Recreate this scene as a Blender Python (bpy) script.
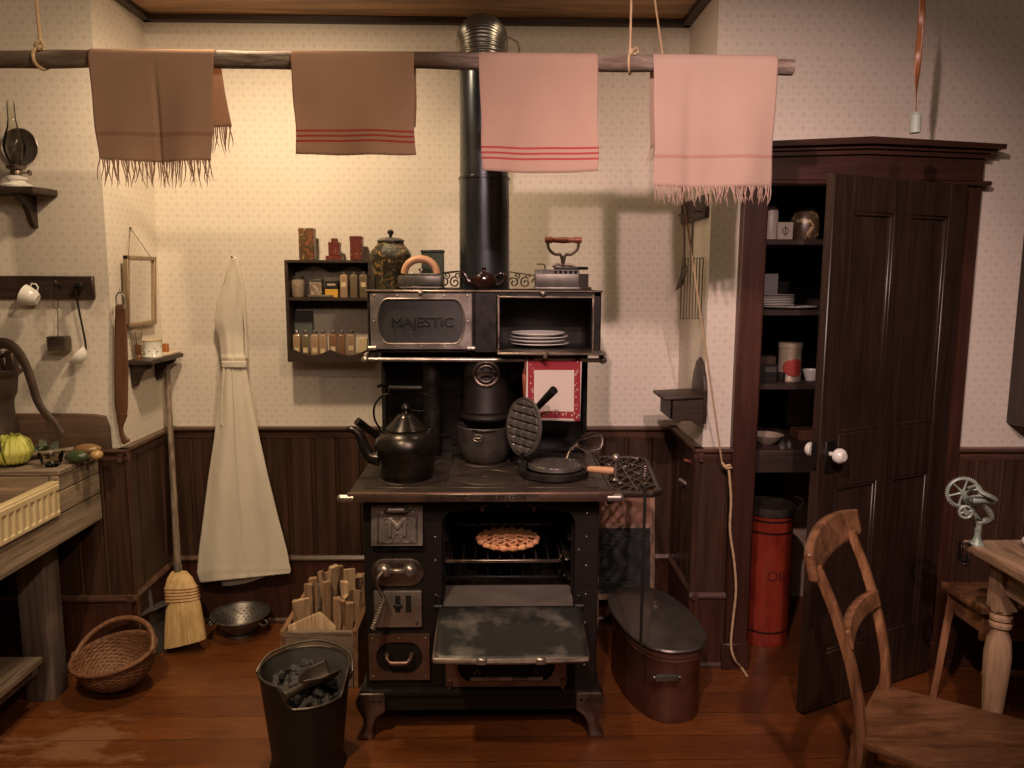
import bpy, bmesh, math, random
from mathutils import Vector, Matrix
from math import sin, cos, pi, radians as R
C = bpy.context.scene
for o in list(bpy.data.objects): bpy.data.objects.remove(o)

# ------------------------------------------------------------------ camera
F = 770.0; H = 1.55; YAW = R(1.2); PIT = R(7.9); ROLL = R(0.2)
FW = Vector((sin(YAW)*cos(PIT), cos(YAW)*cos(PIT), -sin(PIT)))
_rt = Vector((cos(YAW), -sin(YAW), 0)); _up = _rt.cross(FW)
RT = _rt*cos(ROLL)+_up*sin(ROLL); UP = -_rt*sin(ROLL)+_up*cos(ROLL)
EYE = Vector((0, 0, H))
cd = bpy.data.cameras.new('camera'); cam = bpy.data.objects.new('camera', cd); C.collection.objects.link(cam)
m3 = Matrix((RT, UP, -FW)).transposed()
cam.matrix_world = Matrix.Translation(EYE) @ m3.to_4x4()
cd.sensor_width = 36.0; cd.lens = F/1024*36; cd.clip_start = 0.02; cd.clip_end = 50
C.camera = cam

# ------------------------------------------------------------------ world, view
w = bpy.data.worlds.new('world'); C.world = w; w.use_nodes = True
w.node_tree.nodes['Background'].inputs[0].default_value = (0.05, 0.03, 0.02, 1)
w.node_tree.nodes['Background'].inputs[1].default_value = 0.2
C.view_settings.view_transform = 'Standard'; C.view_settings.look = 'None'
C.view_settings.exposure = 0.35; C.view_settings.gamma = 1.0; C.view_settings.use_curve_mapping = False

# ------------------------------------------------------------------ lamps
def aim(o, tgt):
    o.rotation_euler = (Vector(tgt)-o.location).to_track_quat('-Z', 'Y').to_euler()
def spot(name, loc, tgt, power, col, ang, blend=0.5, size=0.03):
    l = bpy.data.lights.new(name, 'SPOT'); l.energy = power; l.color = col
    l.spot_size = R(ang); l.spot_blend = blend; l.shadow_soft_size = size
    o = bpy.data.objects.new(name, l); C.collection.objects.link(o); o.location = loc; aim(o, tgt); return o
def area(name, loc, tgt, power, col, sx, sy):
    l = bpy.data.lights.new(name, 'AREA'); l.energy = power; l.color = col; l.shape = 'RECTANGLE'; l.size = sx; l.size_y = sy
    o = bpy.data.objects.new(name, l); C.collection.objects.link(o); o.location = loc; aim(o, tgt); return o
WARM = (1.0, 0.735, 0.47); PINK = (1.0, 0.69, 0.64)
spot('track_light_alcove', (-0.78, 2.46, 2.50), (-0.85, 3.34, 0.75), 58, WARM, 156, 1.0, 0.05)
spot('track_light_alcove', (0.30, 2.55, 2.52), (0.40, 3.34, 1.10), 6, WARM, 165, 1.0, 0.05)
spot('track_light_right', (-0.10, 0.50, 2.66), (0.90, 2.9, 1.25), 115, PINK, 58, 0.6, 0.03)
spot('track_light_right', (0.43, 0.0, 2.75), (0.85, 2.7, 0.95), 125, PINK, 50, 0.6, 0.03)
spot('track_light_left', (0.75, 0.4, 3.0), (-1.95, 2.9, 1.5), 118, WARM, 46, 0.8, 0.04)
spot('track_light_floor', (-0.9, 0.6, 3.0), (-0.80, 2.30, 0.0), 150, WARM, 58, 0.9, 0.05)
area('fill_light', (0.2, -0.9, 3.1), (0.0, 2.6, 0.4), 25, (1.0, 0.73, 0.58), 2.0, 1.0)  # soft fill added behind the camera, no fixture of the room

# ------------------------------------------------------------------ pixel helpers: point of the place on a plane of known depth / height
def ray(px, py): return FW + RT*((px-512)/F) + UP*((384-py)/F)
def W(px, py, y): v = ray(px, py); return EYE + v*(y/v.y)
def Z(px, py, z): v = ray(px, py); return EYE + v*((z-H)/v.z)
def XX(px, py, x): v = ray(px, py); return EYE + v*(x/v.x)

# ------------------------------------------------------------------ geometry helpers
class G:
    def __init__(s): s.bm = bmesh.new(); s.mx = None
    def _fin(s, verts, mi=0):
        if s.mx is not None: bmesh.ops.transform(s.bm, matrix=s.mx, verts=verts)
    def box(s, x0, x1, y0, y1, z0, z1, bev=0.0, rot=None, seg=1):
        t = bmesh.new()
        bmesh.ops.create_cube(t, size=1)
        for v in t.verts:
            v.co = Vector(((x0+x1)/2+v.co.x*(x1-x0), (y0+y1)/2+v.co.y*(y1-y0), (z0+z1)/2+v.co.z*(z1-z0)))
        if bev > 0: bmesh.ops.bevel(t, geom=list(t.edges), offset=bev, segments=seg, profile=0.5, affect='EDGES')
        if rot is not None:
            c = Vector(((x0+x1)/2, (y0+y1)/2, (z0+z1)/2))
            for v in t.verts: v.co = rot @ (v.co-c) + c
        s.merge(t); return s
    def merge(s, t, mat=None):
        mp = {}
        vs = []
        for v in t.verts:
            n = s.bm.verts.new(v.co if mat is None else mat @ v.co); mp[v.index if False else v] = n; vs.append(n)
        for f in t.faces:
            try: s.bm.faces.new([mp[v] for v in f.verts])
            except ValueError: pass
        t.free(); s._fin(vs)
    def tube(s, pts, r, n=8, closed=False, flat=None):
        pts = [Vector(p) for p in pts]; N = len(pts)
        rs = r if isinstance(r, (list, tuple)) else [r]*N
        rings = []; prev = None; allv = []
        for i, p in enumerate(pts):
            if closed: d = pts[(i+1) % N]-pts[i-1]
            else: d = pts[min(i+1, N-1)]-pts[max(i-1, 0)]
            if d.length < 1e-9: d = Vector((0, 0, 1))
            d.normalize()
            if prev is None:
                a = Vector((0, 0, 1)) if abs(d.z) < 0.9 else Vector((1, 0, 0))
                u = d.cross(a).normalized()
            else:
                u = prev - d*prev.dot(d)
                u = u.normalized() if u.length > 1e-6 else d.orthogonal().normalized()
            prev = u; v2 = d.cross(u)
            ring = []
            for k in range(n):
                a = 2*pi*k/n
                fu, fv = (rs[i], rs[i]) if flat is None else (rs[i]*flat[0], rs[i]*flat[1])
                ring.append(s.bm.verts.new(p+u*cos(a)*fu+v2*sin(a)*fv))
            rings.append(ring); allv += ring
        for i in range(N-1 if not closed else N):
            a, b = rings[i], rings[(i+1) % N]
            for k in range(n): s.bm.faces.new((a[k], a[(k+1) % n], b[(k+1) % n], b[k]))
        if not closed:
            s.bm.faces.new(rings[0][::-1]); s.bm.faces.new(rings[-1])
        s._fin(allv); return s
    def cyl(s, p0, p1, r0, r1=None, n=20): return s.tube([p0, p1], [r0, r0 if r1 is None else r1], n)
    def lathe(s, prof, c=(0, 0, 0), n=32, sx=1, sy=1, skip=None, mat=None):
        c = Vector(c); rings = []; allv = []
        for (r, z) in prof:
            ring = []
            if r < 1e-6:
                v = s.bm.verts.new((0, 0, z)); ring = [v]*n; allv.append(v)
            else:
                for k in range(n):
                    v = s.bm.verts.new((r*cos(2*pi*k/n)*sx, r*sin(2*pi*k/n)*sy, z)); ring.append(v); allv.append(v)
            rings.append(ring)
        for i in range(len(rings)-1):
            for k in range(n):
                if skip and skip(i, k): continue
                f = []
                for v in (rings[i][k], rings[i][(k+1) % n], rings[i+1][(k+1) % n], rings[i+1][k]):
                    if v not in f: f.append(v)
                if len(f) > 2:
                    try: s.bm.faces.new(f)
                    except ValueError: pass
        for v in allv: v.co = (mat @ v.co if mat is not None else v.co) + c
        s._fin(allv); return s
    def sph(s, c, r, n=16, mat=None):
        rr = r if isinstance(r, (list, tuple)) else (r, r, r)
        prof = [(sin(pi*i/(n//2+2)), -cos(pi*i/(n//2+2))) for i in range(n//2+3)]
        prof[0] = (0, -1); prof[-1] = (0, 1)
        M = Matrix.Diagonal((rr[0], rr[1], rr[2])).to_3x3()
        if mat is not None: M = mat @ M
        return s.lathe(prof, c, n, mat=M)
    def prism(s, poly, plane, a0, a1, bev=0.0):
        t = bmesh.new()
        def mk(p, a):
            if plane == 'xz': return (p[0], a, p[1])
            if plane == 'xy': return (p[0], p[1], a)
            return (a, p[0], p[1])
        A = [t.verts.new(mk(p, a0)) for p in poly]; B = [t.verts.new(mk(p, a1)) for p in poly]
        n = len(poly)
        t.faces.new(A); t.faces.new(B[::-1])
        for i in range(n): t.faces.new((A[i], B[i], B[(i+1) % n], A[(i+1) % n]))
        bmesh.ops.recalc_face_normals(t, faces=t.faces)
        if bev > 0: bmesh.ops.bevel(t, geom=list(t.edges), offset=bev, segments=2, profile=0.5, affect='EDGES')
        s.merge(t); return s
    def grid(s, fn, nu, nv, wrapu=False):
        vs = [[s.bm.verts.new(fn(i/nu, j/nv)) for i in range(nu if wrapu else nu+1)] for j in range(nv+1)]
        U = len(vs[0])
        for j in range(nv):
            for i in range(nu):
                s.bm.faces.new((vs[j][i], vs[j][(i+1) % U], vs[j+1][(i+1) % U], vs[j+1][i]))
        s._fin([v for r_ in vs for v in r_]); return s
ORG = {}
LOCAL = set()
SPLIT = {'uprights': 'upright', 'end_board': 'end_board', 'rivets': 'rivet', 'monogram_scrolls': 'monogram_scroll', 'draft_slots': 'draft_slot', 'handle_bail': 'handle_bail', 'damper_bosses': 'damper_boss', 'back_fittings': 'back_fitting', 'lugs': 'lug', 'opening_trim': 'opening_trim', 'cross_rail': 'cross_rail', 'inner_board': 'inner_board', 'front_boards': 'front_board', 'drainboard': 'drainboard_plank', 'fork_prongs': 'fork_prong', 'door_handle': 'door_handle', 'lock_plate': 'lock_plate'}
def build(name, g, m, parent=None, label=None, **k):
    if name in SPLIT:
        bm = g.bm; left = set(bm.verts); out = None
        while left:
            v0 = left.pop(); isl = {v0}; st = [v0]
            while st:
                v = st.pop()
                for e in v.link_edges:
                    w_ = e.other_vert(v)
                    if w_ not in isl: isl.add(w_); st.append(w_)
            left -= isl
            h = G(); mp = {v: h.bm.verts.new(v.co) for v in isl}
            for f in {f for v in isl for f in v.link_faces}: h.bm.faces.new([mp[v] for v in f.verts])
            o = build1(SPLIT[name], h, m, parent, label, **k); out = out or o
        bm.free(); return out
    return build1(name, g, m, parent, label, **k)
def build1(name, g, m, parent=None, label=None, thick=0, sub=0, disp=None, ang=38):
    me = bpy.data.meshes.new(name)
    bmesh.ops.recalc_face_normals(g.bm, faces=g.bm.faces)
    g.bm.to_mesh(me); g.bm.free()
    o = bpy.data.objects.new(name, me); C.collection.objects.link(o)
    if isinstance(m, (list, tuple)):
        for q in m: me.materials.append(q)
    else: me.materials.append(m)
    if parent is not None:
        o.parent = parent; org = ORG[parent]
        ORG[o] = org
        if org is not None: me.transform(Matrix.Translation(-org))
    for p in me.polygons: p.use_smooth = True
    try: me.set_sharp_from_angle(angle=R(ang))
    except Exception: pass
    if thick:
        md = o.modifiers.new('thick', 'SOLIDIFY'); md.thickness = thick; md.offset = 0
    if sub:
        md = o.modifiers.new('sub', 'SUBSURF'); md.levels = sub; md.render_levels = sub
    if label: o['label'] = label
    return o
def thing(name, label, cat, loc=(0, 0, 0), rotz=0, group=None, local=False, rot=None):
    o = bpy.data.objects.new(name, None); C.collection.objects.link(o); o.empty_display_size = 0.05
    o.location = loc; o.rotation_euler = rot if rot else (0, 0, rotz)
    o['label'] = label; o['category'] = cat
    if group: o['group'] = group
    ORG[o] = None if local else Vector(loc)
    return o
def single(name, g, m, label, cat, loc=None, group=None, kind=None, **k):
    if loc is None:
        xs = [v.co for v in g.bm.verts]
        loc = Vector(((min(v.x for v in xs)+max(v.x for v in xs))/2, (min(v.y for v in xs)+max(v.y for v in xs))/2, min(v.z for v in xs)))
    loc = Vector(loc)
    bmesh.ops.translate(g.bm, vec=-loc, verts=g.bm.verts)
    o = build(name, g, m, **k); o.location = loc
    o['label'] = label; o['category'] = cat
    if group: o['group'] = group
    if kind: o['kind'] = kind
    return o
def struct(name, g, m, parent=None, **k):
    o = build(name, g, m, parent, **k)
    if parent is None: o['kind'] = 'structure'
    ORG.setdefault(o, Vector((0, 0, 0)))
    return o
def dup(root, loc=None, label=None, rotz=None):
    r = root.copy(); C.collection.objects.link(r)
    if loc is not None: r.location = loc
    if rotz is not None: r.rotation_euler = (0, 0, rotz)
    if label: r['label'] = label
    for ch in list(root.children):
        c = ch.copy(); C.collection.objects.link(c); c.parent = r
        for q in list(ch.children):
            d = q.copy(); C.collection.objects.link(d); d.parent = c
    return r
def textobj(name, body, size, M, ext, m, parent, sx=1.0, bev=0.0, label=None):
    cu = bpy.data.curves.new(name, 'FONT'); cu.body = body; cu.size = size; cu.extrude = ext; cu.bevel_depth = bev
    cu.align_x = 'CENTER'; cu.align_y = 'CENTER'; cu.resolution_u = 3
    to = bpy.data.objects.new('tmp', cu); C.collection.objects.link(to)
    bpy.context.view_layer.update()
    me = bpy.data.meshes.new_from_object(to.evaluated_get(bpy.context.evaluated_depsgraph_get()))
    bpy.data.objects.remove(to)
    me.transform(Matrix.Diagonal((sx, 1, 1, 1)))
    me.transform(M)
    me.materials.clear(); me.materials.append(m)
    o = bpy.data.objects.new(name, me); C.collection.objects.link(o); me.name = name
    o.parent = parent; ORG[o] = ORG[parent]
    if ORG[parent] is not None: me.transform(Matrix.Translation(-ORG[parent]))
    if label: o['label'] = label
    return o
FACE = lambda x, y, z: Matrix.Translation((x, y, z)) @ Matrix.Rotation(pi/2, 4, 'X')   # text facing -Y

# ------------------------------------------------------------------ materials
def new(name):
    m = bpy.data.materials.new(name); m.use_nodes = True
    nt = m.node_tree; b = nt.nodes['Principled BSDF']; return m, nt, b
def coords(nt, scale=(1, 1, 1), kind='Object', rot=(0, 0, 0)):
    tc = nt.nodes.new('ShaderNodeTexCoord'); mp = nt.nodes.new('ShaderNodeMapping')
    mp.inputs['Scale'].default_value = scale; mp.inputs['Rotation'].default_value = rot
    nt.links.new(tc.outputs[kind], mp.inputs[0]); return mp.outputs[0]
def noise(nt, vec, scale=5, detail=4, rough=0.55, dist=0):
    n = nt.nodes.new('ShaderNodeTexNoise'); n.inputs['Scale'].default_value = scale
    n.inputs['Detail'].default_value = detail; n.inputs['Roughness'].default_value = rough; n.inputs['Distortion'].default_value = dist
    nt.links.new(vec, n.inputs['Vector']); return n.outputs['Fac']
def ramp(nt, fac, stops):
    r = nt.nodes.new('ShaderNodeValToRGB'); e = r.color_ramp.elements
    while len(e) < len(stops): e.new(0.5)
    for q, (p, c) in zip(e, stops): q.position = p; q.color = (*c, 1) if len(c) == 3 else c
    nt.links.new(fac, r.inputs[0]); return r.outputs[0]
def mth(nt, op, a, b=None, c=None):
    n = nt.nodes.new('ShaderNodeMath'); n.operation = op
    for i, q in enumerate((a, b, c)):
        if q is None: continue
        if isinstance(q, (int, float)): n.inputs[i].default_value = q
        else: nt.links.new(q, n.inputs[i])
    return n.outputs[0]
def mixc(nt, f, a, b):
    n = nt.nodes.new('ShaderNodeMix'); n.data_type = 'RGBA'
    for s_, q in ((0, f), (6, a), (7, b)):
        if isinstance(q, (int, float)): n.inputs[s_].default_value = q
        elif isinstance(q, tuple): n.inputs[s_].default_value = (*q, 1)
        else: nt.links.new(q, n.inputs[s_])
    return n.outputs[2]
def bump(nt, b, h, strength=0.3, dist=0.01):
    n = nt.nodes.new('ShaderNodeBump'); n.inputs['Strength'].default_value = strength; n.inputs['Distance'].default_value = dist
    nt.links.new(h, n.inputs['Height']); nt.links.new(n.outputs[0], b.inputs['Normal'])
def sep(nt, vec):
    n = nt.nodes.new('ShaderNodeSeparateXYZ'); nt.links.new(vec, n.inputs[0]); return n.outputs
def pm(name, c1, c2=None, rough=0.5, metal=0, scale=12, stretch=(1, 1, 1), bmp=0.0, bd=0.004, lo=0.3, hi=0.7, detail=5, r2=None, spec=None, coat=0, dist=0):
    m, nt, b = new(name)
    b.inputs['Roughness'].default_value = rough; b.inputs['Metallic'].default_value = metal
    if spec is not None: b.inputs['Specular IOR Level'].default_value = spec
    if coat: b.inputs['Coat Weight'].default_value = coat; b.inputs['Coat Roughness'].default_value = 0.15
    v = coords(nt, stretch); f = noise(nt, v, scale, detail, 0.6, dist)
    nt.links.new(ramp(nt, f, [(lo, c1), (hi, c2 or c1)]), b.inputs['Base Color'])
    if r2 is not None:
        mr = nt.nodes.new('ShaderNodeMapRange'); mr.inputs[1].default_value = lo; mr.inputs[2].default_value = hi
        mr.inputs[3].default_value = rough; mr.inputs[4].default_value = r2; nt.links.new(f, mr.inputs[0]); nt.links.new(mr.outputs[0], b.inputs['Roughness'])
    if bmp: bump(nt, b, f, bmp, bd)
    return m
def wood(name, c1, c2, ax='x', rough=0.55, scale=18, bmp=0.25, k=0.06, coat=0, dark=None):
    st = {'x': (k, 1, 1), 'y': (1, k, 1), 'z': (1, 1, k)}[ax]
    ka, kb = (0.86, 1.05) if max(c2) < 0.12 else (0.68, 1.18)
    c1 = tuple(q*ka for q in c1); c2 = tuple(q*kb for q in c2)
    m, nt, b = new(name)
    b.inputs['Roughness'].default_value = rough
    if coat: b.inputs['Coat Weight'].default_value = coat; b.inputs['Coat Roughness'].default_value = 0.2
    v = coords(nt, st); f = noise(nt, v, scale*2.2, 8, 0.68, 0.8)
    f2 = noise(nt, coords(nt), 2.2, 3)
    col = ramp(nt, f, [(0.38, c1), (0.64, c2)])
    col = mixc(nt, ramp(nt, f2, [(0.35, (0, 0, 0)), (0.7, (0.45, 0.45, 0.45))]), col, dark or tuple(q*0.55 for q in c1))
    nt.links.new(col, b.inputs['Base Color'])
    bump(nt, b, f, bmp, 0.003)
    return m

def wallpaper():
    m, nt, b = new('wallpaper')
    b.inputs['Roughness'].default_value = 0.75; b.inputs['Specular IOR Level'].default_value = 0.25
    s_ = sep(nt, coords(nt)); u = mth(nt, 'ADD', s_[0], s_[1]); z = s_[2]
    U = mth(nt, 'DIVIDE', u, 0.0425); V = mth(nt, 'DIVIDE', z, 0.0245)
    row = mth(nt, 'FLOOR', V); odd = mth(nt, 'MODULO', mth(nt, 'ADD', row, 200), 2.0)
    U2 = mth(nt, 'ADD', U, mth(nt, 'MULTIPLY', odd, 0.5))
    fx = mth(nt, 'MULTIPLY', mth(nt, 'SUBTRACT', mth(nt, 'FRACT', U2), 0.5), 0.0425)
    fz = mth(nt, 'MULTIPLY', mth(nt, 'SUBTRACT', mth(nt, 'FRACT', V), 0.5), 0.0245)
    d = mth(nt, 'SQRT', mth(nt, 'ADD', mth(nt, 'MULTIPLY', fx, fx), mth(nt, 'MULTIPLY', fz, fz)))
    def band(r, wd):
        q = mth(nt, 'ABSOLUTE', mth(nt, 'SUBTRACT', d, r)); return mth(nt, 'SUBTRACT', 1.0, mth(nt, 'MINIMUM', mth(nt, 'DIVIDE', q, wd), 1.0))
    ring = mth(nt, 'MULTIPLY', band(0.0056, 0.0022), mth(nt, 'ADD', 0.42, mth(nt, 'MULTIPLY', odd, 0.26)))
    # dots half-way between rings
    gx = mth(nt, 'MULTIPLY', mth(nt, 'SUBTRACT', mth(nt, 'FRACT', mth(nt, 'ADD', U2, 0.5)), 0.5), 0.0425)
    dd = mth(nt, 'SQRT', mth(nt, 'ADD', mth(nt, 'MULTIPLY', gx, gx), mth(nt, 'MULTIPLY', fz, fz)))
    dot = mth(nt, 'MULTIPLY', mth(nt, 'LESS_THAN', dd, 0.0019), 0.5)
    n1 = noise(nt, coords(nt), 260, 2)
    pat = mth(nt, 'MULTIPLY', mth(nt, 'MAXIMUM', ring, dot), mth(nt, 'MULTIPLY', n1, 1.5))
    n2 = noise(nt, coords(nt), 1.6, 3)
    base = ramp(nt, n2, [(0.35, (0.72, 0.655, 0.56)), (0.7, (0.66, 0.595, 0.50))])
    col = mixc(nt, pat, base, (0.30, 0.22, 0.155))
    nt.links.new(col, b.inputs['Base Color'])
    return m
M = {}
M['paper'] = wallpaper()
M['wains'] = wood('wainscot_wood', (0.042, 0.020, 0.012), (0.078, 0.038, 0.022), 'z', 0.42, 14, 0.12, 0.05)
M['railw'] = wood('rail_wood', (0.085, 0.042, 0.027), (0.14, 0.072, 0.047), 'x', 0.33, 14, 0.1)
M['casing'] = wood('casing_wood', (0.050, 0.018, 0.011), (0.085, 0.032, 0.020), 'z', 0.4, 12, 0.12)
M['casex'] = wood('casing_wood_across', (0.045, 0.016, 0.010), (0.075, 0.028, 0.018), 'x', 0.4, 12, 0.12)
M['doorw'] = wood('door_wood', (0.026, 0.014, 0.010), (0.048, 0.026, 0.018), 'z', 0.36, 16, 0.12)
M['darkw'] = wood('dark_wood', (0.030, 0.017, 0.012), (0.060, 0.034, 0.022), 'x', 0.5, 18, 0.15)
M['ceilw'] = wood('ceiling_wood', (0.30, 0.155, 0.07), (0.46, 0.27, 0.13), 'x', 0.5, 10, 0.1)
M['pantryw'] = wood('pantry_wood', (0.030, 0.016, 0.012), (0.055, 0.030, 0.02), 'x', 0.6, 14, 0.1)
M['plain'] = pm('plain_dark_plaster', (0.20, 0.14, 0.10), (0.24, 0.17, 0.12), 0.9)
M['grey_wood'] = wood('weathered_wood', (0.20, 0.145, 0.10), (0.36, 0.27, 0.185), 'y', 0.75, 16, 0.5)
M['grey_woodx'] = wood('weathered_wood_across', (0.17, 0.12, 0.085), (0.30, 0.22, 0.15), 'x', 0.75, 16, 0.5)
M['grey_woodz'] = wood('weathered_wood_upright', (0.16, 0.12, 0.095), (0.25, 0.19, 0.15), 'z', 0.7, 12, 0.3)
M['chairw'] = wood('chair_wood', (0.20, 0.085, 0.035), (0.34, 0.165, 0.075), 'x', 0.38, 9, 0.1, 0.25)
M['chairwz'] = wood('chair_wood_upright', (0.20, 0.082, 0.035), (0.35, 0.17, 0.08), 'z', 0.38, 12, 0.1, 0.12, dark=(0.06, 0.02, 0.01))
M['tablew'] = wood('pale_table_wood', (0.33, 0.20, 0.11), (0.48, 0.32, 0.19), 'y', 0.5, 9, 0.15, 0.15)
M['tablewz'] = wood('pale_turned_wood', (0.33, 0.20, 0.11), (0.47, 0.31, 0.18), 'z', 0.5, 9, 0.12, 0.15)
M['iron'] = pm('black_iron', (0.012, 0.010, 0.009), (0.028, 0.023, 0.020), 0.38, 0.6, 30, bmp=0.08, r2=0.55)
M['ironflat'] = pm('matt_black_iron', (0.009, 0.0065, 0.0055), (0.016, 0.011, 0.009), 0.55, 0.2, 20, bmp=0.1, spec=0.35)
M['gloss'] = pm('polished_black_panel', (0.006, 0.006, 0.006), (0.012, 0.010, 0.009), 0.16, 0.4, 8)
M['hob'] = pm('worn_hob_iron', (0.045, 0.034, 0.027), (0.085, 0.063, 0.05), 0.36, 0.7, 9, r2=0.5, bmp=0.05)
M['nickel'] = pm('dull_nickel', (0.30, 0.255, 0.222), (0.48, 0.42, 0.37), 0.29, 0.82, 14, r2=0.42, bmp=0.04)
M['nickeld'] = pm('tarnished_nickel', (0.16, 0.12, 0.10), (0.34, 0.27, 0.22), 0.32, 1.0, 14, r2=0.5, bmp=0.06)
M['coppernick'] = pm('coppery_worn_nickel', (0.15, 0.088, 0.064), (0.26, 0.165, 0.125), 0.38, 0.8, 14, bmp=0.05)
M['dooriron'] = pm('stained_oven_door', (0.030, 0.030, 0.028), (0.21, 0.19, 0.16), 0.42, 0.3, 9, bmp=0.12, lo=0.52, hi=0.78, detail=14)
M['lipiron'] = pm('grey_oven_lip', (0.09, 0.075, 0.065), (0.16, 0.135, 0.115), 0.5, 0.3, 16, (0.3, 1, 1), 0.1)
M['pipe'] = pm('blued_stovepipe', (0.055, 0.062, 0.070), (0.10, 0.11, 0.12), 0.22, 0.9, 7, (1, 1, 0.3), r2=0.34)
M['elbow'] = pm('galvanised_elbow', (0.26, 0.25, 0.23), (0.38, 0.37, 0.34), 0.3, 0.9, 10)
M['tin'] = pm('grey_tin', (0.17, 0.155, 0.135), (0.27, 0.25, 0.22), 0.36, 0.85, 14, r2=0.5, bmp=0.05)
M['irontin'] = pm('dark_grey_iron', (0.085, 0.075, 0.065), (0.15, 0.135, 0.118), 0.42, 0.6, 20, bmp=0.08)
M['copper'] = pm('old_copper', (0.13, 0.06, 0.04), (0.26, 0.125, 0.085), 0.33, 0.7, 9, r2=0.5, bmp=0.06)
M['coppersheet'] = pm('copper_sheet', (0.38, 0.19, 0.13), (0.52, 0.29, 0.20), 0.4, 0.7, 14, bmp=0.15)
M['white'] = pm('white_enamel', (0.78, 0.75, 0.70), (0.72, 0.69, 0.63), 0.2, 0)
M['cream'] = pm('cream_enamel', (0.66, 0.54, 0.32), (0.58, 0.45, 0.25), 0.3, 0, 9, bmp=0.03)
M['wire'] = pm('dark_wire', (0.10, 0.08, 0.065), (0.18, 0.15, 0.12), 0.4, 0.8, 30)
M['rope'] = pm('jute_rope', (0.48, 0.32, 0.17), (0.62, 0.45, 0.27), 0.85, 0, 220, bmp=0.5)
M['apron'] = pm('cream_linen', (0.60, 0.54, 0.44), (0.68, 0.62, 0.51), 0.85, 0, 10, (1, 1, 0.4), bmp=0.6, bd=0.012, detail=3)
M['leather'] = pm('brown_leather', (0.075, 0.034, 0.018), (0.17, 0.078, 0.04), 0.42, 0, 9, (1, 1, 0.3), bmp=0.1)
M['straw'] = pm('broom_straw', (0.42, 0.26, 0.10), (0.66, 0.46, 0.21), 0.7, 0, 40, (1, 1, 0.03), 0.9, 0.006)
M['handlew'] = wood('old_handle_wood', (0.17, 0.12, 0.085), (0.28, 0.21, 0.15), 'z', 0.55, 20, 0.15)
M['wicker'] = pm('brown_wicker', (0.10, 0.040, 0.018), (0.25, 0.115, 0.055), 0.55, 0, 60, bmp=0.3)
M['kind1'] = wood('split_pine', (0.50, 0.32, 0.18), (0.66, 0.46, 0.28), 'z', 0.75, 18, 0.4)
M['kind2'] = wood('split_wood_darker', (0.28, 0.16, 0.085), (0.42, 0.26, 0.15), 'z', 0.75, 18, 0.4)
M['coal'] = pm('coal', (0.016, 0.015, 0.014), (0.07, 0.065, 0.06), 0.42, 0, 16, bmp=0.5)
M['glass'] = None
m, nt, b = new('clear_glass'); tr_ = nt.nodes.new('ShaderNodeBsdfTransparent'); gl_ = nt.nodes.new('ShaderNodeBsdfGlossy'); mx_ = nt.nodes.new('ShaderNodeMixShader'); fr_ = nt.nodes.new('ShaderNodeFresnel')
tr_.inputs[0].default_value = (0.90, 0.89, 0.84, 1); gl_.inputs['Roughness'].default_value = 0.05; fr_.inputs[0].default_value = 1.35
nt.links.new(fr_.outputs[0], mx_.inputs[0]); nt.links.new(tr_.outputs[0], mx_.inputs[1]); nt.links.new(gl_.outputs[0], mx_.inputs[2]); nt.links.new(mx_.outputs[0], nt.nodes['Material Output'].inputs[0]); M['glass'] = m
m, nt, b = new('mirror_glass'); b.inputs['Base Color'].default_value = (0.86, 0.86, 0.84, 1); b.inputs['Metallic'].default_value = 1; b.inputs['Roughness'].default_value = 0.03; M['mirror'] = m
def flat(name, c, rough=0.6, metal=0, c2=None, scale=30, **k): M[name] = pm(name, c, c2 or tuple(q*1.15 for q in c), rough, metal, scale, **k)
flat('teal_cast', (0.20, 0.26, 0.21), 0.5, 0.3, (0.34, 0.40, 0.32))
flat('redwood', (0.30, 0.085, 0.045), 0.35)
flat('handle_ochre', (0.46, 0.25, 0.13), 0.45)
flat('brown_glaze', (0.018, 0.007, 0.005), 0.12)
flat('black', (0.012, 0.011, 0.010), 0.45)
flat('flypaper', (0.34, 0.13, 0.05), 0.35)
flat('pale_green', (0.38, 0.45, 0.38), 0.5)
flat('red_tin', (0.30, 0.045, 0.035), 0.35)
flat('cupboardwall', (0.42, 0.30, 0.22), 0.9)
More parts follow.
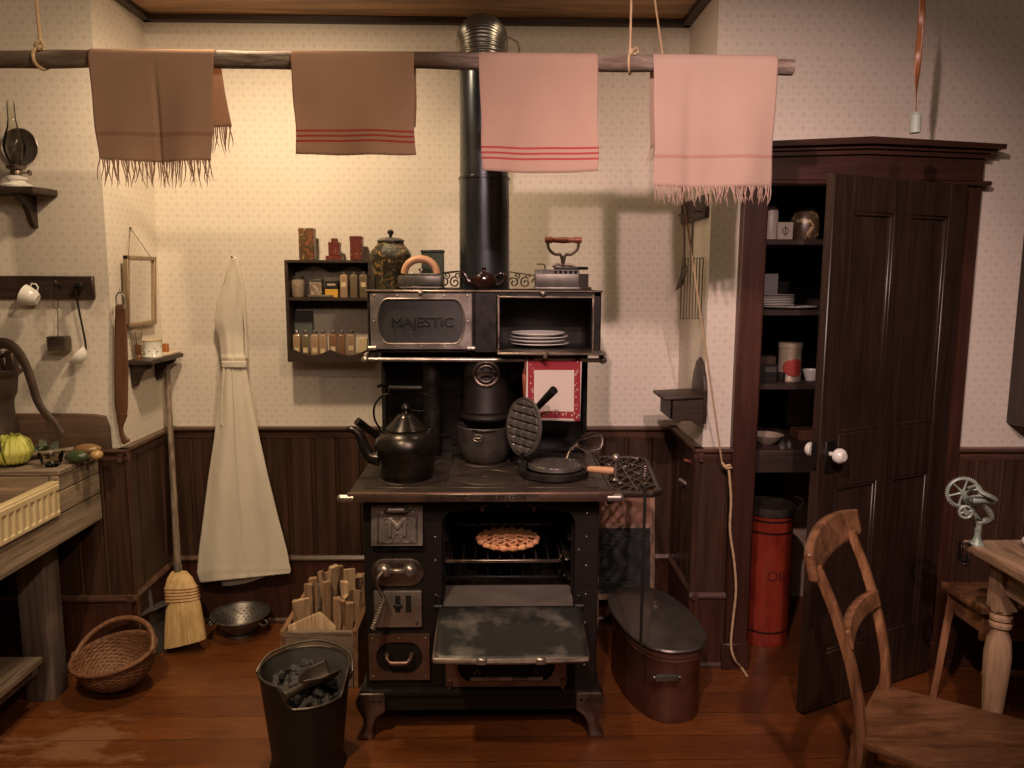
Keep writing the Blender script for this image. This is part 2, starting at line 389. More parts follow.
# ================================================================== ROOM
XL, XR, YF, YB, ZC = -1.435, 0.80, 2.91, 3.34, 2.585
def bxs(name, boxes, m, **k):
    g = G()
    for q in boxes: g.box(*q)
    return struct(name, g, m, **k)
def floor_mat():
    m, nt, b = new('varnished_floor')
    v = coords(nt); s_ = sep(nt, v)
    pl = mth(nt, 'DIVIDE', s_[1], 0.135); idx = mth(nt, 'FLOOR', pl)
    wn = nt.nodes.new('ShaderNodeTexWhiteNoise'); wn.noise_dimensions = '1D'; nt.links.new(idx, wn.inputs['W'])
    gr = noise(nt, coords(nt, (0.14, 1, 1)), 34, 8, 0.66, 1.6)
    big = noise(nt, v, 2.0, 4)
    col = ramp(nt, gr, [(0.28, (0.11, 0.032, 0.009)), (0.55, (0.19, 0.060, 0.015)), (0.78, (0.26, 0.095, 0.026))])
    col = mixc(nt, mth(nt, 'MULTIPLY', wn.outputs[0], 0.42), col, (0.075, 0.020, 0.008))
    col = mixc(nt, ramp(nt, big, [(0.4, (0, 0, 0)), (0.68, (0.5, 0.5, 0.5))]), col, (0.055, 0.018, 0.008))
    # worn patch where the varnish has gone, by the sink
    dx = mth(nt, 'DIVIDE', mth(nt, 'SUBTRACT', s_[0], -1.43), 0.27); dy = mth(nt, 'DIVIDE', mth(nt, 'SUBTRACT', s_[1], 2.42), 0.17)
    d = mth(nt, 'SQRT', mth(nt, 'ADD', mth(nt, 'MULTIPLY', dx, dx), mth(nt, 'MULTIPLY', dy, dy)))
    nn = noise(nt, coords(nt, (0.45, 1, 1)), 11, 6, 0.7)
    wm = ramp(nt, mth(nt, 'ADD', d, mth(nt, 'MULTIPLY', mth(nt, 'SUBTRACT', nn, 0.5), 3.6)), [(0.45, (1, 1, 1)), (0.85, (0, 0, 0))])
    col = mixc(nt, mth(nt, 'MULTIPLY', wm, 0.75), col, mixc(nt, gr, (0.18, 0.08, 0.04), (0.33, 0.17, 0.09)))
    fr = mth(nt, 'FRACT', pl); gap = mth(nt, 'LESS_THAN', fr, 0.022)
    col = mixc(nt, mth(nt, 'MULTIPLY', gap, 0.8), col, (0.02, 0.008, 0.004))
    nt.links.new(col, b.inputs['Base Color'])
    rr = nt.nodes.new('ShaderNodeMapRange'); rr.inputs[3].default_value = 0.22; rr.inputs[4].default_value = 0.42; nt.links.new(big, rr.inputs[0]); nt.links.new(rr.outputs[0], b.inputs['Roughness'])
    bump(nt, b, mth(nt, 'SUBTRACT', gr, gap), 0.22, 0.003)
    return m
M['floor'] = floor_mat()
g = G(); g.grid(lambda u, v: (-2.4+5.4*u, -1.6+5.2*v, 0), 4, 4); struct('floor', g, M['floor'])
g = G()
g.box(-2.5, -2.4, -1.6, 3.0, 0, 3.2); struct('wall_left_side', g, M['plain'])
g = G(); g.box(3.0, 3.1, -1.6, 3.0, 0, 3.2); struct('wall_right_side', g, M['plain'])
g = G(); g.box(-2.5, 3.1, -1.7, -1.6, 0, 3.2); struct('wall_behind', g, M['plain'])
g = G(); g.box(-2.5, 3.1, -1.7, 2.91, 3.2, 3.3); struct('ceiling', g, M['plain'])
bxs('wall_back', [(XL-0.1, XR+0.08, YB, YB+0.1, 0, ZC+0.1)], M['paper'])
bxs('wall_left', [(-2.4, XL, YF, YF+0.1, 0, 3.2), (XL-0.1, XL, YF+0.1, YB, 0, ZC+0.1)], M['paper'])
bxs('wall_right', [(XR, XR+0.08, YF+0.06, YB, 0, ZC+0.1), (XR, 0.93, YF, YF+0.06, 0, 3.2), (0.93, 1.78, YF, YF+0.06, 2.0, 3.2), (1.78, 3.0, YF, YF+0.06, 0, 3.2)], M['paper'])
bxs('wall_above_alcove', [(XL, XR, YF+0.02, YF+0.1, ZC+0.04, 3.2)], M['paper'])
bxs('ceiling_alcove', [(XL, XR, YF, YB, ZC+0.012, ZC+0.05)], M['ceilw'])
g = G()
g.box(XL, XR, YB-0.035, YB, ZC-0.012, ZC+0.014, 0.004)
g.box(XL, XL+0.035, YF, YB, ZC-0.012, ZC+0.014, 0.004); g.box(XR-0.035, XR, YF, YB, ZC-0.012, ZC+0.014, 0.004)
struct('trim_1', g, M['darkw'])

# beadboard wainscot
def bead(g, x0, x1, z0, z1, bw, T):
    # profile along u, depth outward, mapped by T(u, d) -> (x, y)
    n = max(1, round((x1-x0)/bw)); w_ = (x1-x0)/n; pts = []
    for i in range(n):
        a = x0+i*w_
        pts += [(a, 0.006), (a+0.004, 0.015), (a+w_-0.020, 0.015), (a+w_-0.017, 0.009), (a+w_-0.014, 0.013), (a+w_-0.009, 0.016), (a+w_-0.004, 0.013)]
    pts.append((x1, 0.006))
    lo = [g.bm.verts.new((*T(u, d), z0)) for u, d in pts]; hi = [g.bm.verts.new((*T(u, d), z1)) for u, d in pts]
    for i in range(len(pts)-1): g.bm.faces.new((lo[i], lo[i+1], hi[i+1], hi[i]))
RZ = 0.90
def rail_prof(z, s_=1.0, big=True):
    if big: return [(0, z), (0.034, z), (0.036, z-0.010), (0.028, z-0.020), (0.020, z-0.024), (0.020, z-0.044), (0.015, z-0.052), (0, z-0.052)]
    return [(0, z), (0.020, z-0.004), (0.028, z-0.018), (0.026, z-0.026), (0.014, z-0.030), (0, z-0.030)]
def mold(g, prof, side, a0, a1, c):
    if side == 'back': g.prism([(c-d, z) for d, z in prof], 'yz', a0, a1)
    elif side == 'L': g.prism([(c+d, z) for d, z in prof], 'xz', a0, a1)
    elif side == 'R': g.prism([(c-d, z) for d, z in prof], 'xz', a0, a1)
segs = [('back', XL, XR, YB), ('L', YF-0.03, YB, XL), ('R', YF-0.03, YB, XR), ('back', -2.4, XL+0.034, YF), ('back', XR-0.034, 0.912, YF), ('back', 1.79, 3.0, YF)]
gw = G(); gr_ = G(); gb = G(); gc = G()
T = {'back': lambda c: (lambda u, d: (u, c-d)), 'L': lambda c: (lambda u, d: (c+d, u)), 'R': lambda c: (lambda u, d: (c-d, u))}
for side, a0, a1, c in segs:
    inner0, inner1 = a0, a1
    bead(gw, inner0 if side == 'back' else YF, inner1, 0.30, 0.86, 0.105, T[side](c))
    mold(gr_, rail_prof(RZ), side, a0, a1, c)
    mold(gc, rail_prof(0.318, big=False), side, a0, a1, c)
    mold(gb, [(0, 0), (0.030, 0), (0.030, 0.008), (0.024, 0.020), (0.017, 0.024), (0.017, 0.29), (0, 0.29)], side, a0, a1, c)
M['railw'] = M['railw']
struct('trim_2', gw, M['wains']); struct('trim_3', gr_, M['railw']); struct('trim_4', gc, M['railw']); struct('baseboard_alcove', gb, M['casing'])

# pantry behind the right wall
bxs('wall_pantry', [(0.93, 0.98, YF+0.06, 3.6, 0, 2.1), (1.80, 1.85, YF+0.06, 3.6, 0, 2.1), (0.93, 1.85, 3.6, 3.65, 0, 2.1), (0.93, 1.85, YF+0.05, 3.65, 2.1, 2.15)], M['pantryw'])
g = G(); g.box(0.908, 1.003, YF-0.035, YF+0.10, 0, 1.905, 0.006); g.box(0.900, 1.010, YF-0.042, YF, 0, 0.11, 0.004)
struct('trim_5', g, M['casing'])
g = G(); g.box(1.705, 1.795, YF-0.035, YF+0.10, 0, 1.905, 0.006); g.box(1.697, 1.803, YF-0.042, YF, 0, 0.11, 0.004)
struct('trim_6', g, M['casing'])
g = G()
g.box(0.908, 1.795, YF-0.035, YF+0.08, 1.905, 2.0, 0.004)
g.box(0.888, 1.818, YF-0.055, YF, 1.888, 1.905, 0.005)
def gable(x0, x1, z0, z1, rise): return [(x0, z0), ((x0+x1)/2, z0+rise*0.7), (x1, z0), (x1, z1), ((x0+x1)/2, z1+rise), (x0, z1)]
g.prism(gable(0.898, 1.805, 1.985, 2.003, 0.020), 'xz', YF-0.050, YF)
g.prism(gable(0.884, 1.818, 2.001, 2.014, 0.022), 'xz', YF-0.065, YF)
g.prism(gable(0.866, 1.836, 2.013, 2.030, 0.024), 'xz', YF-0.088, YF)
struct('trim_7', g, M['casex'])

# open pantry door
HX, HY = 1.698, YF-0.045
FE = (1.080, 2.566)
L = math.hypot(FE[0]-HX, FE[1]-HY); ang = math.atan2(FE[1]-HY, FE[0]-HX)
door = bpy.data.objects.new('door_1', None)
g = G()
TH = 0.036; ZT = 1.888; ZB = 0.012
st = 0.095; mid = 0.085
# local: u along leaf from hinge (0) to free edge (L); thickness in -v (0..TH); v positive side faces the pantry wall
rails = [(ZB, 0.22), (0.83, 1.02), (1.77, ZT)]
g.box(0, st, 0, TH, ZB, ZT, 0.003); g.box(L-st, L, 0, TH, ZB, ZT, 0.003)
for a, b_ in rails: g.box(st-0.002, L-st+0.002, 0.001, TH-0.001, a, b_, 0.002)
cx0 = (L-mid)/2
for a, b_ in ((0.22, 0.83), (1.02, 1.77)): g.box(cx0, cx0+mid, 0.001, TH-0.001, a-0.002, b_+0.002, 0.002)
pans = [(st, cx0), (cx0+mid, L-st)]
for a, b_ in ((0.22, 0.83), (1.02, 1.77)):
    for p, q in pans:
        g.box(p-0.003, q+0.003, TH/2-0.006, TH/2+0.006, a-0.003, b_+0.003)
        for yy in (0.004, TH-0.004):
            for bx_ in ((p, p+0.012, a, b_), (q-0.012, q, a, b_), (p, q, a, a+0.012), (p, q, b_-0.012, b_)):
                g.box(bx_[0], bx_[1], min(yy, TH/2), max(yy, TH/2), bx_[2], bx_[3], 0.003)
door = build('door_1', g, M['doorw']); door['kind'] = 'structure'
door.location = (HX, HY, 0); door.rotation_euler = (0, 0, ang); ORG[door] = None
g = G()
for sgn, y0 in ((1, TH), (-1, 0)):
    c = (L-0.052, y0, 0.955)
    mt = Matrix.Rotation(-pi/2*sgn, 3, 'X')
    g.lathe([(0, 0.062), (0.014, 0.061), (0.024, 0.052), (0.027, 0.042), (0.024, 0.031), (0.014, 0.024), (0.008, 0.018), (0.008, 0.0)], c, 24, mat=mt)
build('door_handle', g, M['white'], door, label='round white porcelain knobs')
g = G()
for sgn, y0 in ((1, TH), (-1, 0)): g.box(L-0.078, L-0.030, y0-0.003 if sgn > 0 else -0.003, y0+0.003 if sgn > 0 else 0.003, 0.885, 1.0, 0.002)
g.box(L-0.001, L+0.002, 0.008, 0.028, 0.90, 1.0)
build('lock_plate', g, M['iron'], door)
for z in (0.28, 1.48):
    g = G(); g.cyl((0.0, -0.006, z-0.045), (0.0, -0.006, z+0.045), 0.007); g.box(0.0, 0.035, -0.003, 0.001, z-0.04, z+0.04); build('hinge', g, M['nickeld'], door)
g = G(); g.box(1.0, 1.05, YF-0.004, YF+0.0, 0.0, 0.0)if False else None

# ================================================================== STOVE
S = thing('cooking_range', 'large black cast iron cooking range with nickel trim and warming closet', 'stove', (-0.047, 2.65, 0))
x0, x1, yf, yb = -0.436, 0.341, 2.45, 2.945
ox0, ox1 = -0.178, 0.262
g = G()
g.box(x0, ox0, yf, yb, 0.165, 0.84, 0.004)               # firebox side
g.box(ox1, x1, yf, yb, 0.165, 0.84, 0.004)
g.box(ox0-0.002, ox1+0.002, yf, yb, 0.165, 0.455, 0.0)
g.box(ox0-0.002, ox1+0.002, yf+0.06, yb, 0.80, 0.84, 0.0)
g.box(ox0-0.002, ox1+0.002, yb-0.04, yb, 0.45, 0.82, 0.0)
N = 48
arch = [(ox0-0.002, 0.84)]
pts = []
for i in range(N+1):
    t = i/N; x = ox0+(ox1-ox0)*t; e = min(t, 1-t)
    z = 0.797 - 0.014*(2*t-1)**2 - 0.034*(1-math.sqrt(max(0, 1-(1-min(e/0.09, 1))**2)))
    pts.append((x, z))
g.prism([(ox0-0.002, 0.838)]+[(ox0-0.002, pts[0][1])]+pts+[(ox1+0.002, pts[-1][1]), (ox1+0.002, 0.838)], 'xz', yf, yf+0.06)
build('cabinet', g, M['ironflat'], S)
g = G()   # plinth, base mouldings
g.box(x0-0.022, x1+0.016, yf-0.022, yb, 0.150, 0.172, 0.006, seg=2)
g.box(x0-0.012, x1+0.008, yf-0.008, yb, 0.090, 0.152, 0.006)
build('plinth', g, M['ironflat'], S)
for sx in (-1, 1):
    for yy in (yf-0.030, yb-0.10):
        g = G(); bx_ = x0-0.020 if sx < 0 else x1+0.014
        pr_ = [(0, 0.165), (-0.012, 0.150), (-0.016, 0.125), (-0.006, 0.10), (0.008, 0.075), (0.010, 0.050), (0.000, 0.026), (-0.012, 0.010), (-0.014, 0.0), (0.040, 0.0), (0.044, 0.012), (0.040, 0.032), (0.046, 0.060), (0.058, 0.082), (0.085, 0.100), (0.085, 0.165)]
        poly = [(bx_-sx*(-1)*0 + (p if sx < 0 else -p), q) for p, q in pr_]
        g.prism(poly, 'xz', yy, yy+0.055, 0.007)
        lg = build('leg', g, M['nickeld'], S)
        if yy < 2.6:
            g = G()
            for q in (0.046, 0.066): g.sph((bx_+(q if sx < 0 else -q), yy-0.001, 0.140), (0.006, 0.005, 0.006), 10)
            build('bolt', g, M['iron'], lg)
# hob
g = G()
hx0, hx1, hy0, hy1, hz = -0.468, 0.372, 2.385, 2.955, 0.874
g.prism([(hx0, hy0+0.0), (hx1, hy0), (hx1, hy1), (hx0, hy1)], 'xy', 0.842, hz-0.003, 0.004)
build('hob', g, M['hob'], S)
g = G()
for a, b_ in ((-0.43, -0.165), (-0.160, 0.095), (0.100, 0.335)):
    g.box(a, b_, hy0+0.045, hy1-0.03, hz-0.004, hz, 0.0015)
hp = build('hob_plates', g, M['hob'], S)
for cx_, cy_ in ((-0.295, 2.56), (-0.035, 2.56), (-0.295, 2.80), (-0.035, 2.80), (0.215, 2.58), (0.215, 2.80)):
    g = G(); g.lathe([(0, 0.002), (0.092, 0.002), (0.095, 0.0005), (0.097, -0.0005), (0.099, 0.0015), (0.101, 0.0)], (cx_, cy_, hz), 40)
    g.box(cx_-0.012, cx_+0.012, cy_-0.004, cy_+0.004, hz+0.001, hz+0.004, 0.001)
    build('hob_lid', g, M['hob'], hp)
g = G()
g.box(hx0-0.004, hx1+0.004, hy0-0.010, hy0+0.004, 0.840, 0.872, 0.005, seg=2)
tr = build('front_trim', g, M['coppernick'], S)
g = G(); g.box(-0.225, 0.135, hy0-0.013, hy0-0.008, 0.844, 0.868, 0.001)
pl_ = build('name_plate', g, M['nickeld'], S)
textobj('raised_lettering', 'MAJESTIC MFG.CO.ST.LOUIS', 0.019, FACE(-0.045, hy0-0.0146, 0.856), 0.0012, M['ironflat'], pl_, 1.2)
for sx, bx_ in ((-1, hx0-0.004), (1, hx1+0.004)):
    g = G(); g.cyl((bx_-sx*0.02, hy0+0.0, 0.852), (bx_+sx*0.018, hy0, 0.852), 0.013); g.sph((bx_+sx*0.020, hy0, 0.852), (0.014, 0.013, 0.013), 14)
    build('corner_knob', g, M['nickel'], S)
# oven fittings
g = G(); g.prism([(yf-0.004, 0.455), (yf-0.004, 0.462), (yf+0.085, 0.492), (yf+0.10, 0.492), (yf+0.10, 0.455)], 'yz', ox0+0.003, ox1-0.003)
build('oven_lip', g, M['lipiron'], S)
g = G()
g.box(ox0, ox0+0.006, yf+0.05, yb-0.04, 0.46, 0.80); g.box(ox1-0.006, ox1, yf+0.05, yb-0.04, 0.46, 0.80)
for i in range(9): 
    xx = ox0+0.035+i*0.046; g.box(xx-0.004, xx+0.004, yb-0.046, yb-0.038, 0.46, 0.80, 0.002)
for zz in (0.53, 0.6, 0.67):
    for xx in (ox0+0.012, ox1-0.012): g.box(xx-0.006, xx+0.006, yf+0.06, yb-0.05, zz-0.004, zz+0.004)
build('oven_lining', g, M['iron'], S)
def rack(z, ya, yb_, m):
    g = G()
    g.box(ox0+0.004, ox1-0.045, ya, ya+0.010, z-0.006, z+0.006, 0.003)
    g.box(ox0+0.010, ox1-0.010, yb_-0.008, yb_, z-0.004, z+0.004)
    for i in range(10):
        xx = ox0+0.025+i*0.0415; g.tube([(xx, ya+0.004, z), (xx, yb_-0.004, z)], 0.0028, 6)
    for xx in (ox0+0.010, ox1-0.022): g.box(xx-0.007, xx+0.007, ya+0.01, yb_, z-0.004, z+0.005, 0.002)
    g.tube([(ox1-0.05, ya+0.004, z), (ox1-0.040, ya+0.004, z+0.02), (ox1-0.030, ya+0.03, z+0.024), (ox1-0.034, ya+0.06, z+0.012), (ox1-0.022, ya+0.08, z+0.004)], 0.004, 6)
    return build('oven_rack', g, m, S)
rack(0.602, yf+0.035, yb-0.06, M['nickeld']); rack(0.515, yf+0.11, yb-0.06, M['iron'])
# open oven door
g = G()
def dpt(u, v):   # u across, v from hinge(0) to free edge(1)
    ff = -0.185+(0.276+0.185)*u; bow = 0.010*(1-(2*u-1)**2)*v
    return (ff, 2.442-0.275*v-bow, 0.456-0.040*v)
g.grid(dpt, 24, 14)
od = build('oven_door', g, M['dooriron'], S, thick=0.016)
g = G(); g.tube([dpt(i/24, 1.0) for i in range(25)], 0.009, 8); g.tube([dpt(0, 0), dpt(0, 1)], 0.007, 8); g.tube([dpt(1, 0), dpt(1, 1)], 0.007, 8)
build('door_edge', g, M['nickeld'], od)
for u in (0.31, 0.69):
    g = G(); p = Vector(dpt(u, 1.0)); g.box(p.x-0.016, p.x+0.016, p.y-0.012, p.y+0.006, p.z-0.008, p.z+0.014, 0.004); build('latch_tab', g, M['nickel'], od)
for xx in (-0.192, 0.278):
    g = G(); g.cyl((xx-0.014, 2.443, 0.462), (xx+0.014, 2.443, 0.462), 0.009); g.box(xx-0.010, xx+0.010, 2.443, 2.452, 0.45, 0.50, 0.003); build('hinge', g, M['iron'], od)
for xx in (-0.045, 0.125):
    g = G(); g.box(xx-0.020, xx+0.020, yf-0.006, yf, 0.806, 0.814, 0.002); g.box(xx-0.006, xx+0.006, yf-0.012, yf, 0.790, 0.812, 0.002); build('latch_catch', g, M['nickeld'], S)
g = G()
for (xx, zz) in [(-0.2, 0.70), (-0.2, 0.62), (0.30, 0.78), (0.30, 0.70), (0.30, 0.60), (0.30, 0.50), (0.30, 0.40), (0.275, 0.655), (0.04, 0.806), (-0.2, 0.5), (0.30, 0.32), (0.30, 0.25)]: g.sph((xx, yf-0.001, zz), (0.0035, 0.002, 0.0035), 8)
build('rivets', g, M['nickel'], S)
# M door, tilted
g = G(); g.prism([(yf-0.002, 0.676), (yf-0.026, 0.680), (yf-0.006, 0.812), (yf-0.002, 0.812)], 'yz', -0.407, -0.240)
md_ = build('firebox_door', g, M['nickel'], S)
TM = Matrix.Translation((-0.322, yf-0.0175, 0.737)) @ Matrix.Rotation(R(81.5), 4, 'X')
g = G(); g.mx = TM
for bx_ in ((-0.066, -0.060, -0.045, 0.045), (0.060, 0.066, -0.045, 0.045), (-0.066, 0.066, -0.051, -0.045), (-0.066, 0.066, 0.040, 0.046)): g.box(bx_[0], bx_[1], bx_[2], bx_[3], -0.001, 0.003, 0.001)
build('raised_border', g, M['nickeld'], md_)
textobj('monogram', 'M', 0.085, TM @ Matrix.Translation((0, 0.0, 0.004)), 0.003, M['nickel'], md_, 1.05, 0.0012)
g = G(); g.mx = TM
for s_ in (-1, 1):
    g.tube([(s_*0.030+0.018*cos(a), -0.034+0.013*sin(a), 0.003) for a in [pi/2+s_*k*0.5 for k in range(10)]], 0.0032, 6)
    g.tube([(s_*0.034+0.011*cos(a), 0.024+0.009*sin(a), 0.003) for a in [k*0.55 for k in range(10)]], 0.0028, 6)
g.tube([(0.010*cos(a), -0.030+0.014*sin(a), 0.003) for a in [k*0.63 for k in range(10)]], 0.003, 6, closed=True)
build('monogram_scrolls', g, M['nickel'], md_)
g = G(); g.mx = TM
g.tube([(-0.036, 0.058, 0.004), (-0.032, 0.062, 0.020), (-0.024, 0.064, 0.028), (0.024, 0.064, 0.028), (0.032, 0.062, 0.020), (0.036, 0.058, 0.004)], [0.006, 0.007, 0.009, 0.009, 0.007, 0.006], 10)
for s_ in (-1, 1): g.lathe([(0, 0.006), (0.007, 0.005), (0.010, 0)], (s_*0.050, 0.050, 0.0), 12)
build('handle', g, M['nickel'], md_)
g = G(); g.box(-0.405, -0.242, yf-0.010, yf, 0.655, 0.668, 0.003); build('ledge', g, M['iron'], S)
# damper plate with crank
g = G()
def stadium(cx, cz, hw, hh, n=10, r=None):
    r = r or hh; out = []
    for cx_, a0 in ((cx+hw-r, -pi/2), (cx-hw+r, pi/2)):
        for i in range(n+1):
            a = a0+pi*i/n; out.append((cx_+r*cos(a), cz+(hh)*sin(a)))
    return out
g.prism(stadium(-0.326, 0.582, 0.088, 0.047), 'xz', yf-0.008, yf, 0.003)
dp = build('damper_plate', g, M['nickeld'], S)
g = G()
for xx in (-0.368, -0.285): g.lathe([(0, 0.018), (0.012, 0.016), (0.021, 0.008), (0.025, 0)], (xx, yf-0.007, 0.588), 20, mat=Matrix.Rotation(pi/2, 3, 'X'))
g.box(-0.355, -0.298, yf-0.018, yf-0.007, 0.580, 0.596, 0.004)
build('damper_bosses', g, M['nickel'], dp)
g = G(); cr = [(-0.372, yf-0.022, 0.586), (-0.384, yf-0.034, 0.575), (-0.388, yf-0.040, 0.552), (-0.374, yf-0.045, 0.525), (-0.364, yf-0.050, 0.505)]
g.tube(cr, [0.009, 0.008, 0.0065, 0.0065, 0.006], 8)
ck = build('crank', g, M['nickeld'], S)
g = G(); A_, B_ = Vector((-0.364, yf-0.050, 0.508)), Vector((-0.400, yf-0.075, 0.415))
g.tube([A_.lerp(B_, t/24) for t in range(25)], [0.0075+0.0035*(k % 2) for k in range(25)], 10)
build('coil_grip', g, M['nickel'], ck)
# draft slots panel
g = G(); g.box(-0.405, -0.246, yf-0.014, yf, 0.392, 0.520, 0.005, seg=2)
dr_ = build('draft_panel', g, M['nickel'], S)
g = G()
for xx in (-0.325, -0.290): g.box(xx-0.009, xx+0.009, yf-0.0155, yf-0.013, 0.445, 0.505, 0.001)
g.box(-0.340, -0.310, yf-0.020, yf-0.013, 0.463, 0.474, 0.002); g.sph((-0.262, yf-0.015, 0.408), 0.005, 8)
build('draft_slots', g, M['black'], dr_)
# ash door
g = G()
fr = [(-0.425, 0.205), (-0.222, 0.205), (-0.222, 0.365), (-0.425, 0.365)]
inn = stadium(-0.3235, 0.285, 0.078, 0.054, 8, 0.045)
def frame_poly(g, outer, inner, ya, yb_, nseg=36):
    # ring plate between a rectangle and a rounded opening
    cx = sum(p[0] for p in inner)/len(inner); cz = sum(p[1] for p in inner)/len(inner)
    hw = max(abs(p[0]-cx) for p in outer); hh = max(abs(p[1]-cz) for p in outer)
    ins = sorted(inner, key=lambda p: math.atan2(p[1]-cz, p[0]-cx)); V = []
    for p in ins:
        a = math.atan2(p[1]-cz, p[0]-cx); c_, s_ = cos(a), sin(a)
        k = min(hw/abs(c_) if abs(c_) > 1e-6 else 1e9, hh/abs(s_) if abs(s_) > 1e-6 else 1e9)
        V.append((p, (cx+c_*k, cz+s_*k)))
    for sx in (-1, 1):
        for sz in (-1, 1):
            a = math.atan2(sz*hh, sx*hw)
            j = min(range(len(V)), key=lambda i: abs(math.atan2(V[i][0][1]-cz, V[i][0][0]-cx)-a)); V[j] = (V[j][0], (cx+sx*hw, cz+sz*hh))
    R4 = [[g.bm.verts.new((q[0], y_, q[1])) for q in row] for row, y_ in (([v[1] for v in V], ya), ([v[0] for v in V], ya), ([v[0] for v in V], yb_), ([v[1] for v in V], yb_))]
    n = len(V)
    for r_ in range(4):
        a, b_ = R4[r_], R4[(r_+1) % 4]
        for i in range(n): g.bm.faces.new((a[i], a[(i+1) % n], b_[(i+1) % n], b_[i]))
frame_poly(g, fr, inn, yf-0.012, yf)
ad = build('ash_door', g, M['coppernick'], S)
g = G(); g.box(-0.405, -0.245, yf-0.004, yf+0.001, 0.225, 0.345); build('door_panel', g, M['ironflat'], ad)
g = G(); g.tube([(-0.365, yf-0.006, 0.293), (-0.362, yf-0.030, 0.288), (-0.350, yf-0.036, 0.277), (-0.297, yf-0.036, 0.277), (-0.285, yf-0.030, 0.288), (-0.282, yf-0.006, 0.293)], [0.010, 0.007, 0.008, 0.008, 0.007, 0.010], 10)
build('handle', g, M['coppernick'], ad)
g = G()
for xx in (-0.412, -0.3235, -0.235):
    for zz in (0.217, 0.353): g.sph((xx, yf-0.012, zz), (0.004, 0.003, 0.004), 8)
build('rivets', g, M['nickeld'], ad)
# lower drawer
g = G(); frame_poly(g, [(-0.168, 0.180), (0.238, 0.180), (0.238, 0.330), (-0.168, 0.330)], stadium(0.035, 0.262, 0.165, 0.062, 8, 0.045), yf-0.014, yf)
dw = build('drawer', g, M['coppernick'], S)
g = G(); g.box(-0.14, 0.21, yf-0.005, yf+0.001, 0.19, 0.325); build('drawer_panel', g, M['ironflat'], dw)
g = G(); g.tube([(-0.085+0.24*k/60, yf-0.040, 0.225) for k in range(61)], [0.009-(0.0025 if (k % 3 == 0 and 10 < k < 50 and not 25 < k < 35) else 0) for k in range(61)], 12)
for xx in (-0.062, 0.132): g.tube([(xx-0.015, yf-0.040, 0.225), (xx, yf-0.02, 0.250), (xx, yf-0.004, 0.256), (xx, yf-0.02, 0.250), (xx+0.015, yf-0.040, 0.225)], 0.004, 6)
build('handle', g, M['nickel'], dw)
textobj('raised_lettering', 'PORTELL & SON', 0.018, FACE(0.035, yf-0.0055, 0.262), 0.0015, M['coppernick'], dw, 1.3)
for xx in (-0.155, 0.226):
    g = G(); g.cyl((xx, yf-0.018, 0.176), (xx, yf-0.018, 0.206), 0.007); build('hinge', g, M['nickeld'], dw)
# upright back panel, drum and shelf
px0, px1 = -0.432, 0.345
g = G(); g.box(px0, px1, 2.945, 2.975, 0.16, 1.29, 0.003); build('back_panel', g, M['gloss'], S)
g = G(); g.box(px0-0.008, px0+0.010, 2.935, 2.985, 0.874, 1.29, 0.003); g.box(px1-0.010, px1+0.008, 2.935, 2.985, 0.874, 1.29, 0.003); build('uprights', g, M['iron'], S)
g = G(); g.box(-0.17, 0.09, 2.925, 2.945, 0.905, 0.925, 0.004); g.box(-0.43, -0.17, 2.930, 2.945, 0.935, 0.945, 0.004)
g.cyl((-0.245, 2.90, 0.874), (-0.245, 2.90, 1.28), 0.035); g.box(0.13, 0.24, 2.92, 2.945, 0.995, 1.015, 0.004)
g.tube([(-0.40, 2.93, 1.125), (-0.43, 2.90, 1.145), (-0.445, 2.88, 1.14)], 0.006, 6)
build('back_fittings', g, M['iron'], S)
DC = (-0.038, 2.872)
g = G(); g.lathe([(0.0, 0.150), (0.096, 0.150), (0.099, 0.158), (0.096, 0.166), (0.090, 0.172), (0.092, 0.180), (0.086, 0.190), (0.080, 0.41), (0, 0.41)], (DC[0], DC[1], hz), 40)
fd = build('flue_drum', g, M['ironflat'], S)
g = G(); cc = (DC[0]+0.002, DC[1]-0.089, 1.200); g.tube([(cc[0]+0.045*cos(a), cc[1]+0.004+0.010*abs(cos(a)), cc[2]+0.045*sin(a)) for a in [2*pi*i/32 for i in range(32)]], 0.008, 8, closed=True)
g.tube([(cc[0]+0.030*cos(a), cc[1]+0.002, cc[2]+0.030*sin(a)) for a in [2*pi*i/32 for i in range(32)]], 0.004, 6, closed=True)
g.box(cc[0]-0.034, cc[0]+0.034, cc[1]-0.006, cc[1]+0.004, cc[2]-0.006, cc[2]+0.006, 0.002)
for s_ in (-1, 1): g.prism([(cc[0], cc[2]), (cc[0]+s_*0.031, cc[2]-0.017), (cc[0]+s_*0.034, cc[2]), (cc[0]+s_*0.031, cc[2]+0.017)], 'xz', cc[1]-0.003, cc[1]+0.004)
build('draft_dial', g, M['nickeld'], fd)
# warming closet
cx0, cx1, cy0, cy1, cz0, cz1 = -0.452, 0.372, 2.725, 2.985, 1.283, 1.503
rx0 = 0.004; rx1 = 0.345
g = G()
g.box(cx0, -0.075, cy0, cy1, cz0, cz1, 0.004)
g.box(-0.078, rx0, cy0, cy1, cz0, cz1, 0.004)
g.box(rx0-0.01, cx1, cy0, cy1, cz1-0.022, cz1, 0.004); g.box(rx0-0.01, cx1, cy0, cy1, cz0, cz0+0.014, 0.004)
g.box(rx1, cx1, cy0, cy1, cz0, cz1, 0.004); g.box(rx0-0.01, cx1, cy1-0.012, cy1, cz0, cz1)
wc = build('warming_closet', g, M['iron'], S)
g = G()
g.box(rx0+0.000, rx0+0.010, cy0-0.006, cy0+0.01, cz0+0.012, cz1-0.015, 0.003); g.box(rx1-0.006, rx1+0.004, cy0-0.006, cy0+0.01, cz0+0.012, cz1-0.015, 0.003)
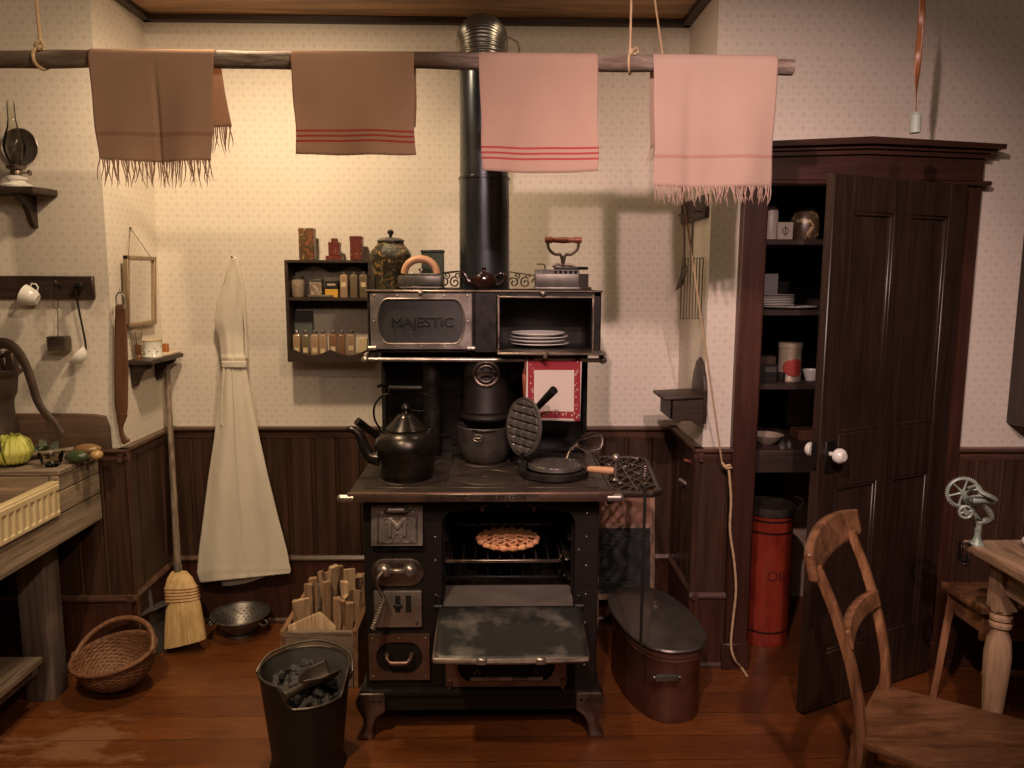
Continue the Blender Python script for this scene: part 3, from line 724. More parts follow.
g.box(rx0, rx1, cy0-0.006, cy0+0.006, cz1-0.026, cz1-0.018, 0.002); g.box(cx0-0.005, cx1+0.005, cy0-0.007, cy0+0.004, cz1-0.006, cz1+0.002, 0.003)
build('opening_trim', g, M['nickeld'], wc)
g = G(); frame_poly(g, [(-0.440, 1.298), (-0.086, 1.298), (-0.086, 1.492), (-0.440, 1.492)], stadium(-0.263, 1.395, 0.150, 0.078, 8, 0.035), cy0-0.014, cy0)
cdr = build('closet_door', g, M['nickel'], S)
g = G()
rr = stadium(-0.263, 1.395, 0.152, 0.079, 8, 0.035); g.tube([(p[0], cy0-0.013, p[1]) for p in rr], 0.004, 6, closed=True)
build('bright_rim', g, M['nickel'], cdr)
g = G(); g.box(-0.42, -0.105, cy0-0.007, cy0, 1.31, 1.48); pn = build('name_panel', g, pm('slate_grey_panel', (0.055, 0.055, 0.054), (0.075, 0.073, 0.070), 0.4, 0.5, 8), cdr)
textobj('raised_lettering', 'MAJESTIC', 0.047, FACE(-0.258, cy0-0.0095, 1.392), 0.0025, pm('panel_lettering', (0.042, 0.040, 0.038), (0.05, 0.047, 0.044), 0.35, 0.6, 8), cdr, 1.12, 0.0008)
g = G()
for xx in (-0.425, -0.345, -0.263, -0.18, -0.10):
    for zz in (1.306, 1.485): g.sph((xx, cy0-0.014, zz), (0.0045, 0.003, 0.0045), 8)
for xx in (-0.428, -0.098): g.sph((xx, cy0-0.014, 1.395), (0.0045, 0.003, 0.0045), 8)
build('rivets', g, M['nickel'], cdr)
for xx in (-0.435, -0.088):
    g = G(); g.cyl((xx-0.014, cy0-0.016, 1.301), (xx+0.014, cy0-0.016, 1.301), 0.008); build('hinge', g, M['nickel'], cdr)
for xx in (-0.263, 0.165):
    g = G(); g.box(xx-0.010, xx+0.010, cy0-0.022, cy0, 1.490, 1.503, 0.003); g.sph((xx, cy0-0.020, 1.494), 0.008, 10); build('latch', g, M['nickel'], wc)
g = G(); g.box(rx0+0.0, 0.378, cy0-0.105, cy0+0.002, cz0+0.002, cz0+0.012, 0.003); g.box(0.160, 0.176, cy0-0.112, cy0-0.100, cz0-0.008, cz0+0.014, 0.003)
build('lowered_closet_door', g, M['nickeld'], S)
g = G(); g.cyl((-0.452, 2.680, 1.264), (0.372, 2.680, 1.262), 0.0075)
for xx in (-0.455, 0.375): g.sph((xx, 2.68, 1.263), 0.014, 14); g.box(xx-0.006, xx+0.006, 2.68, 2.75, 1.258, 1.285, 0.003)
build('towel_bar', g, M['nickel'], S)
# scroll crest
def spiral(cx, cz, r0, turns, s_, y_, ph=0, n=26): return [(cx+s_*(r0*(1-0.82*i/n))*cos(ph+turns*2*pi*i/n), y_, cz+(r0*(1-0.82*i/n))*sin(ph+turns*2*pi*i/n)) for i in range(n+1)]
for xs, xe in ((-0.39, -0.135), (0.045, 0.315)):
    g = G(); y_ = 2.965; g.tube([(xs, y_, 1.506), (xe, y_, 1.506)], 0.005, 6)
    up_ = xe if xs < -0.2 else xs
    g.tube([(xs, y_, 1.545 if xs < -0.2 else 1.572), (xe, y_, 1.572 if xs < -0.2 else 1.535)], 0.004, 6)
    n = 6
    for i in range(n):
        cx_ = xs+(xe-xs)*(i+0.5)/n
        g.tube(spiral(cx_, 1.530, 0.021, 1.3, 1 if i % 2 else -1, y_, (i % 2)*pi/2), 0.0035, 6)
        g.tube(spiral(cx_+0.012, 1.556, 0.012, 1.1, -1 if i % 2 else 1, y_, -pi/2), 0.003, 6)
    build('scroll_crest', g, M['nickeld'], S)
# side shelf of pierced cast iron
SS = [(0.372, 2.40), (0.500, 2.385), (0.530, 2.41), (0.568, 2.83), (0.55, 2.87), (0.50, 2.885), (0.372, 2.885)]
g = G(); g.tube([(p[0], p[1], 0.862) for p in SS], 0.011, 8, closed=True)
for xa, xb in ((0.385, 0.548),):
    for i in range(4):
        yc = 2.455+i*0.125
        for j in range(2):
            cx_ = 0.415+j*0.085
            pts = [(cx_+(0.038)*cos(a)*(1-0.5*abs(sin(2*a))), yc+0.058*sin(a), 0.864) for a in [2*pi*k/24 for k in range(24)]]
            g.tube(pts, 0.0055, 6, closed=True)
            g.tube([(cx_-0.04, yc-0.06, 0.864), (cx_, yc, 0.864), (cx_+0.042, yc+0.06, 0.864)], 0.005, 6)
    g.tube([(0.4575, 2.40, 0.864), (0.4575, 2.88, 0.864)], 0.006, 6)
g.tube([(0.372, 2.5, 0.80), (0.50, 2.5, 0.858)], 0.008, 6); g.tube([(0.372, 2.8, 0.80), (0.50, 2.8, 0.858)], 0.008, 6)
build('side_shelf', g, M['hob'], S)

# stovepipe
PX, PY = -0.043, 2.875
SP = thing('stovepipe', 'tall blued metal stovepipe rising from the range behind the pole', 'stovepipe', (PX, PY, 1.505))
g = G(); g.lathe([(0.0, 0), (0.093, 0.0), (0.0925, 0.03), (0.0905, 0.38), (0.0905, 0.392), (0.094, 0.394), (0.094, 0.402), (0.0895, 0.404)], (PX, PY, 1.505), 48); build('lower_pipe', g, M['pipe'], SP)
g = G(); g.lathe([(0.0885, 0), (0.087, 0.38), (0.087, 0.385), (0.091, 0.388), (0.091, 0.398), (0.086, 0.40), (0.0, 0.40)], (PX, PY, 1.905), 48); build('upper_pipe', g, M['pipe'], SP)
g = G(); pts = []; rs = []; n = 200
for i in range(n+1):
    t = i/n; a = min(max((t-0.12)/0.62, 0), 1)*pi/2; rr_ = 0.135
    if t < 0.12: p = (PX-0.008, PY, 2.27+t*0.35)
    elif t <= 0.74: p = (PX-0.008, PY+rr_*(1-cos(a)), 2.312+rr_*sin(a)*0.72)
    else: p = (PX-0.008, PY+rr_+(t-0.74)*0.30, 2.409)
    pts.append(p); rs.append(0.094+0.0035*sin(i*2*pi/3.0))
pts.append((PX-0.008, YB-0.002, 2.409)); rs.append(0.09)
rs = [0.0925+(0.0022*math.sin(i*2*pi/6)) for i in range(len(pts))]; g.tube(pts, rs, 40)
build('elbow', g, M['elbow'], SP)
g = G(); g.tube([(PX+0.085, PY+0.02, 2.40), (PX+0.12, PY+0.05, 2.39), (PX+0.135, PY+0.1, 2.34), (PX+0.13, PY+0.12, 2.30), (PX+0.10, PY+0.08, 2.31)], 0.004, 6); build('wire_tie', g, M['nickel'], SP)
# ================================================================== LAUNDRY POLE AND TOWELS
rnd = random.Random(7)
def barkmat():
    m, nt, b = new('weathered_pole'); b.inputs['Roughness'].default_value = 0.8
    f = noise(nt, coords(nt, (0.12, 1, 1)), 40, 7, 0.7, 1.5); f2 = noise(nt, coords(nt, (0.5, 1, 1)), 9, 4)
    col = ramp(nt, f, [(0.32, (0.055, 0.035, 0.026)), (0.5, (0.21, 0.16, 0.125)), (0.72, (0.38, 0.32, 0.26))])
    col = mixc(nt, ramp(nt, f2, [(0.45, (0, 0, 0)), (0.62, (1, 1, 1))]), col, (0.12, 0.075, 0.05))
    nt.links.new(col, b.inputs['Base Color']); bump(nt, b, f, 0.7, 0.006); return m
M['pole'] = barkmat()
POY = 2.30
g = G(); pts = []; rs = []
for i in range(81):
    t = i/80; x = -1.95+2.80*t
    pts.append((x, POY+0.006*sin(5*t), 2.149+0.010*sin(t*3.1)+0.002*sin(23*t))); rs.append((0.024-0.002*t)*(1+0.04*sin(31*t)+0.03*sin(77*t+1)))
g.tube(pts, rs, 14)
pole = single('drying_pole', g, M['pole'], 'long weathered wooden pole hung across the room with towels on it', 'pole')
g = G()
for c_ in (-1.375, -1.30): g.tube([(c_+0.012*sin(k*0.7)*0.3, POY+0.030*cos(k*0.6), 2.152+0.030*sin(k*0.6)) for k in range(0, 11)], 0.012, 8)
def rope(name, p, q, label, sway=0.0, r=0.0045, knot=True):
    R_ = bpy.data.objects
    g = G(); p, q = Vector(p), Vector(q); n = 40; pts = []
    for i in range(n+1):
        t = i/n; v = p.lerp(q, t); pts.append((v.x+sway*sin(pi*t), v.y, v.z))
    g.tube(pts, [r*(1+0.18*(k % 2)) for k in range(n+1)], 8)
    if knot:
        g.tube([(p.x+0.008*cos(a), POY+0.028*cos(a*1.0), 2.155+0.028*sin(a)) for a in [2*pi*k/16 for k in range(16)]], r*1.1, 8, closed=True)
        g.sph((p.x, POY-0.012, 2.185), (r*2.6, r*2.2, r*3.2), 12)
        g.tube([(p.x, POY-0.016, 2.185), (p.x+0.016, POY-0.02, 2.196), (p.x+0.020, POY-0.02, 2.182), (p.x+0.006, POY-0.024, 2.174)], r*0.9, 6)
    return single(name, g, M['rope'], label, 'rope', loc=tuple(p))
a = W(41, 52, POY); rope('hanging_rope', (a.x, POY, 2.18), (a.x-0.012, POY, 3.2), 'jute rope with a knot, holding the pole at its left end')
a = W(630, 55, POY); rope('hanging_rope', (a.x, POY, 2.18), (a.x+0.002, POY, 3.2), 'thin jute rope tied round the pole between the two pink right-hand towels', r=0.003)

def clothmat(name, c, stripes, sc=(0.5, 0.07, 0.06), trans=0.42, hem=None):
    m, nt, b = new(name); out = nt.nodes['Material Output']
    z = sep(nt, coords(nt))[2]; col = None
    base = ramp(nt, noise(nt, coords(nt), 7, 3), [(0.3, c), (0.7, tuple(q*0.93 for q in c))]); col = base
    for (z0, z1, k) in stripes:
        q = mth(nt, 'MULTIPLY', mth(nt, 'GREATER_THAN', z, z0), mth(nt, 'LESS_THAN', z, z1)); col = mixc(nt, mth(nt, 'MULTIPLY', q, k), col, sc)
    d = nt.nodes.new('ShaderNodeBsdfDiffuse'); t = nt.nodes.new('ShaderNodeBsdfTranslucent'); mx = nt.nodes.new('ShaderNodeMixShader')
    nt.links.new(col, d.inputs[0]); nt.links.new(col, t.inputs[0]); mx.inputs[0].default_value = trans
    wv = noise(nt, coords(nt, (1, 1, 1)), 500, 1); bn = nt.nodes.new('ShaderNodeBump'); bn.inputs['Strength'].default_value = 0.25; bn.inputs['Distance'].default_value = 0.001
    nt.links.new(wv, bn.inputs['Height']); nt.links.new(bn.outputs[0], d.inputs['Normal'])
    nt.links.new(d.outputs[0], mx.inputs[1]); nt.links.new(t.outputs[0], mx.inputs[2]); nt.links.new(mx.outputs[0], out.inputs[0])
    return m
PR = 0.0295; PZ = 2.152
def towel(label, xa0, xa1, xb0, xb1, zb, zback, m, fringe=None, folds=(), backdx=0.0, seed=1, yb=0.0):
    """xa: top corners, xb: bottom corners; z is local to the pole axis height"""
    T_ = thing('towel', label, 'towel', ((xa0+xa1)/2, POY, PZ), group='towels on the pole')
    fl = PZ-zb; bl = PZ-zback; arc = pi*PR; Lt = fl+arc+bl; rr = random.Random(seed)
    ph = [rr.uniform(0, 6) for _ in range(4)]
    def P_(u, v):
        s_ = v*Lt
        if s_ < bl: y, z = POY+PR, PZ-(bl-s_); k = (bl-s_)/fl; dx = backdx*(bl-s_)/max(bl, 1e-6)
        elif s_ < bl+arc: a = (s_-bl)/PR; y, z = POY+PR*cos(a), PZ+PR*sin(a); k = 0; dx = 0
        else: k = (s_-bl-arc)/fl; y, z = POY-PR, PZ-(s_-bl-arc); dx = 0
        x = (xa0+(xa1-xa0)*u)*(1-k)+(xb0+(xb1-xb0)*u)*k + dx
        wv = 0.010*k*(sin(7*u+ph[0])+0.6*sin(13*u+ph[1]+k*1.2))
        for (fu, fw, fa) in folds: wv += -fa*math.exp(-((u-fu)/fw)**2)*min(1, k*2.5)
        if y > POY and s_ < bl: wv = -wv+0.004
        sag = 0.004*sin(pi*u)*k
        return (x+0.003*sin(9*k+ph[2])*k*(1 if u > 0.5 else -1)*abs(2*u-1)**4, y-wv*1.0-0.012*k*(1 if y < POY else -1)*0.5, z-sag)
    g = G(); g.grid(P_, 64, 60); build('cloth', g, m, T_, thick=0.0015, ang=180)
    if fringe:
        g = G()
        for side in (1.0, 0.0):
            for i in range(fringe[0]):
                u = (i+0.5)/fringe[0]; p = Vector(P_(u, side)); l_ = fringe[1]*rr.uniform(0.75, 1.12); a_ = rr.uniform(-0.012, 0.012); b_ = rr.uniform(-0.01, 0.01)
                g.tube([p+Vector((0, 0, 0.004)), p+Vector((a_*0.5, b_, -l_*0.35)), p+Vector((a_, b_*0.5, -l_*0.7)), p+Vector((a_*1.3+rr.uniform(-0.006, 0.006), 0, -l_))], [0.0021, 0.0017, 0.0013, 0.0005], 4)
        fo = build('fringe', g, M['rope'] if False else m, T_); fo['kind'] = 'stuff'
    return T_
STR = [(-0.226, -0.220, 0.85), (-0.240, -0.234, 0.85), (-0.253, -0.246, 0.85)]
tb = (0.52, 0.345, 0.245); tp = (0.64, 0.44, 0.34)
towel('brownish fringed towel with a centre crease, leftmost on the pole', W(93, 55, POY).x, W(217, 55, POY).x, W(106, 165, POY).x, W(217, 165, POY).x, 1.875, 1.98,
      clothmat('brown_cotton', tb, [(-0.212, -0.200, 0.45)], (0.34, 0.15, 0.10)), fringe=(58, 0.070), folds=((0.52, 0.018, 0.008),), backdx=0.030, seed=3)
towel('tan towel with three red stripes near its hem, left of the stovepipe', W(293, 55, POY).x, W(415, 55, POY).x, W(299, 153, POY).x, W(416, 153, POY).x, 1.895, 1.98,
      clothmat('tan_cotton', (0.55, 0.355, 0.25), [(a-0.000, b+0.000, k) for a, b, k in [(-0.196, -0.190, .85), (-0.210, -0.204, .85), (-0.224, -0.218, .85)]], (0.5, 0.05, 0.05)), seed=5)
towel('pink towel with three red stripes near its hem, right beside the stovepipe', W(479, 55, POY).x, W(597, 55, POY).x, W(483, 170, POY).x, W(596, 170, POY).x, 1.850, 1.95,
      clothmat('pink_cotton', tp, STR and [(-0.240, -0.234, .85), (-0.255, -0.249, .85), (-0.270, -0.264, .85)], (0.52, 0.05, 0.055)), seed=8)
towel('pale pink fringed towel at the right end of the pole', W(652, 55, POY).x, W(775, 57, POY).x, W(652, 190, POY).x, W(767, 190, POY).x, 1.812, 1.93,
      clothmat('pale_pink_cotton', (0.66, 0.48, 0.39), [(-0.262, -0.252, 0.5)], (0.52, 0.22, 0.18)), fringe=(60, 0.048), folds=((0.30, 0.06, 0.010),), seed=11)
# hoisting cord to the right-hand chair rail
g = G(); A_ = W(649, -40, 2.42); B_ = W(722, 463, 2.845)
A_ = B_ + (A_-B_)*((3.2-B_.z)/(A_.z-B_.z))
g.tube([A_.lerp(B_, i/60) for i in range(61)], [0.0028*(1+0.2*(i % 2)) for i in range(61)], 6)
k0 = B_; g.tube([k0, k0+Vector((0.010, -0.006, -0.010)), k0+Vector((0.028, -0.010, -0.006)), k0+Vector((0.036, -0.008, -0.014)), k0+Vector((0.016, -0.006, -0.020)), k0+Vector((0.004, -0.006, -0.012)), k0+Vector((0.024, -0.008, -0.016))], 0.005, 8)
q = [(729, 470), (731, 500), (730, 530), (734, 560), (736, 590), (733, 620), (731, 645), (735, 660)]
pts = [W(x_, y_, 2.835-0.0*i) for i, (x_, y_) in enumerate(q)]
pts += [Z(741, 667, 0.01), Z(747, 676, 0.006)]
def smooth(pts, n=6):
    P = [Vector(p) for p in pts]; out = []
    for i in range(len(P)-1):
        p0, p1, p2, p3 = P[max(i-1, 0)], P[i], P[i+1], P[min(i+2, len(P)-1)]
        for k in range(n):
            t = k/n; out.append(0.5*((2*p1)+(-p0+p2)*t+(2*p0-5*p1+4*p2-p3)*t*t+(-p0+3*p1-3*p2+p3)*t**3))
    return out+[P[-1]]
sp_ = smooth(pts); g.tube(sp_, [0.0042*(1+0.25*(i % 2)) for i in range(len(sp_))], 8)
single('hoisting_cord', g, M['rope'], 'long slanting cord tied at the right chair rail, its end trailing on the floor', 'cord', loc=(B_.x, B_.y, 0))
# flypaper
FP = thing('flypaper_strip', 'brown flypaper strip with pale green tube hanging above the pantry door', 'flypaper', (W(916, 120, 2.5).x, 2.5, W(916, 133, 2.5).z))
b0 = W(916, 118, 2.5); t0 = W(924, -60, 2.5)
g = G()
def fpg(u, v):
    p = b0.lerp(t0, v); wd = 0.004+0.016*min(1, v*5); a = 0.9*sin(v*9+0.6)
    return (p.x+(u-0.5)*wd*cos(a), p.y+(u-0.5)*wd*sin(a)+0.006*sin(v*7), p.z)
g.grid(fpg, 4, 40); build('sticky_strip', g, M['flypaper'], FP, thick=0.001)
g = G(); p = W(916, 116, 2.5); q_ = W(915, 133, 2.5); g.tube([q_, p, p+Vector((0.001, 0, 0.012))], [0.0165, 0.0165, 0.006], 16); build('tube', g, M['pale_green'], FP)

# ================================================================== LEFT WALL
OS = thing('lamp_shelf', 'dark wooden bracket shelf under the oil lamp on the left wall', 'shelf', (-1.70, 2.80, 1.83))
p = W(53, 190, 2.88); q_ = W(31, 186, 2.78)
g = G(); sz = q_.z
g.prism([(p.x-0.42, YF), (p.x, YF), (p.x, 2.86), (q_.x, 2.79), (p.x-0.42, 2.79)], 'xy', sz-0.022, sz, 0.002); build('board', g, M['darkw'], OS)
bxm = W(33, 210, 2.9).x
g = G(); g.prism([(YF, sz-0.022), (2.80, sz-0.022), (2.815, sz-0.045), (2.845, sz-0.055), (2.865, sz-0.085), (2.878, sz-0.115), (2.892, sz-0.135), (YF, sz-0.135)], 'yz', bxm-0.010, bxm+0.010, 0.002); build('bracket', g, M['darkw'], OS)
LP = thing('oil_lamp', 'oil lamp with glass chimney, white base and round tin reflector', 'lamp', (W(17, 183, 2.84).x, 2.84, sz))
lx = W(17, 183, 2.84).x
g = G(); g.lathe([(0, 0), (0.052, 0), (0.054, 0.006), (0.046, 0.012), (0.030, 0.018), (0.028, 0.024), (0.036, 0.028), (0.037, 0.036), (0.022, 0.042), (0, 0.042)], (lx, 2.84, sz), 28); build('base', g, M['white'], LP)
g = G(); g.lathe([(0, 0.042), (0.018, 0.042), (0.020, 0.052), (0.017, 0.060), (0.030, 0.066), (0.031, 0.074), (0.022, 0.080), (0.0, 0.080)], (lx, 2.84, sz), 28)
g.cyl((lx, 2.84, sz+0.052), (lx+0.045, 2.84, sz+0.052), 0.003); g.lathe([(0, -0.003), (0.010, -0.003), (0.010, 0.003), (0, 0.003)], (lx+0.047, 2.84, sz+0.052), 14, mat=Matrix.Rotation(pi/2, 3, 'Y'))
build('burner', g, M['nickeld'], LP)
g = G(); g.lathe([(0.018, 0.080), (0.026, 0.098), (0.034, 0.125), (0.036, 0.145), (0.030, 0.172), (0.018, 0.205), (0.013, 0.235), (0.012, 0.300)], (lx, 2.84, sz), 28); build('chimney', g, M['glass'], LP)
g = G(); c_ = W(20, 147, 2.885); g.lathe([(0, 0.0), (0.030, 0.002), (0.058, 0.009), (0.064, 0.014), (0.066, 0.012), (0.060, 0.007), (0.030, -0.001), (0, -0.003)], (c_.x, 2.895, c_.z), 36, mat=Matrix.Rotation(pi/2, 3, 'X')); build('reflector', g, M['tin'], LP)
# peg board
PB = thing('peg_board', 'dark wooden peg board on the left wall above the pump', 'peg board', (-1.65, YF, 1.47))
p = W(92, 276, 2.89); q_ = W(92, 299, 2.89)
g = G(); g.box(-2.35, p.x, 2.892, YF, q_.z, p.z, 0.003); build('board', g, M['darkw'], PB)
pegx = [W(28, 285, 2.86).x, W(55, 285, 2.86).x, W(76, 287, 2.86).x]; pz = (p.z+q_.z)/2+0.002
for i, xx in enumerate(pegx):
    g = G(); g.cyl((xx, 2.893, pz), (xx, 2.855, pz+0.006), 0.004, n=10)
    if i == 2: g.lathe([(0, -0.006), (0.016, -0.006), (0.018, 0), (0.014, 0.008), (0, 0.010)], (xx, 2.878, pz+0.002), 16, mat=Matrix.Rotation(pi/2, 3, 'X'))
    build('peg', g, M['iron'], PB)
# cup
CU = thing('enamel_cup', 'small white cup hung by its handle on the peg board', 'cup', tuple(W(31, 297, 2.84)), local=True, rot=(R(-6), R(-66), R(14)))
g = G(); g.lathe([(0, -0.024), (0.018, -0.024), (0.028, -0.012), (0.033, 0.006), (0.037, 0.028), (0.0355, 0.028), (0.031, 0.006), (0.026, -0.010), (0.016, -0.021), (0, -0.021)], (0, 0, 0), 28); build('bowl', g, M['white'], CU)
g = G(); g.tube([(0.028, 0, -0.010), (0.042, 0, -0.010), (0.050, 0, 0.002), (0.046, 0, 0.016), (0.034, 0, 0.014)], 0.003, 8); build('handle', g, M['white'], CU)
# soap shaker
SH = thing('soap_shaker', 'wire mesh soap shaker with long wire handle, hanging between cup and ladle', 'soap shaker', (W(58, 343, 2.87).x, 2.87, W(58, 351, 2.87).z))
a = W(49, 336, 2.87); b_ = W(69, 351, 2.87)
g = G(); g.box(a.x, b_.x, 2.85, 2.895, b_.z, a.z, 0.006, seg=2); bx2 = build('soap_box', g, M['wire'], SH)
g = G()
for i in range(9): 
    xx = a.x+(b_.x-a.x)*(i+0.5)/9; g.tube([(xx, 2.8485, b_.z), (xx, 2.8485, a.z)], 0.0012, 4)
for i in range(6):
    zz = b_.z+(a.z-b_.z)*(i+0.5)/6; g.tube([(a.x, 2.848, zz), (b_.x, 2.848, zz)], 0.0012, 4)
build('mesh', g, M['nickeld'], bx2)
g = G(); pts = [W(58, 337, 2.87), W(58, 320, 2.87), W(57, 309, 2.87), W(53, 306, 2.87), W(51, 284, 2.87), W(54, 282, 2.865), W(57, 284, 2.87), W(58, 308, 2.87)]; g.tube(smooth(pts, 4), 0.0016, 6); build('wire_handle', g, M['wire'], SH)
# ladle
LD = thing('ladle', 'white enamel ladle with dark handle, rightmost on the peg board', 'ladle', tuple(W(80, 358, 2.86)))
g = G(); pts = [W(75, 287, 2.862), W(78, 305, 2.868), W(82, 325, 2.868), W(85, 340, 2.866), W(86, 350, 2.862)]; g.tube(smooth(pts, 4), 0.0042, 8, flat=(1.5, 0.6)); build('handle', g, M['iron'], LD)
cc = W(78, 356, 2.845); g = G(); mt = Matrix.Rotation(R(-50), 3, 'Y') @ Matrix.Rotation(R(10), 3, 'X')
g.lathe([(0, -0.028), (0.016, -0.025), (0.030, -0.014), (0.038, 0.0), (0.040, 0.006), (0.036, 0.002), (0.028, -0.012), (0.014, -0.022), (0, -0.025)], cc, 28, mat=mt); build('bowl', g, M['white'], LD)
# sink unit
SX = -1.50
SK = thing('sink_cabinet', 'weathered wooden dry sink stand with thick legs and low shelf', 'sink stand', (-1.85, 2.3, 0))
g = G()
for (z0, z1, yy) in ((0.815, 0.868, 2.60), (0.737, 0.812, 2.60)): g.box(SX-0.03, SX, yy, 2.87, z0, z1, 0.003)
g.box(SX-0.03, SX, 1.2, 2.872, 0.632, 0.734, 0.004)
build('front_boards', g, M['grey_wood'], SK)
g = G(); g.box(-2.35, SX+0.006, 2.600, 2.735, 0.868, 0.890, 0.004); g.box(-2.35, SX+0.008, 2.738, 2.878, 0.869, 0.891, 0.004); build('drainboard', g, M['grey_woodx'], SK)
g = G(); g.box(-2.35, SX-0.03, 2.590, 2.602, 0.64, 0.868); g.box(-2.35, SX-0.03, 2.855, 2.875, 0.64, 0.868); build('inner_board', g, M['grey_woodx'], SK)
for (xx, yy) in ((-1.72, 2.675), (-2.32, 2.675), (-1.72, 1.3), (-2.32, 1.3)):
    g = G(); g.prism([(xx-0.002, yy), (xx+0.095, yy), (xx+0.100, yy+0.008), (xx+0.100, yy+0.095), (xx, yy+0.1)], 'xy', 0.0, 0.64, 0.004); build('leg', g, M['grey_woodz'], SK)
g = G(); g.box(-2.33, -1.613, 1.3, 2.62, 0.182, 0.205, 0.004); build('lower_shelf', g, M['grey_wood'], SK)
g = G(); g.box(-2.33, -1.66, 1.3, 2.66, 0.12, 0.18, 0.004); build('shelf_rail', g, M['grey_woodz'], SK)
BS = G(); p = W(107, 414, 2.885); q_ = W(107, 446, 2.885)
BS.prism([(-2.35, 0.892), (p.x+0.002, 0.892), (p.x, 0.985), (p.x-0.012, p.z-0.010), (p.x-0.05, p.z-0.003), (p.x-0.12, p.z), (-2.35, p.z)], 'xz', 2.880, 2.906, 0.003)
single('splashboard', BS, wood('splashboard_wood', (0.085, 0.045, 0.028), (0.14, 0.08, 0.05), 'x', 0.6, 9, 0.2), 'brown plank standing on the drainboard against the left wall', 'board')
# ceramic sink
CS = thing('ceramic_sink', 'cream ribbed apron sink set into the wooden sink stand', 'sink', (-1.75, 2.0, 0.74))
def sinkrib(u, v):
    y = 2.585-1.35*u; z = 0.736+0.118*v
    x = SX+0.012 + 0.004*(v)
    k = (u*1.35) % 0.036; inb = 0.17 < v < 0.80; 
    e = abs(k-0.018)
    if inb and e < 0.0115: 
        dep = 0.005*math.sqrt(max(0, 1-(e/0.0115)**2)); top = min(1, (0.80-v)/0.08); x -= dep*min(1, top*1.4)
    ed = min(v, 1-v)
    if ed < 0.05: x -= (0.05-ed)*0.15
    if u < 0.006: x -= (0.006-u)*2
    return (x, y, z)
g = G(); g.grid(sinkrib, 480, 40); build('ribbed_front', g, M['cream'], CS, ang=60)
g = G()
g.box(SX-0.02, SX+0.013, 1.235, 2.585, 0.846, 0.858, 0.004, seg=2)
g.box(SX-0.02, SX+0.008, 1.235, 2.585, 0.738, 0.850); g.box(-2.15, SX, 2.565, 2.585, 0.738, 0.78, 0.004); g.box(-2.15, -2.12, 1.235, 2.585, 0.738, 0.855, 0.004)
g.box(-2.15, SX, 1.235, 1.27, 0.738, 0.855); g.box(-2.15, SX, 1.235, 2.585, 0.738, 0.752)
build('basin', g, M['cream'], CS)
# pump
PC = W(-4, 400, 2.80); pxx = PC.x
PU = thing('water_pump', 'cast iron pitcher pump with long curved handle beside the sink', 'pump', (pxx, 2.80, 0.892))
M['pumpm'] = pm('brown_painted_iron', (0.055, 0.036, 0.027), (0.10, 0.068, 0.05), 0.5, 0.5, 18, bmp=0.15)
def zz(y_): return W(5, y_, 2.80).z
g = G(); g.lathe([(0, 0.0), (0.068, 0), (0.070, 0.012), (0.062, 0.022), (0.056, 0.03), (0.056, zz(402)-0.892), (0.060, zz(398)-0.892), (0.068, zz(394)-0.892), (0.072, zz(385)-0.892), (0.075, zz(377)-0.892), (0.090, zz(373)-0.892), (0.092, zz(370)-0.892), (0, zz(370)-0.892)], (pxx, 2.80, 0.892), 32); build('cylinder', g, M['pumpm'], PU)
g = G()
g.box(pxx+0.055, pxx+0.085, 2.78, 2.82, zz(371), zz(350), 0.004); g.prism([(pxx-0.03, zz(371)), (pxx+0.04, zz(371)), (pxx+0.030, zz(352)), (pxx+0.005, zz(346)), (pxx-0.03, zz(352))], 'xz', 2.785, 2.815, 0.004)
g.tube(smooth([(pxx+0.035, 2.80, zz(356)), (pxx+0.065, 2.80, zz(353)), (pxx+0.082, 2.80, zz(358)), (pxx+0.088, 2.80, zz(374))], 5), 0.008, 8); build('bearer', g, M['pumpm'], PU)
g = G(); pts = [W(-10, 349, 2.72), W(2, 343, 2.71), W(14, 348, 2.70), (W(24, 362, 2.69)), W(31, 380, 2.68), W(37, 400, 2.67), W(45, 413, 2.66), W(54, 422, 2.655), W(60, 431, 2.65), W(63, 437, 2.65)]
sp_ = smooth(pts, 5); nn_ = len(sp_); g.tube(sp_, [0.021-0.010*i/nn_+(0.006 if i > nn_-6 else 0) for i in range(nn_)], 10, flat=(0.6, 1.0)); build('handle', g, M['pumpm'], PU)
g = G(); g.tube([(pxx+0.03, 2.70, 1.0), (pxx+0.09, 2.64, 0.985), (pxx+0.12, 2.58, 0.965)], [0.022, 0.020, 0.022], 12); build('spout', g, M['pumpm'], PU)
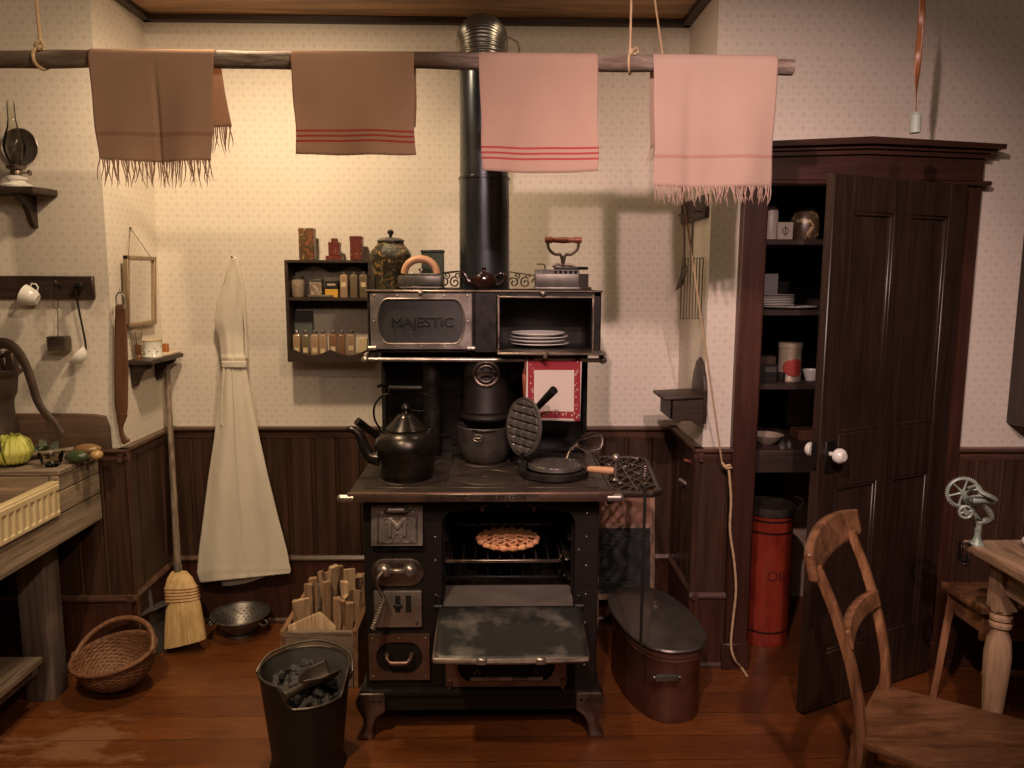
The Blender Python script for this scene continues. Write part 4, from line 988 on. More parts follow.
# vegetables on the drainboard
CZ = 0.892
M['cabb'] = pm('cabbage_leaf', (0.34, 0.36, 0.055), (0.58, 0.57, 0.14), 0.5, 0, 14, bmp=0.3)
M['leafg'] = pm('grey_green_leaf', (0.05, 0.065, 0.04), (0.11, 0.13, 0.08), 0.6, 0, 20, bmp=0.3)
CBc = W(13, 446, 2.665); CBc.z = CZ+0.052
CAB = thing('cabbage', 'yellow-green cabbage on the drainboard in front of the pump', 'cabbage', (CBc.x, CBc.y, CZ))
for k in range(9):
    g = G(); th0 = k*2*pi/8; lay = 0.052 + 0.004*(k % 3)
    if k == 8:
        g.sph(CBc, 0.050, 24)
    else:
        def lf(u, v, th0=th0, lay=lay, k=k):
            a = th0+(u-0.5)*1.5; e = -0.9+2.1*v; w_ = 1+0.03*sin(u*28)+0.02*sin(v*17+k)
            r_ = lay*w_*(1+0.12*max(0, v-0.8)*5*abs(sin(u*5)))
            return (CBc.x+r_*cos(a)*cos(e)*1.05, CBc.y+r_*sin(a)*cos(e)*1.05, CBc.z+r_*sin(e)*0.92)
        g.grid(lf, 24, 18)
    build('leaf' if k < 8 else 'heart', g, M['cabb'], CAB, thick=0.0012 if k < 8 else 0, ang=180)
kx = W(38, 437, 2.78).x
KL = thing('kale', 'dark grey-green curly leaves bunched behind the cabbage', 'kale', (kx, 2.78, CZ))
for k in range(16):
    g = G(); a0 = rnd.uniform(0, 6.28); l_ = rnd.uniform(0.04, 0.075); bx_, by_ = rnd.uniform(-0.03, 0.035), rnd.uniform(-0.02, 0.03); tilt = rnd.uniform(0.5, 1.3)
    def lf(u, v, a0=a0, l_=l_, bx_=bx_, by_=by_, tilt=tilt):
        w_ = 0.020*sin(pi*min(v*0.9+0.08, 1))*(1+0.25*sin(v*30)); s_ = (u-0.5)*2*w_
        d = l_*v; return (kx+bx_+cos(a0)*d*cos(tilt)-sin(a0)*s_, 2.78+by_+sin(a0)*d*cos(tilt)+cos(a0)*s_, CZ+0.008+d*sin(tilt)+0.006*abs(u-0.5)*sin(v*24))
    g.grid(lf, 6, 16); build('leaf', g, M['leafg'], KL, thick=0.001, ang=180)
p = Z(46, 468, CZ); g = G(); g.lathe([(0.030, 0.0), (0.029, 0.012), (0.034, 0.030), (0.039, 0.045), (0.042, 0.046), (0.037, 0.030), (0.032, 0.010), (0, 0.008)][::-1] + [(0, 0.0), (0.030, 0.0)], (p.x, p.y+0.035, CZ), 40)
single('glass_dish', g, M['glass'], 'ribbed clear glass dish at the corner of the drainboard', 'dish')
g = G(); A_, B_ = W(20, 451, 2.68), W(73, 444, 2.74); A_.z = CZ+0.030; B_.z = CZ+0.040
pts = [A_.lerp(B_, i/10) for i in range(11)]; e = (B_-A_).normalized(); pts += [B_+e*0.02, B_+e*0.04, B_+e*0.06, B_+e*0.078]
SPN = thing('wooden_ladle', 'dark wooden spoon with a shiny oval bowl lying across the vegetables', 'spoon', tuple(A_))
g.tube(pts[:11], [0.006+0.003*i/10 for i in range(11)], 10); build('handle', g, M['handlew'], SPN)
g = G(); c_ = B_+e*0.045; g.sph((c_.x, c_.y, c_.z-0.006), (0.048, 0.030, 0.020), 20); build('bowl', g, pm('polished_brown_wood', (0.16, 0.085, 0.035), (0.27, 0.16, 0.07), 0.25, 0, 12), SPN)
g = G(); c_ = Z(66, 462, CZ+0.02); g.sph((c_.x+0.0, 2.70, CZ+0.022), (0.042, 0.024, 0.022), 20)
single('dark_gourd', g, pm('dark_green_skin', (0.03, 0.045, 0.02), (0.05, 0.07, 0.03), 0.3, 0, 14), 'dark green gourd beside the glass dish', 'gourd')
g = G(); g.sph((c_.x+0.046, 2.745, CZ+0.018), (0.022, 0.022, 0.018), 20)
single('onion', g, pm('ochre_skin', (0.32, 0.20, 0.07), (0.42, 0.28, 0.11), 0.35, 0, 14), 'small ochre onion beneath the wooden spoon bowl', 'onion')
# razor strop
ST = thing('razor_strop', 'long brown leather razor strop hanging from a buckle at the corner', 'strop', (W(121, 292, 2.87).x, 2.885, 0.93))
def sp(x_, y_): return W(x_, y_, 2.885)
g = G(); outl = [(115.5, 306, 125.5), (115, 330, 127), (114.6, 370, 128.2), (115, 405, 127.8), (117.0, 416, 127)]
def stg(u, v):
    n = len(outl)-1; t = v*n; i = min(int(t), n-1); f = t-i; a, b_ = outl[i], outl[i+1]
    x_ = (a[0]+(b_[0]-a[0])*f)*(1-u)+(a[2]+(b_[2]-a[2])*f)*u; return sp(x_, a[1]+(b_[1]-a[1])*f)
g.grid(stg, 6, 30); build('strap', g, M['leather'], ST, thick=0.004)
g = G(); pts = [sp(117, 305), sp(116, 297), sp(120, 292), sp(124, 297), sp(124, 305)]; g.tube(smooth(pts, 4), 0.003, 8, closed=False); g.tube([sp(116, 305), sp(125, 305)], 0.004, 8); g.tube([sp(120, 293), W(120, 289, 2.90)], 0.003, 6); build('buckle', g, M['nickel'], ST)
g = G(); pts = [sp(122, 414), sp(121, 424), sp(122, 434), sp(127, 443)]; g.tube(smooth(pts, 5), [0.022, 0.020, 0.019, 0.017, 0.015, 0.012, 0.010, 0.009, 0.009, 0.009, 0.010, 0.011, 0.013, 0.016, 0.017, 0.012], 12, flat=(1, 0.35) if False else (0.35, 1)); build('grip', g, M['leather'], ST)
# mirror
MR = thing('wall_mirror', 'small rectangular mirror in a light wooden frame on the alcove side wall', 'mirror', (XL+0.02, 3.10, 1.35))
y0, y1, z0, z1 = 2.985, 3.235, 1.352, 1.628
rotm = Matrix.Rotation(R(3.0), 3, 'Y')
g = G(); g.mx = Matrix.Translation((XL+0.014, 0, z0)) @ rotm.to_4x4()
hh = z1-z0; fw = 0.017
for q in ((y0, y1, 0, fw), (y0, y1, hh-fw, hh), (y0, y0+fw, 0, hh), (y1-fw, y1, 0, hh)): g.box(-0.008, 0.012, q[0], q[1], q[2], q[3], 0.003)
build('frame', g, wood('mirror_frame_wood', (0.24, 0.16, 0.09), (0.36, 0.25, 0.15), 'z', 0.5), MR)
g = G(); g.mx = Matrix.Translation((XL+0.014, 0, z0)) @ rotm.to_4x4(); g.box(-0.006, 0.003, y0+fw-0.002, y1-fw+0.002, fw-0.002, hh-fw+0.002); build('glass', g, M['mirror'], MR)
g = G(); top = (XL+0.008, 3.09, 1.735); g.tube([(XL+0.028, y0+0.03, z1), top, (XL+0.028, y1-0.03, z1)], 0.0013, 5); g.sph(top, 0.005, 8); build('hanging_wire', g, M['wire'], MR)
# shaving shelf
VS = thing('shaving_shelf', 'small dark bracket shelf below the mirror', 'shelf', (XL+0.05, 3.15, 1.1))
zs = 1.225; sxr = XL+0.098
g = G(); g.box(XL, sxr, 3.0, 3.31, zs-0.018, zs, 0.003); build('board', g, M['darkw'], VS)
for yy in (3.03, 3.25):
    g = G(); g.prism([(XL, zs-0.018), (sxr-0.012, zs-0.018), (sxr-0.018, zs-0.036), (sxr-0.045, zs-0.045), (sxr-0.062, zs-0.075), (sxr-0.075, zs-0.105), (XL, zs-0.112)], 'xz', yy, yy+0.018, 0.002); build('bracket', g, M['darkw'], VS)
bx_ = W(136.5, 355, 3.03).x
BR = thing('shaving_brush', 'shaving brush with brown turned handle standing on the shelf', 'brush', (XL+0.035, 3.035, zs))
bp = (XL+0.033, 3.035, zs)
g = G(); g.lathe([(0, 0), (0.013, 0), (0.013, 0.012), (0.009, 0.020), (0.014, 0.030), (0.012, 0.045), (0.014, 0.052), (0.014, 0.058), (0, 0.058)], bp, 20); build('handle', g, pm('brown_varnish', (0.10, 0.04, 0.02), (0.16, 0.07, 0.03), 0.2), BR)
g = G()
for i in range(70):
    a = rnd.uniform(0, 6.28); r_ = rnd.uniform(0, 0.011); g.tube([(bp[0]+r_*cos(a), bp[1]+r_*sin(a), zs+0.056), (bp[0]+r_*2.1*cos(a), bp[1]+r_*2.1*sin(a), zs+0.105+rnd.uniform(0, 0.012))], 0.0016, 4)
bo = build('bristles', g, pm('badger_hair', (0.12, 0.08, 0.05), (0.5, 0.42, 0.3), 0.8, 0, 50), BR); bo['kind'] = 'stuff'
def mugmat():
    m, nt, b = new('flowered_mug'); b.inputs['Roughness'].default_value = 0.2
    z = sep(nt, coords(nt))[2]; f = noise(nt, coords(nt), 60, 3); f2 = noise(nt, coords(nt), 28, 3)
    col = mixc(nt, ramp(nt, f, [(0.60, (0, 0, 0)), (0.64, (1, 1, 1))]), (0.78, 0.76, 0.68), (0.13, 0.16, 0.07))
    col = mixc(nt, ramp(nt, f2, [(0.66, (0, 0, 0)), (0.69, (1, 1, 1))]), col, (0.45, 0.14, 0.09))
    rim = mth(nt, 'GREATER_THAN', z, 0.064); col = mixc(nt, rim, col, (0.60, 0.50, 0.30)); nt.links.new(col, b.inputs['Base Color']); return m
MG = thing('shaving_mug', 'white flowered china shaving mug on the shelf below the mirror', 'mug', (XL+0.05, 3.12, zs))
g = G(); g.lathe([(0, 0), (0.036, 0), (0.038, 0.006), (0.034, 0.012), (0.037, 0.060), (0.040, 0.070), (0.037, 0.068), (0.033, 0.012), (0, 0.010)], (XL+0.052, 3.12, zs), 32); build('cup', g, mugmat(), MG)
g = G(); g.tube(smooth([(XL+0.018, 3.10, zs+0.055), (XL+0.008, 3.085, zs+0.050), (XL+0.008, 3.085, zs+0.028), (XL+0.020, 3.10, zs+0.020)], 4), 0.003, 8); build('handle', g, M['white'], MG)
g = G(); g.box(XL+0.052, XL+0.076, 3.20, 3.222, zs, zs+0.048, 0.002)
single('small_tin', g, pm('red_brown_tin', (0.30, 0.07, 0.02), (0.45, 0.20, 0.05), 0.4, 0, 60), 'small upright red-brown tin beside the shaving mug', 'tin')
g = G(); g.prism([(XL+0.045, 3.14), (XL+0.080, 3.13), (XL+0.092, 3.20), (XL+0.090, 3.30), (XL+0.062, 3.30), (XL+0.052, 3.20)], 'xy', zs, zs+0.012, 0.004)
single('comb', g, pm('pale_bone', (0.62, 0.50, 0.34), (0.70, 0.58, 0.42), 0.5), 'pale wooden comb lying at the right end of the shaving shelf', 'comb')
# apron
AP = thing('apron', 'long cream linen apron hanging on the alcove wall', 'apron', (-1.11, 3.31, 0.2))
rows = [(258, 232, 236), (268, 228, 240), (285, 223, 242.5), (303, 217, 243), (322, 214.5, 243), (338, 219.5, 243.5), (352, 221, 244), (362, 221.5, 246), (372, 221, 247), (400, 219, 252), (440, 214, 260), (480, 208, 269), (520, 203, 279), (550, 199, 287), (572, 197, 291), (578, 200, 290)]
def apg(u, v):
    n = len(rows)-1; t = v*n; i = min(int(t), n-1); f = t-i; a, b_ = rows[i], rows[i+1]
    yy = a[0]+(b_[0]-a[0])*f; xl = a[1]+(b_[1]-a[1])*f; xr = a[2]+(b_[2]-a[2])*f
    if v > 0.6: yy += (6*(1-u)-6*u)*max(0, (v-0.9))*10*0.8
    x_ = xl+(xr-xl)*u
    amp = 0.004+0.016*max(0, v-0.45)
    dep = amp*(sin(u*pi*2.6+0.6-v*1.2)*0.7+0.35*sin(u*pi*6+1+v*4))+0.006*sin(u*pi)+0.004*math.exp(-((u-0.32-0.25*v)/0.03)**2)*(v > 0.44)+0.003*math.exp(-((v-0.93)/0.004)**2)
    crease = 0.006*math.exp(-((v-0.44)/0.015)**2)
    return W(x_, yy, 3.285-0.02*sin(pi*u)-0.045*max(0, v-0.3)+ (-dep) - crease)
g = G(); g.grid(apg, 60, 110); build('cloth', g, M['apron'], AP, thick=0.003, ang=180)
g = G(); g.grid(lambda u, v: W(222+25*u-0.5, 361+7*v, 3.262-0.018*sin(pi*u)), 16, 4); build('waistband', g, M['apron'], AP, thick=0.004, ang=180)
g = G(); g.tube(smooth([W(224, 285, 3.28), W(228, 268, 3.28), W(233, 257, 3.30), W(237, 262, 3.275), W(243, 290, 3.275), W(246, 330, 3.27), W(247, 358, 3.27)], 5), 0.005, 8, flat=(1.6, 0.5)); g.tube([W(224, 368, 3.255), W(222, 400, 3.25), W(221, 425, 3.25)], 0.004, 6); build('strap', g, M['apron'], AP)
g = G(); g.grid(lambda u, v: W(222+52*u, 574+(10-14*u*u if True else 0)*v+2, 3.265), 16, 6); build('lining', g, M['apron'], AP, thick=0.002)
g = G(); p = W(233.5, 259, 3.31); g.cyl((p.x, 3.339, p.z), (p.x, 3.29, p.z+0.008), 0.004); build('nail', g, M['iron'], AP)
# broom
BM = thing('broom', 'straw broom with long wooden handle leaning in the left corner', 'broom', tuple(Z(185, 645, 0)))
top = W(167, 368, 3.29); fer = W(178, 571, 3.13)
g = G(); g.tube([top, top.lerp(fer, 0.5), fer], [0.0115, 0.0125, 0.014], 12); build('handle', g, M['handlew'], BM)
g = G(); f2 = W(178.5, 577, 3.125); g.cyl(W(177.5, 564, 3.135), f2, 0.0155); build('ferrule', g, M['nickel'], BM)
rws = [(572, 171, 187, 0.016), (578, 167.5, 192, 0.022), (588, 165, 197, 0.026), (600, 166, 199, 0.027), (612, 166, 201, 0.026), (630, 165, 204, 0.026), (648, 164.5, 206, 0.024)]
def brg(u, v):
    n = len(rws)-1; t = v*n; i = min(int(t), n-1); f = t-i; a, b_ = rws[i], rws[i+1]
    q = [a[j]+(b_[j]-a[j])*f for j in range(4)]; an = 2*pi*u
    se = lambda c_: math.copysign(abs(c_)**0.75, c_)
    yc = 3.12-0.09*v; tw = 0.010*sin(v*pi*1.0)
    yy = q[0]-(v*v*10*(0.5+0.5*se(cos(an)))) ; x_ = (q[1]+q[2])/2+(q[2]-q[1])/2*se(cos(an))
    p = W(x_, yy, yc); rr_ = 1+0.05*sin(u*2*pi*40)*v; return Vector((p.x, yc+q[3]*se(sin(an))*rr_, max(p.z, 0.004)))
g = G(); g.grid(brg, 160, 40, wrapu=True); g.sph(W(179, 575, 3.12), (0.030, 0.022, 0.014), 16); bs = build('straw_head', g, M['straw'], BM, ang=180)
for k, yy in enumerate((590, 594, 598, 602, 606)):
    g = G(); vv = (yy-572)/76*0.92; pts = [Vector(brg(i/40, 0.33+k*0.045)) for i in range(40)]; cc_ = sum(pts, Vector())/40
    g.tube([cc_+(p-cc_)*1.03 for p in pts], 0.002, 6, closed=True); build('stitching', g, pm('red_twine', (0.22, 0.08, 0.04), (0.3, 0.12, 0.06), 0.8) if k == 0 else bpy.data.materials['red_twine'], bs)
# dustpan
g = G(); 
A_ = Z(164, 648, 0); 
g.mx = Matrix.Translation((-1.398, 3.02, 0.0)) @ Matrix.Rotation(R(62), 4, 'Z') @ Matrix.Rotation(R(-6), 4, 'X')
g.box(-0.10, 0.10, 0, 0.004, 0.0, 0.21); g.box(-0.10, -0.096, -0.055, 0.004, 0.0, 0.21); g.box(0.096, 0.10, -0.055, 0.004, 0.0, 0.21); g.box(-0.10, 0.10, -0.055, 0.004, 0.206, 0.21)
g.cyl((0, -0.01, 0.20), (0, 0.0, 0.32), 0.010)
single('dustpan', g, pm('grey_sheet_metal', (0.10, 0.09, 0.085), (0.16, 0.145, 0.13), 0.5, 0.6), 'grey metal dustpan standing behind the broom', 'dustpan')
# basket
BK = thing('wicker_basket', 'round brown wicker basket tipped towards the room below the sink', 'basket', (-1.435, 2.74, 0.0), local=True)
bxx = build
ORG[BK] = None
BK.location = (-1.425, 2.735, 0.155); BK.rotation_euler = (R(9), R(-6), R(-6))
def wv(u, v, off=0.0):
    a = 2*pi*u; e = v*pi/2*1.02; r_ = (0.142+off)*abs(cos(e))**0.75 if v < 0.97 else 0.002; z = -0.125*sin(e)
    wv_ = 0.0022*sin(a*20)*(1 if int(v*26) % 2 == 0 else -1)*abs(sin(v*26*pi)) + 0.0015*abs(sin(v*26*pi))
    return ((r_+wv_)*cos(a)*1.0, (r_+wv_)*sin(a)*0.88, z-wv_*0.5)
g = G(); g.grid(wv, 200, 104, wrapu=True); build('body', g, M['wicker'], BK, thick=0.004, ang=180)
g = G(); g.tube([(0.150*cos(a), 0.133*sin(a), 0.002) for a in [2*pi*i/48 for i in range(48)]], [0.0075*(1+0.12*(i % 2)) for i in range(48)], 8, closed=True); build('rim', g, M['wicker'], BK)
g = G(); g.tube([(0.150*cos(a), 0.118*sin(a), 0.075*sin(a)) for a in [pi*i/30 for i in range(31)]], [0.009*(1+0.12*(i % 2)) for i in range(31)], 8); build('handle', g, M['wicker'], BK)
for s_ in (-1, 1):
    g = G(); 
    for k in range(5): g.tube([(s_*0.150-0.004*k*s_, -0.020-0.004*k, 0.008), (s_*0.162, 0.0, 0.010-0.004*k), (s_*0.150-0.004*k*s_, 0.020+0.004*k, 0.008)], 0.004, 6)
    build('handle_lashing', g, M['wicker'], BK)
# colander
cl = Z(240, 641, 0)
CO = thing('colander', 'grey tin colander with punched holes on the floor below the apron', 'colander', (-1.11, 3.185, 0))
cc = (-1.112, 3.205)
g = G(); g.lathe([(0, 0.0), (0.055, 0.0), (0.058, 0.002), (0.060, 0.016), (0.052, 0.018), (0.0, 0.018)], (cc[0], cc[1], 0), 40); build('foot', g, M['tin'], CO)
g = G(); pf = []; NB = 26
for i in range(NB+1):
    t = i/NB; pf.append((0.050+0.070*t**0.8, 0.018+0.080*t))
tilt = Matrix.Rotation(R(-3), 3, 'X')
g.lathe([(0, 0.018), (0.050, 0.018)], cc+(0,), 96); g.lathe(pf, cc+(0,), 96, skip=lambda i, k: (5 < i < 20 and i % 3 == 0 and (k+(i//3) % 2*2) % 4 == 0)); 
g.tube([(cc[0]+0.121*cos(a), cc[1]+0.121*sin(a), 0.098) for a in [2*pi*i/48 for i in range(48)]], 0.004, 8, closed=True)
build('bowl', g, M['tin'], CO)
for s_ in (-1, 1):
    g = G(); g.tube(smooth([(cc[0]+s_*0.095+0*s_, cc[1]-0.055, 0.080), (cc[0]+s_*0.115, cc[1]-0.060, 0.068), (cc[0]+s_*0.125, cc[1]-0.03, 0.066), (cc[0]+s_*0.11, cc[1]-0.02, 0.078)], 4), 0.004, 6); build('handle', g, M['tin'], CO)
M['labelp'] = pm('paper_label', (0.58, 0.44, 0.24), (0.66, 0.52, 0.30), 0.7, 0, 20)
# ================================================================== THINGS ON THE HOB
KC = (-0.303, 2.560); hzk = 0.8745
KT = thing('kettle', 'large black iron kettle with domed lid and curved spout on the hob', 'kettle', (KC[0], KC[1], hzk))
M['kett'] = pm('black_enamelled_iron', (0.022, 0.019, 0.016), (0.045, 0.038, 0.032), 0.2, 0.75, 14, r2=0.32)
g = G(); g.lathe([(0, 0), (0.084, 0), (0.088, 0.004), (0.096, 0.060), (0.103, 0.098), (0.107, 0.108), (0.104, 0.122), (0.098, 0.140), (0.085, 0.156), (0.068, 0.164), (0.066, 0.168), (0, 0.168)], KC+(hzk,), 56); bd_ = build('body', g, M['kett'], KT)
g = G(); g.lathe([(0.070, 0.164), (0.070, 0.170), (0.052, 0.188), (0.034, 0.208), (0.026, 0.218), (0.010, 0.222), (0.008, 0.228), (0.015, 0.236), (0.014, 0.244), (0.006, 0.256), (0, 0.258)], KC+(hzk,), 48); build('lid', g, M['kett'], KT)
g = G(); pts = smooth([(KC[0]-0.085, KC[1]-0.01, hzk+0.066), (KC[0]-0.120, KC[1]-0.01, hzk+0.074), (KC[0]-0.140, KC[1]-0.01, hzk+0.105), (KC[0]-0.155, KC[1]-0.01, hzk+0.145), (KC[0]-0.175, KC[1]-0.01, hzk+0.165), (KC[0]-0.198, KC[1]-0.01, hzk+0.167)], 6)
g.tube(pts, [0.026-0.016*i/(len(pts)-1) for i in range(len(pts))], 14); build('spout', g, M['kett'], KT)
g = G()
for s_ in (-1, 1):
    p_ = [(KC[0]+s_*0.080, KC[1], hzk+0.155), (KC[0]+s_*0.105, KC[1], hzk+0.200), (KC[0]+s_*0.105, KC[1], hzk+0.245), (KC[0]+s_*0.080, KC[1], hzk+0.280), (KC[0]+s_*0.056, KC[1], hzk+0.288), (KC[0]+s_*0.053, KC[1], hzk+0.31)]
    g.tube(smooth(p_, 5), 0.0045, 8, flat=(1.5, 0.8))
hb_ = build('handle_bail', g, M['kett'], KT)
g = G(); g.box(KC[0]-0.058, KC[0]+0.058, KC[1]-0.012, KC[1]+0.012, hzk+0.300, hzk+0.314, 0.006, seg=2); build('handle_grip', g, M['iron'], KT)
g = G()
for s_ in (-1, 1): g.box(KC[0]+s_*0.080-0.010, KC[0]+s_*0.080+0.010, KC[1]-0.006, KC[1]+0.006, hzk+0.138, hzk+0.168, 0.003)
g.tube([(KC[0]-0.01, KC[1]+0.02, hzk+0.232), (KC[0]+0.05, KC[1]+0.01, hzk+0.226), (KC[0]+0.10, KC[1], hzk+0.240)], 0.0025, 6)
build('lugs', g, M['kett'], KT)
SPN2 = thing('saucepan', 'small black saucepan behind the kettle, its tubular handle pointing up left', 'saucepan', (-0.345, 2.80, hzk))
g = G(); g.lathe([(0, 0), (0.062, 0), (0.068, 0.01), (0.070, 0.075), (0.074, 0.08), (0.067, 0.075), (0.064, 0.012), (0, 0.008)], (-0.345, 2.80, hzk), 36); build('pan', g, M['iron'], SPN2)
g = G(); A_ = Vector((-0.395, 2.755, hzk+0.075)); B_ = W(357, 421, 2.68); g.tube([A_, A_.lerp(B_, 0.3), A_.lerp(B_, 0.35), B_], [0.007, 0.009, 0.0125, 0.0145], 14); build('handle', g, M['iron'], SPN2)
# bean pot
BC = (-0.040, 2.795)
BP = thing('cast_iron_pot', 'rounded black cast iron pot with oval maker\'s mark on the hob', 'pot', BC+(hzk,))
rim = 0.138
g = G(); g.lathe([(0, 0), (0.066, 0), (0.078, 0.008), (0.092, 0.035), (0.099, 0.065), (0.101, rim-0.02), (0.104, rim-0.003), (0.102, rim), (0.097, rim-0.003), (0.094, 0.06), (0.07, 0.012), (0, 0.008)], BC+(hzk,), 56); build('body', g, pm('grey_cast_iron', (0.05, 0.043, 0.037), (0.10, 0.088, 0.075), 0.42, 0.6, 26, bmp=0.2), BP)
g = G(); ec = W(468, 438, 2.70)
def on_pot(a, dz): 
    th = R(-104)+a; return (BC[0]+0.1035*cos(th), BC[1]+0.1035*sin(th), ec.z+dz)
g.tube([on_pot(0.17*cos(t), 0.012*sin(t)) for t in [2*pi*i/28 for i in range(28)]], 0.0018, 6, closed=True)
g.tube([on_pot(x_, 0) for x_ in (-0.11, -0.04, 0.04, 0.11)], 0.002, 5)
build('makers_mark', g, M['nickeld'], BP)
g = G(); g.tube([(BC[0]+0.088, BC[1]-0.045, hzk+rim-0.03), (BC[0]+0.100, BC[1]-0.062, hzk+rim-0.012), (BC[0]+0.100, BC[1]-0.066, hzk+rim+0.008)], [0.016, 0.013, 0.006], 12)
g.tube(smooth([(BC[0]-0.098, BC[1], hzk+rim-0.010), (BC[0]-0.04, BC[1]-0.096, hzk+rim-0.004), (BC[0]+0.03, BC[1]-0.1, hzk+rim-0.006), (BC[0]+0.098, BC[1], hzk+rim-0.010)], 8), 0.003, 6)
build('lug', g, M['iron'], BP)
# waffle iron
WC = Vector((0.200, 2.590, hzk))
WI = thing('waffle_iron', 'black cast iron waffle iron standing open on the hob, honeycomb plates showing', 'waffle iron', tuple(WC))
g = G(); g.lathe([(0.09, 0), (0.116, 0), (0.121, 0.006), (0.119, 0.022), (0.112, 0.026), (0.104, 0.026), (0.104, 0.012), (0.09, 0.006), (0.09, 0)], tuple(WC), 56); build('base_ring', g, M['iron'], WI)
def wafflegrid(u, v):
    r_ = 0.090*v; a = 2*pi*u; x, y = r_*cos(a), r_*sin(a)
    gx = (x*0.7071+y*0.7071) % 0.018/0.018; gy = (-x*0.7071+y*0.7071) % 0.018/0.018
    h = 0.007*min(1, 2.6*min(abs(gx-0.5)*1.0, abs(gy-0.5)*1.0)); 
    if v > 0.95: h = 0.004
    return Vector((x, y, 0.0+0.006-h))
M['wafm'] = pm('worn_waffle_plate', (0.10, 0.088, 0.077), (0.18, 0.16, 0.14), 0.36, 0.65, 30)
g = G(); g.grid(lambda u, v: WC+Vector((0.005, 0, 0.036))+wafflegrid(u, v), 160, 70, wrapu=True); g.lathe([(0.090, 0.036), (0.096, 0.036), (0.098, 0.026), (0.075, 0.018), (0, 0.016)], (WC.x+0.005, WC.y, WC.z+0.004), 48); build('lower_plate', g, M['wafm'], WI, ang=30)
UC = W(524, 427, 2.60)
rotu = Matrix.Rotation(R(-58), 3, 'Z') @ Matrix.Rotation(R(84), 3, 'X')
def biggrid(u, v):
    r_ = 0.094*v; a = 2*pi*u; x, y = r_*cos(a), r_*sin(a); gx = (x+0.5*0.045) % 0.045/0.045; gy = (y+0.10) % 0.026/0.026
    h = 0.010*min(1, 5*min(abs(gx-0.5)*1.6, abs(gy-0.5))); return Vector((x, y*1.05, 0.010-(0.0105-h if v < 0.93 else 0.004)*1.0))
g = G(); g.grid(lambda u, v: UC + rotu @ biggrid(u, v), 200, 100, wrapu=True)
for_ = [(0.094, 0.006), (0.101, 0.006), (0.103, -0.002), (0.085, -0.012), (0, -0.014)]
g.lathe([(r_*1.0, z) for r_, z in for_], tuple(UC), 48, mat=rotu); build('upper_plate', g, M['wafm'], WI, ang=30)
g = G(); A_ = W(531, 414, 2.63); B_ = W(554, 390, 2.52); g.tube([A_, A_.lerp(B_, 0.15), A_.lerp(B_, 0.2), B_, B_+(B_-A_)*0.001], [0.006, 0.008, 0.011, 0.0145, 0.0135], 16); build('upper_handle', g, M['iron'], WI)
g = G(); A_ = Vector((WC.x+0.095, WC.y-0.03, hzk+0.036)); B_ = W(588, 469, 2.50); C_ = W(614, 471, 2.46)
g.tube([A_, B_], 0.005, 8); hn = build('handle_rod', g, M['nickeld'], WI)
g = G(); g.tube([B_, B_.lerp(C_, 0.1), C_.lerp(B_, 0.1), C_], [0.008, 0.011, 0.013, 0.010], 14); build('wooden_handle', g, M['handle_ochre'], WI, label='orange-brown wooden handle')
g = G()
g.box(WC.x-0.125, WC.x-0.095, WC.y-0.025, WC.y+0.025, hzk+0.01, hzk+0.055, 0.004); g.tube([(WC.x-0.11, WC.y-0.02, hzk+0.05), (WC.x-0.115, WC.y-0.03, hzk+0.08), (UC.x+0.0, UC.y-0.02, UC.z-0.085)], 0.006, 8); build('hinge_post', g, M['iron'], WI)
g = G(); pts = [W(567, 459, 2.66), W(571, 449, 2.68), W(582, 438, 2.70), W(594, 434, 2.71), W(602, 438, 2.71), (W(600, 448, 2.70)), W(588, 450, 2.69), W(577, 445, 2.68), W(572, 450, 2.68)]; g.tube(smooth(pts, 6), 0.004, 6)
sp_ = smooth(pts[2:8], 8)
for i in range(0, len(sp_), 1):
    p = sp_[i]; g.tube([p+Vector((0.008*cos(a), 0, 0.008*sin(a))) for a in [2*pi*k/8 for k in range(8)]], 0.0015, 4, closed=True)
build('coiled_bail', g, M['nickeld'], WI)
# things on the side shelf
g = G(); c_ = W(616, 458, 2.52); fz = 0.874; g.sph(c_, 0.0145, 16); g.cyl((c_.x, c_.y, fz), c_, 0.004); g.lathe([(0, 0), (0.012, 0), (0.006, 0.006), (0, 0.006)], (c_.x, c_.y, fz), 14)
single('ball_knob', g, M['nickel'], 'shiny ball on a short stem standing on the pierced side shelf', 'knob')
g = G(); c0 = W(644, 486, 2.46); c0.z = 0.874; tp_ = W(645, 463, 2.46)
n = 110; g.tube([(c0.x+0.002*i/n+(0.012-0.003*i/n)*cos(i*0.5), 2.46+(0.012)*sin(i*0.5), c0.z+(tp_.z-c0.z)*i/n) for i in range(n)], 0.0018, 5); g.tube([(tp_.x+0.010*cos(a), 2.46, tp_.z+0.008+0.010*sin(a)) for a in [2*pi*k/12 for k in range(12)]], 0.002, 5, closed=True)
single('coil_handled_lifter', g, M['nickeld'], 'stove lid lifter with coiled wire handle at the corner of the side shelf', 'lid lifter')
g = G(); a = W(643, 494, 2.40); g.tube([(a.x, 2.372, 0.885), (a.x, 2.366, 0.84), (a.x, 2.37, 0.50), (a.x+0.002, 2.38, 0.33)], 0.005, 8); g.tube([(a.x, 2.372, 0.885), (a.x, 2.40, 0.888), (a.x, 2.41, 0.878)], 0.005, 8)
single('poker', g, M['black'], 'thin black poker hooked over the front of the side shelf', 'poker')
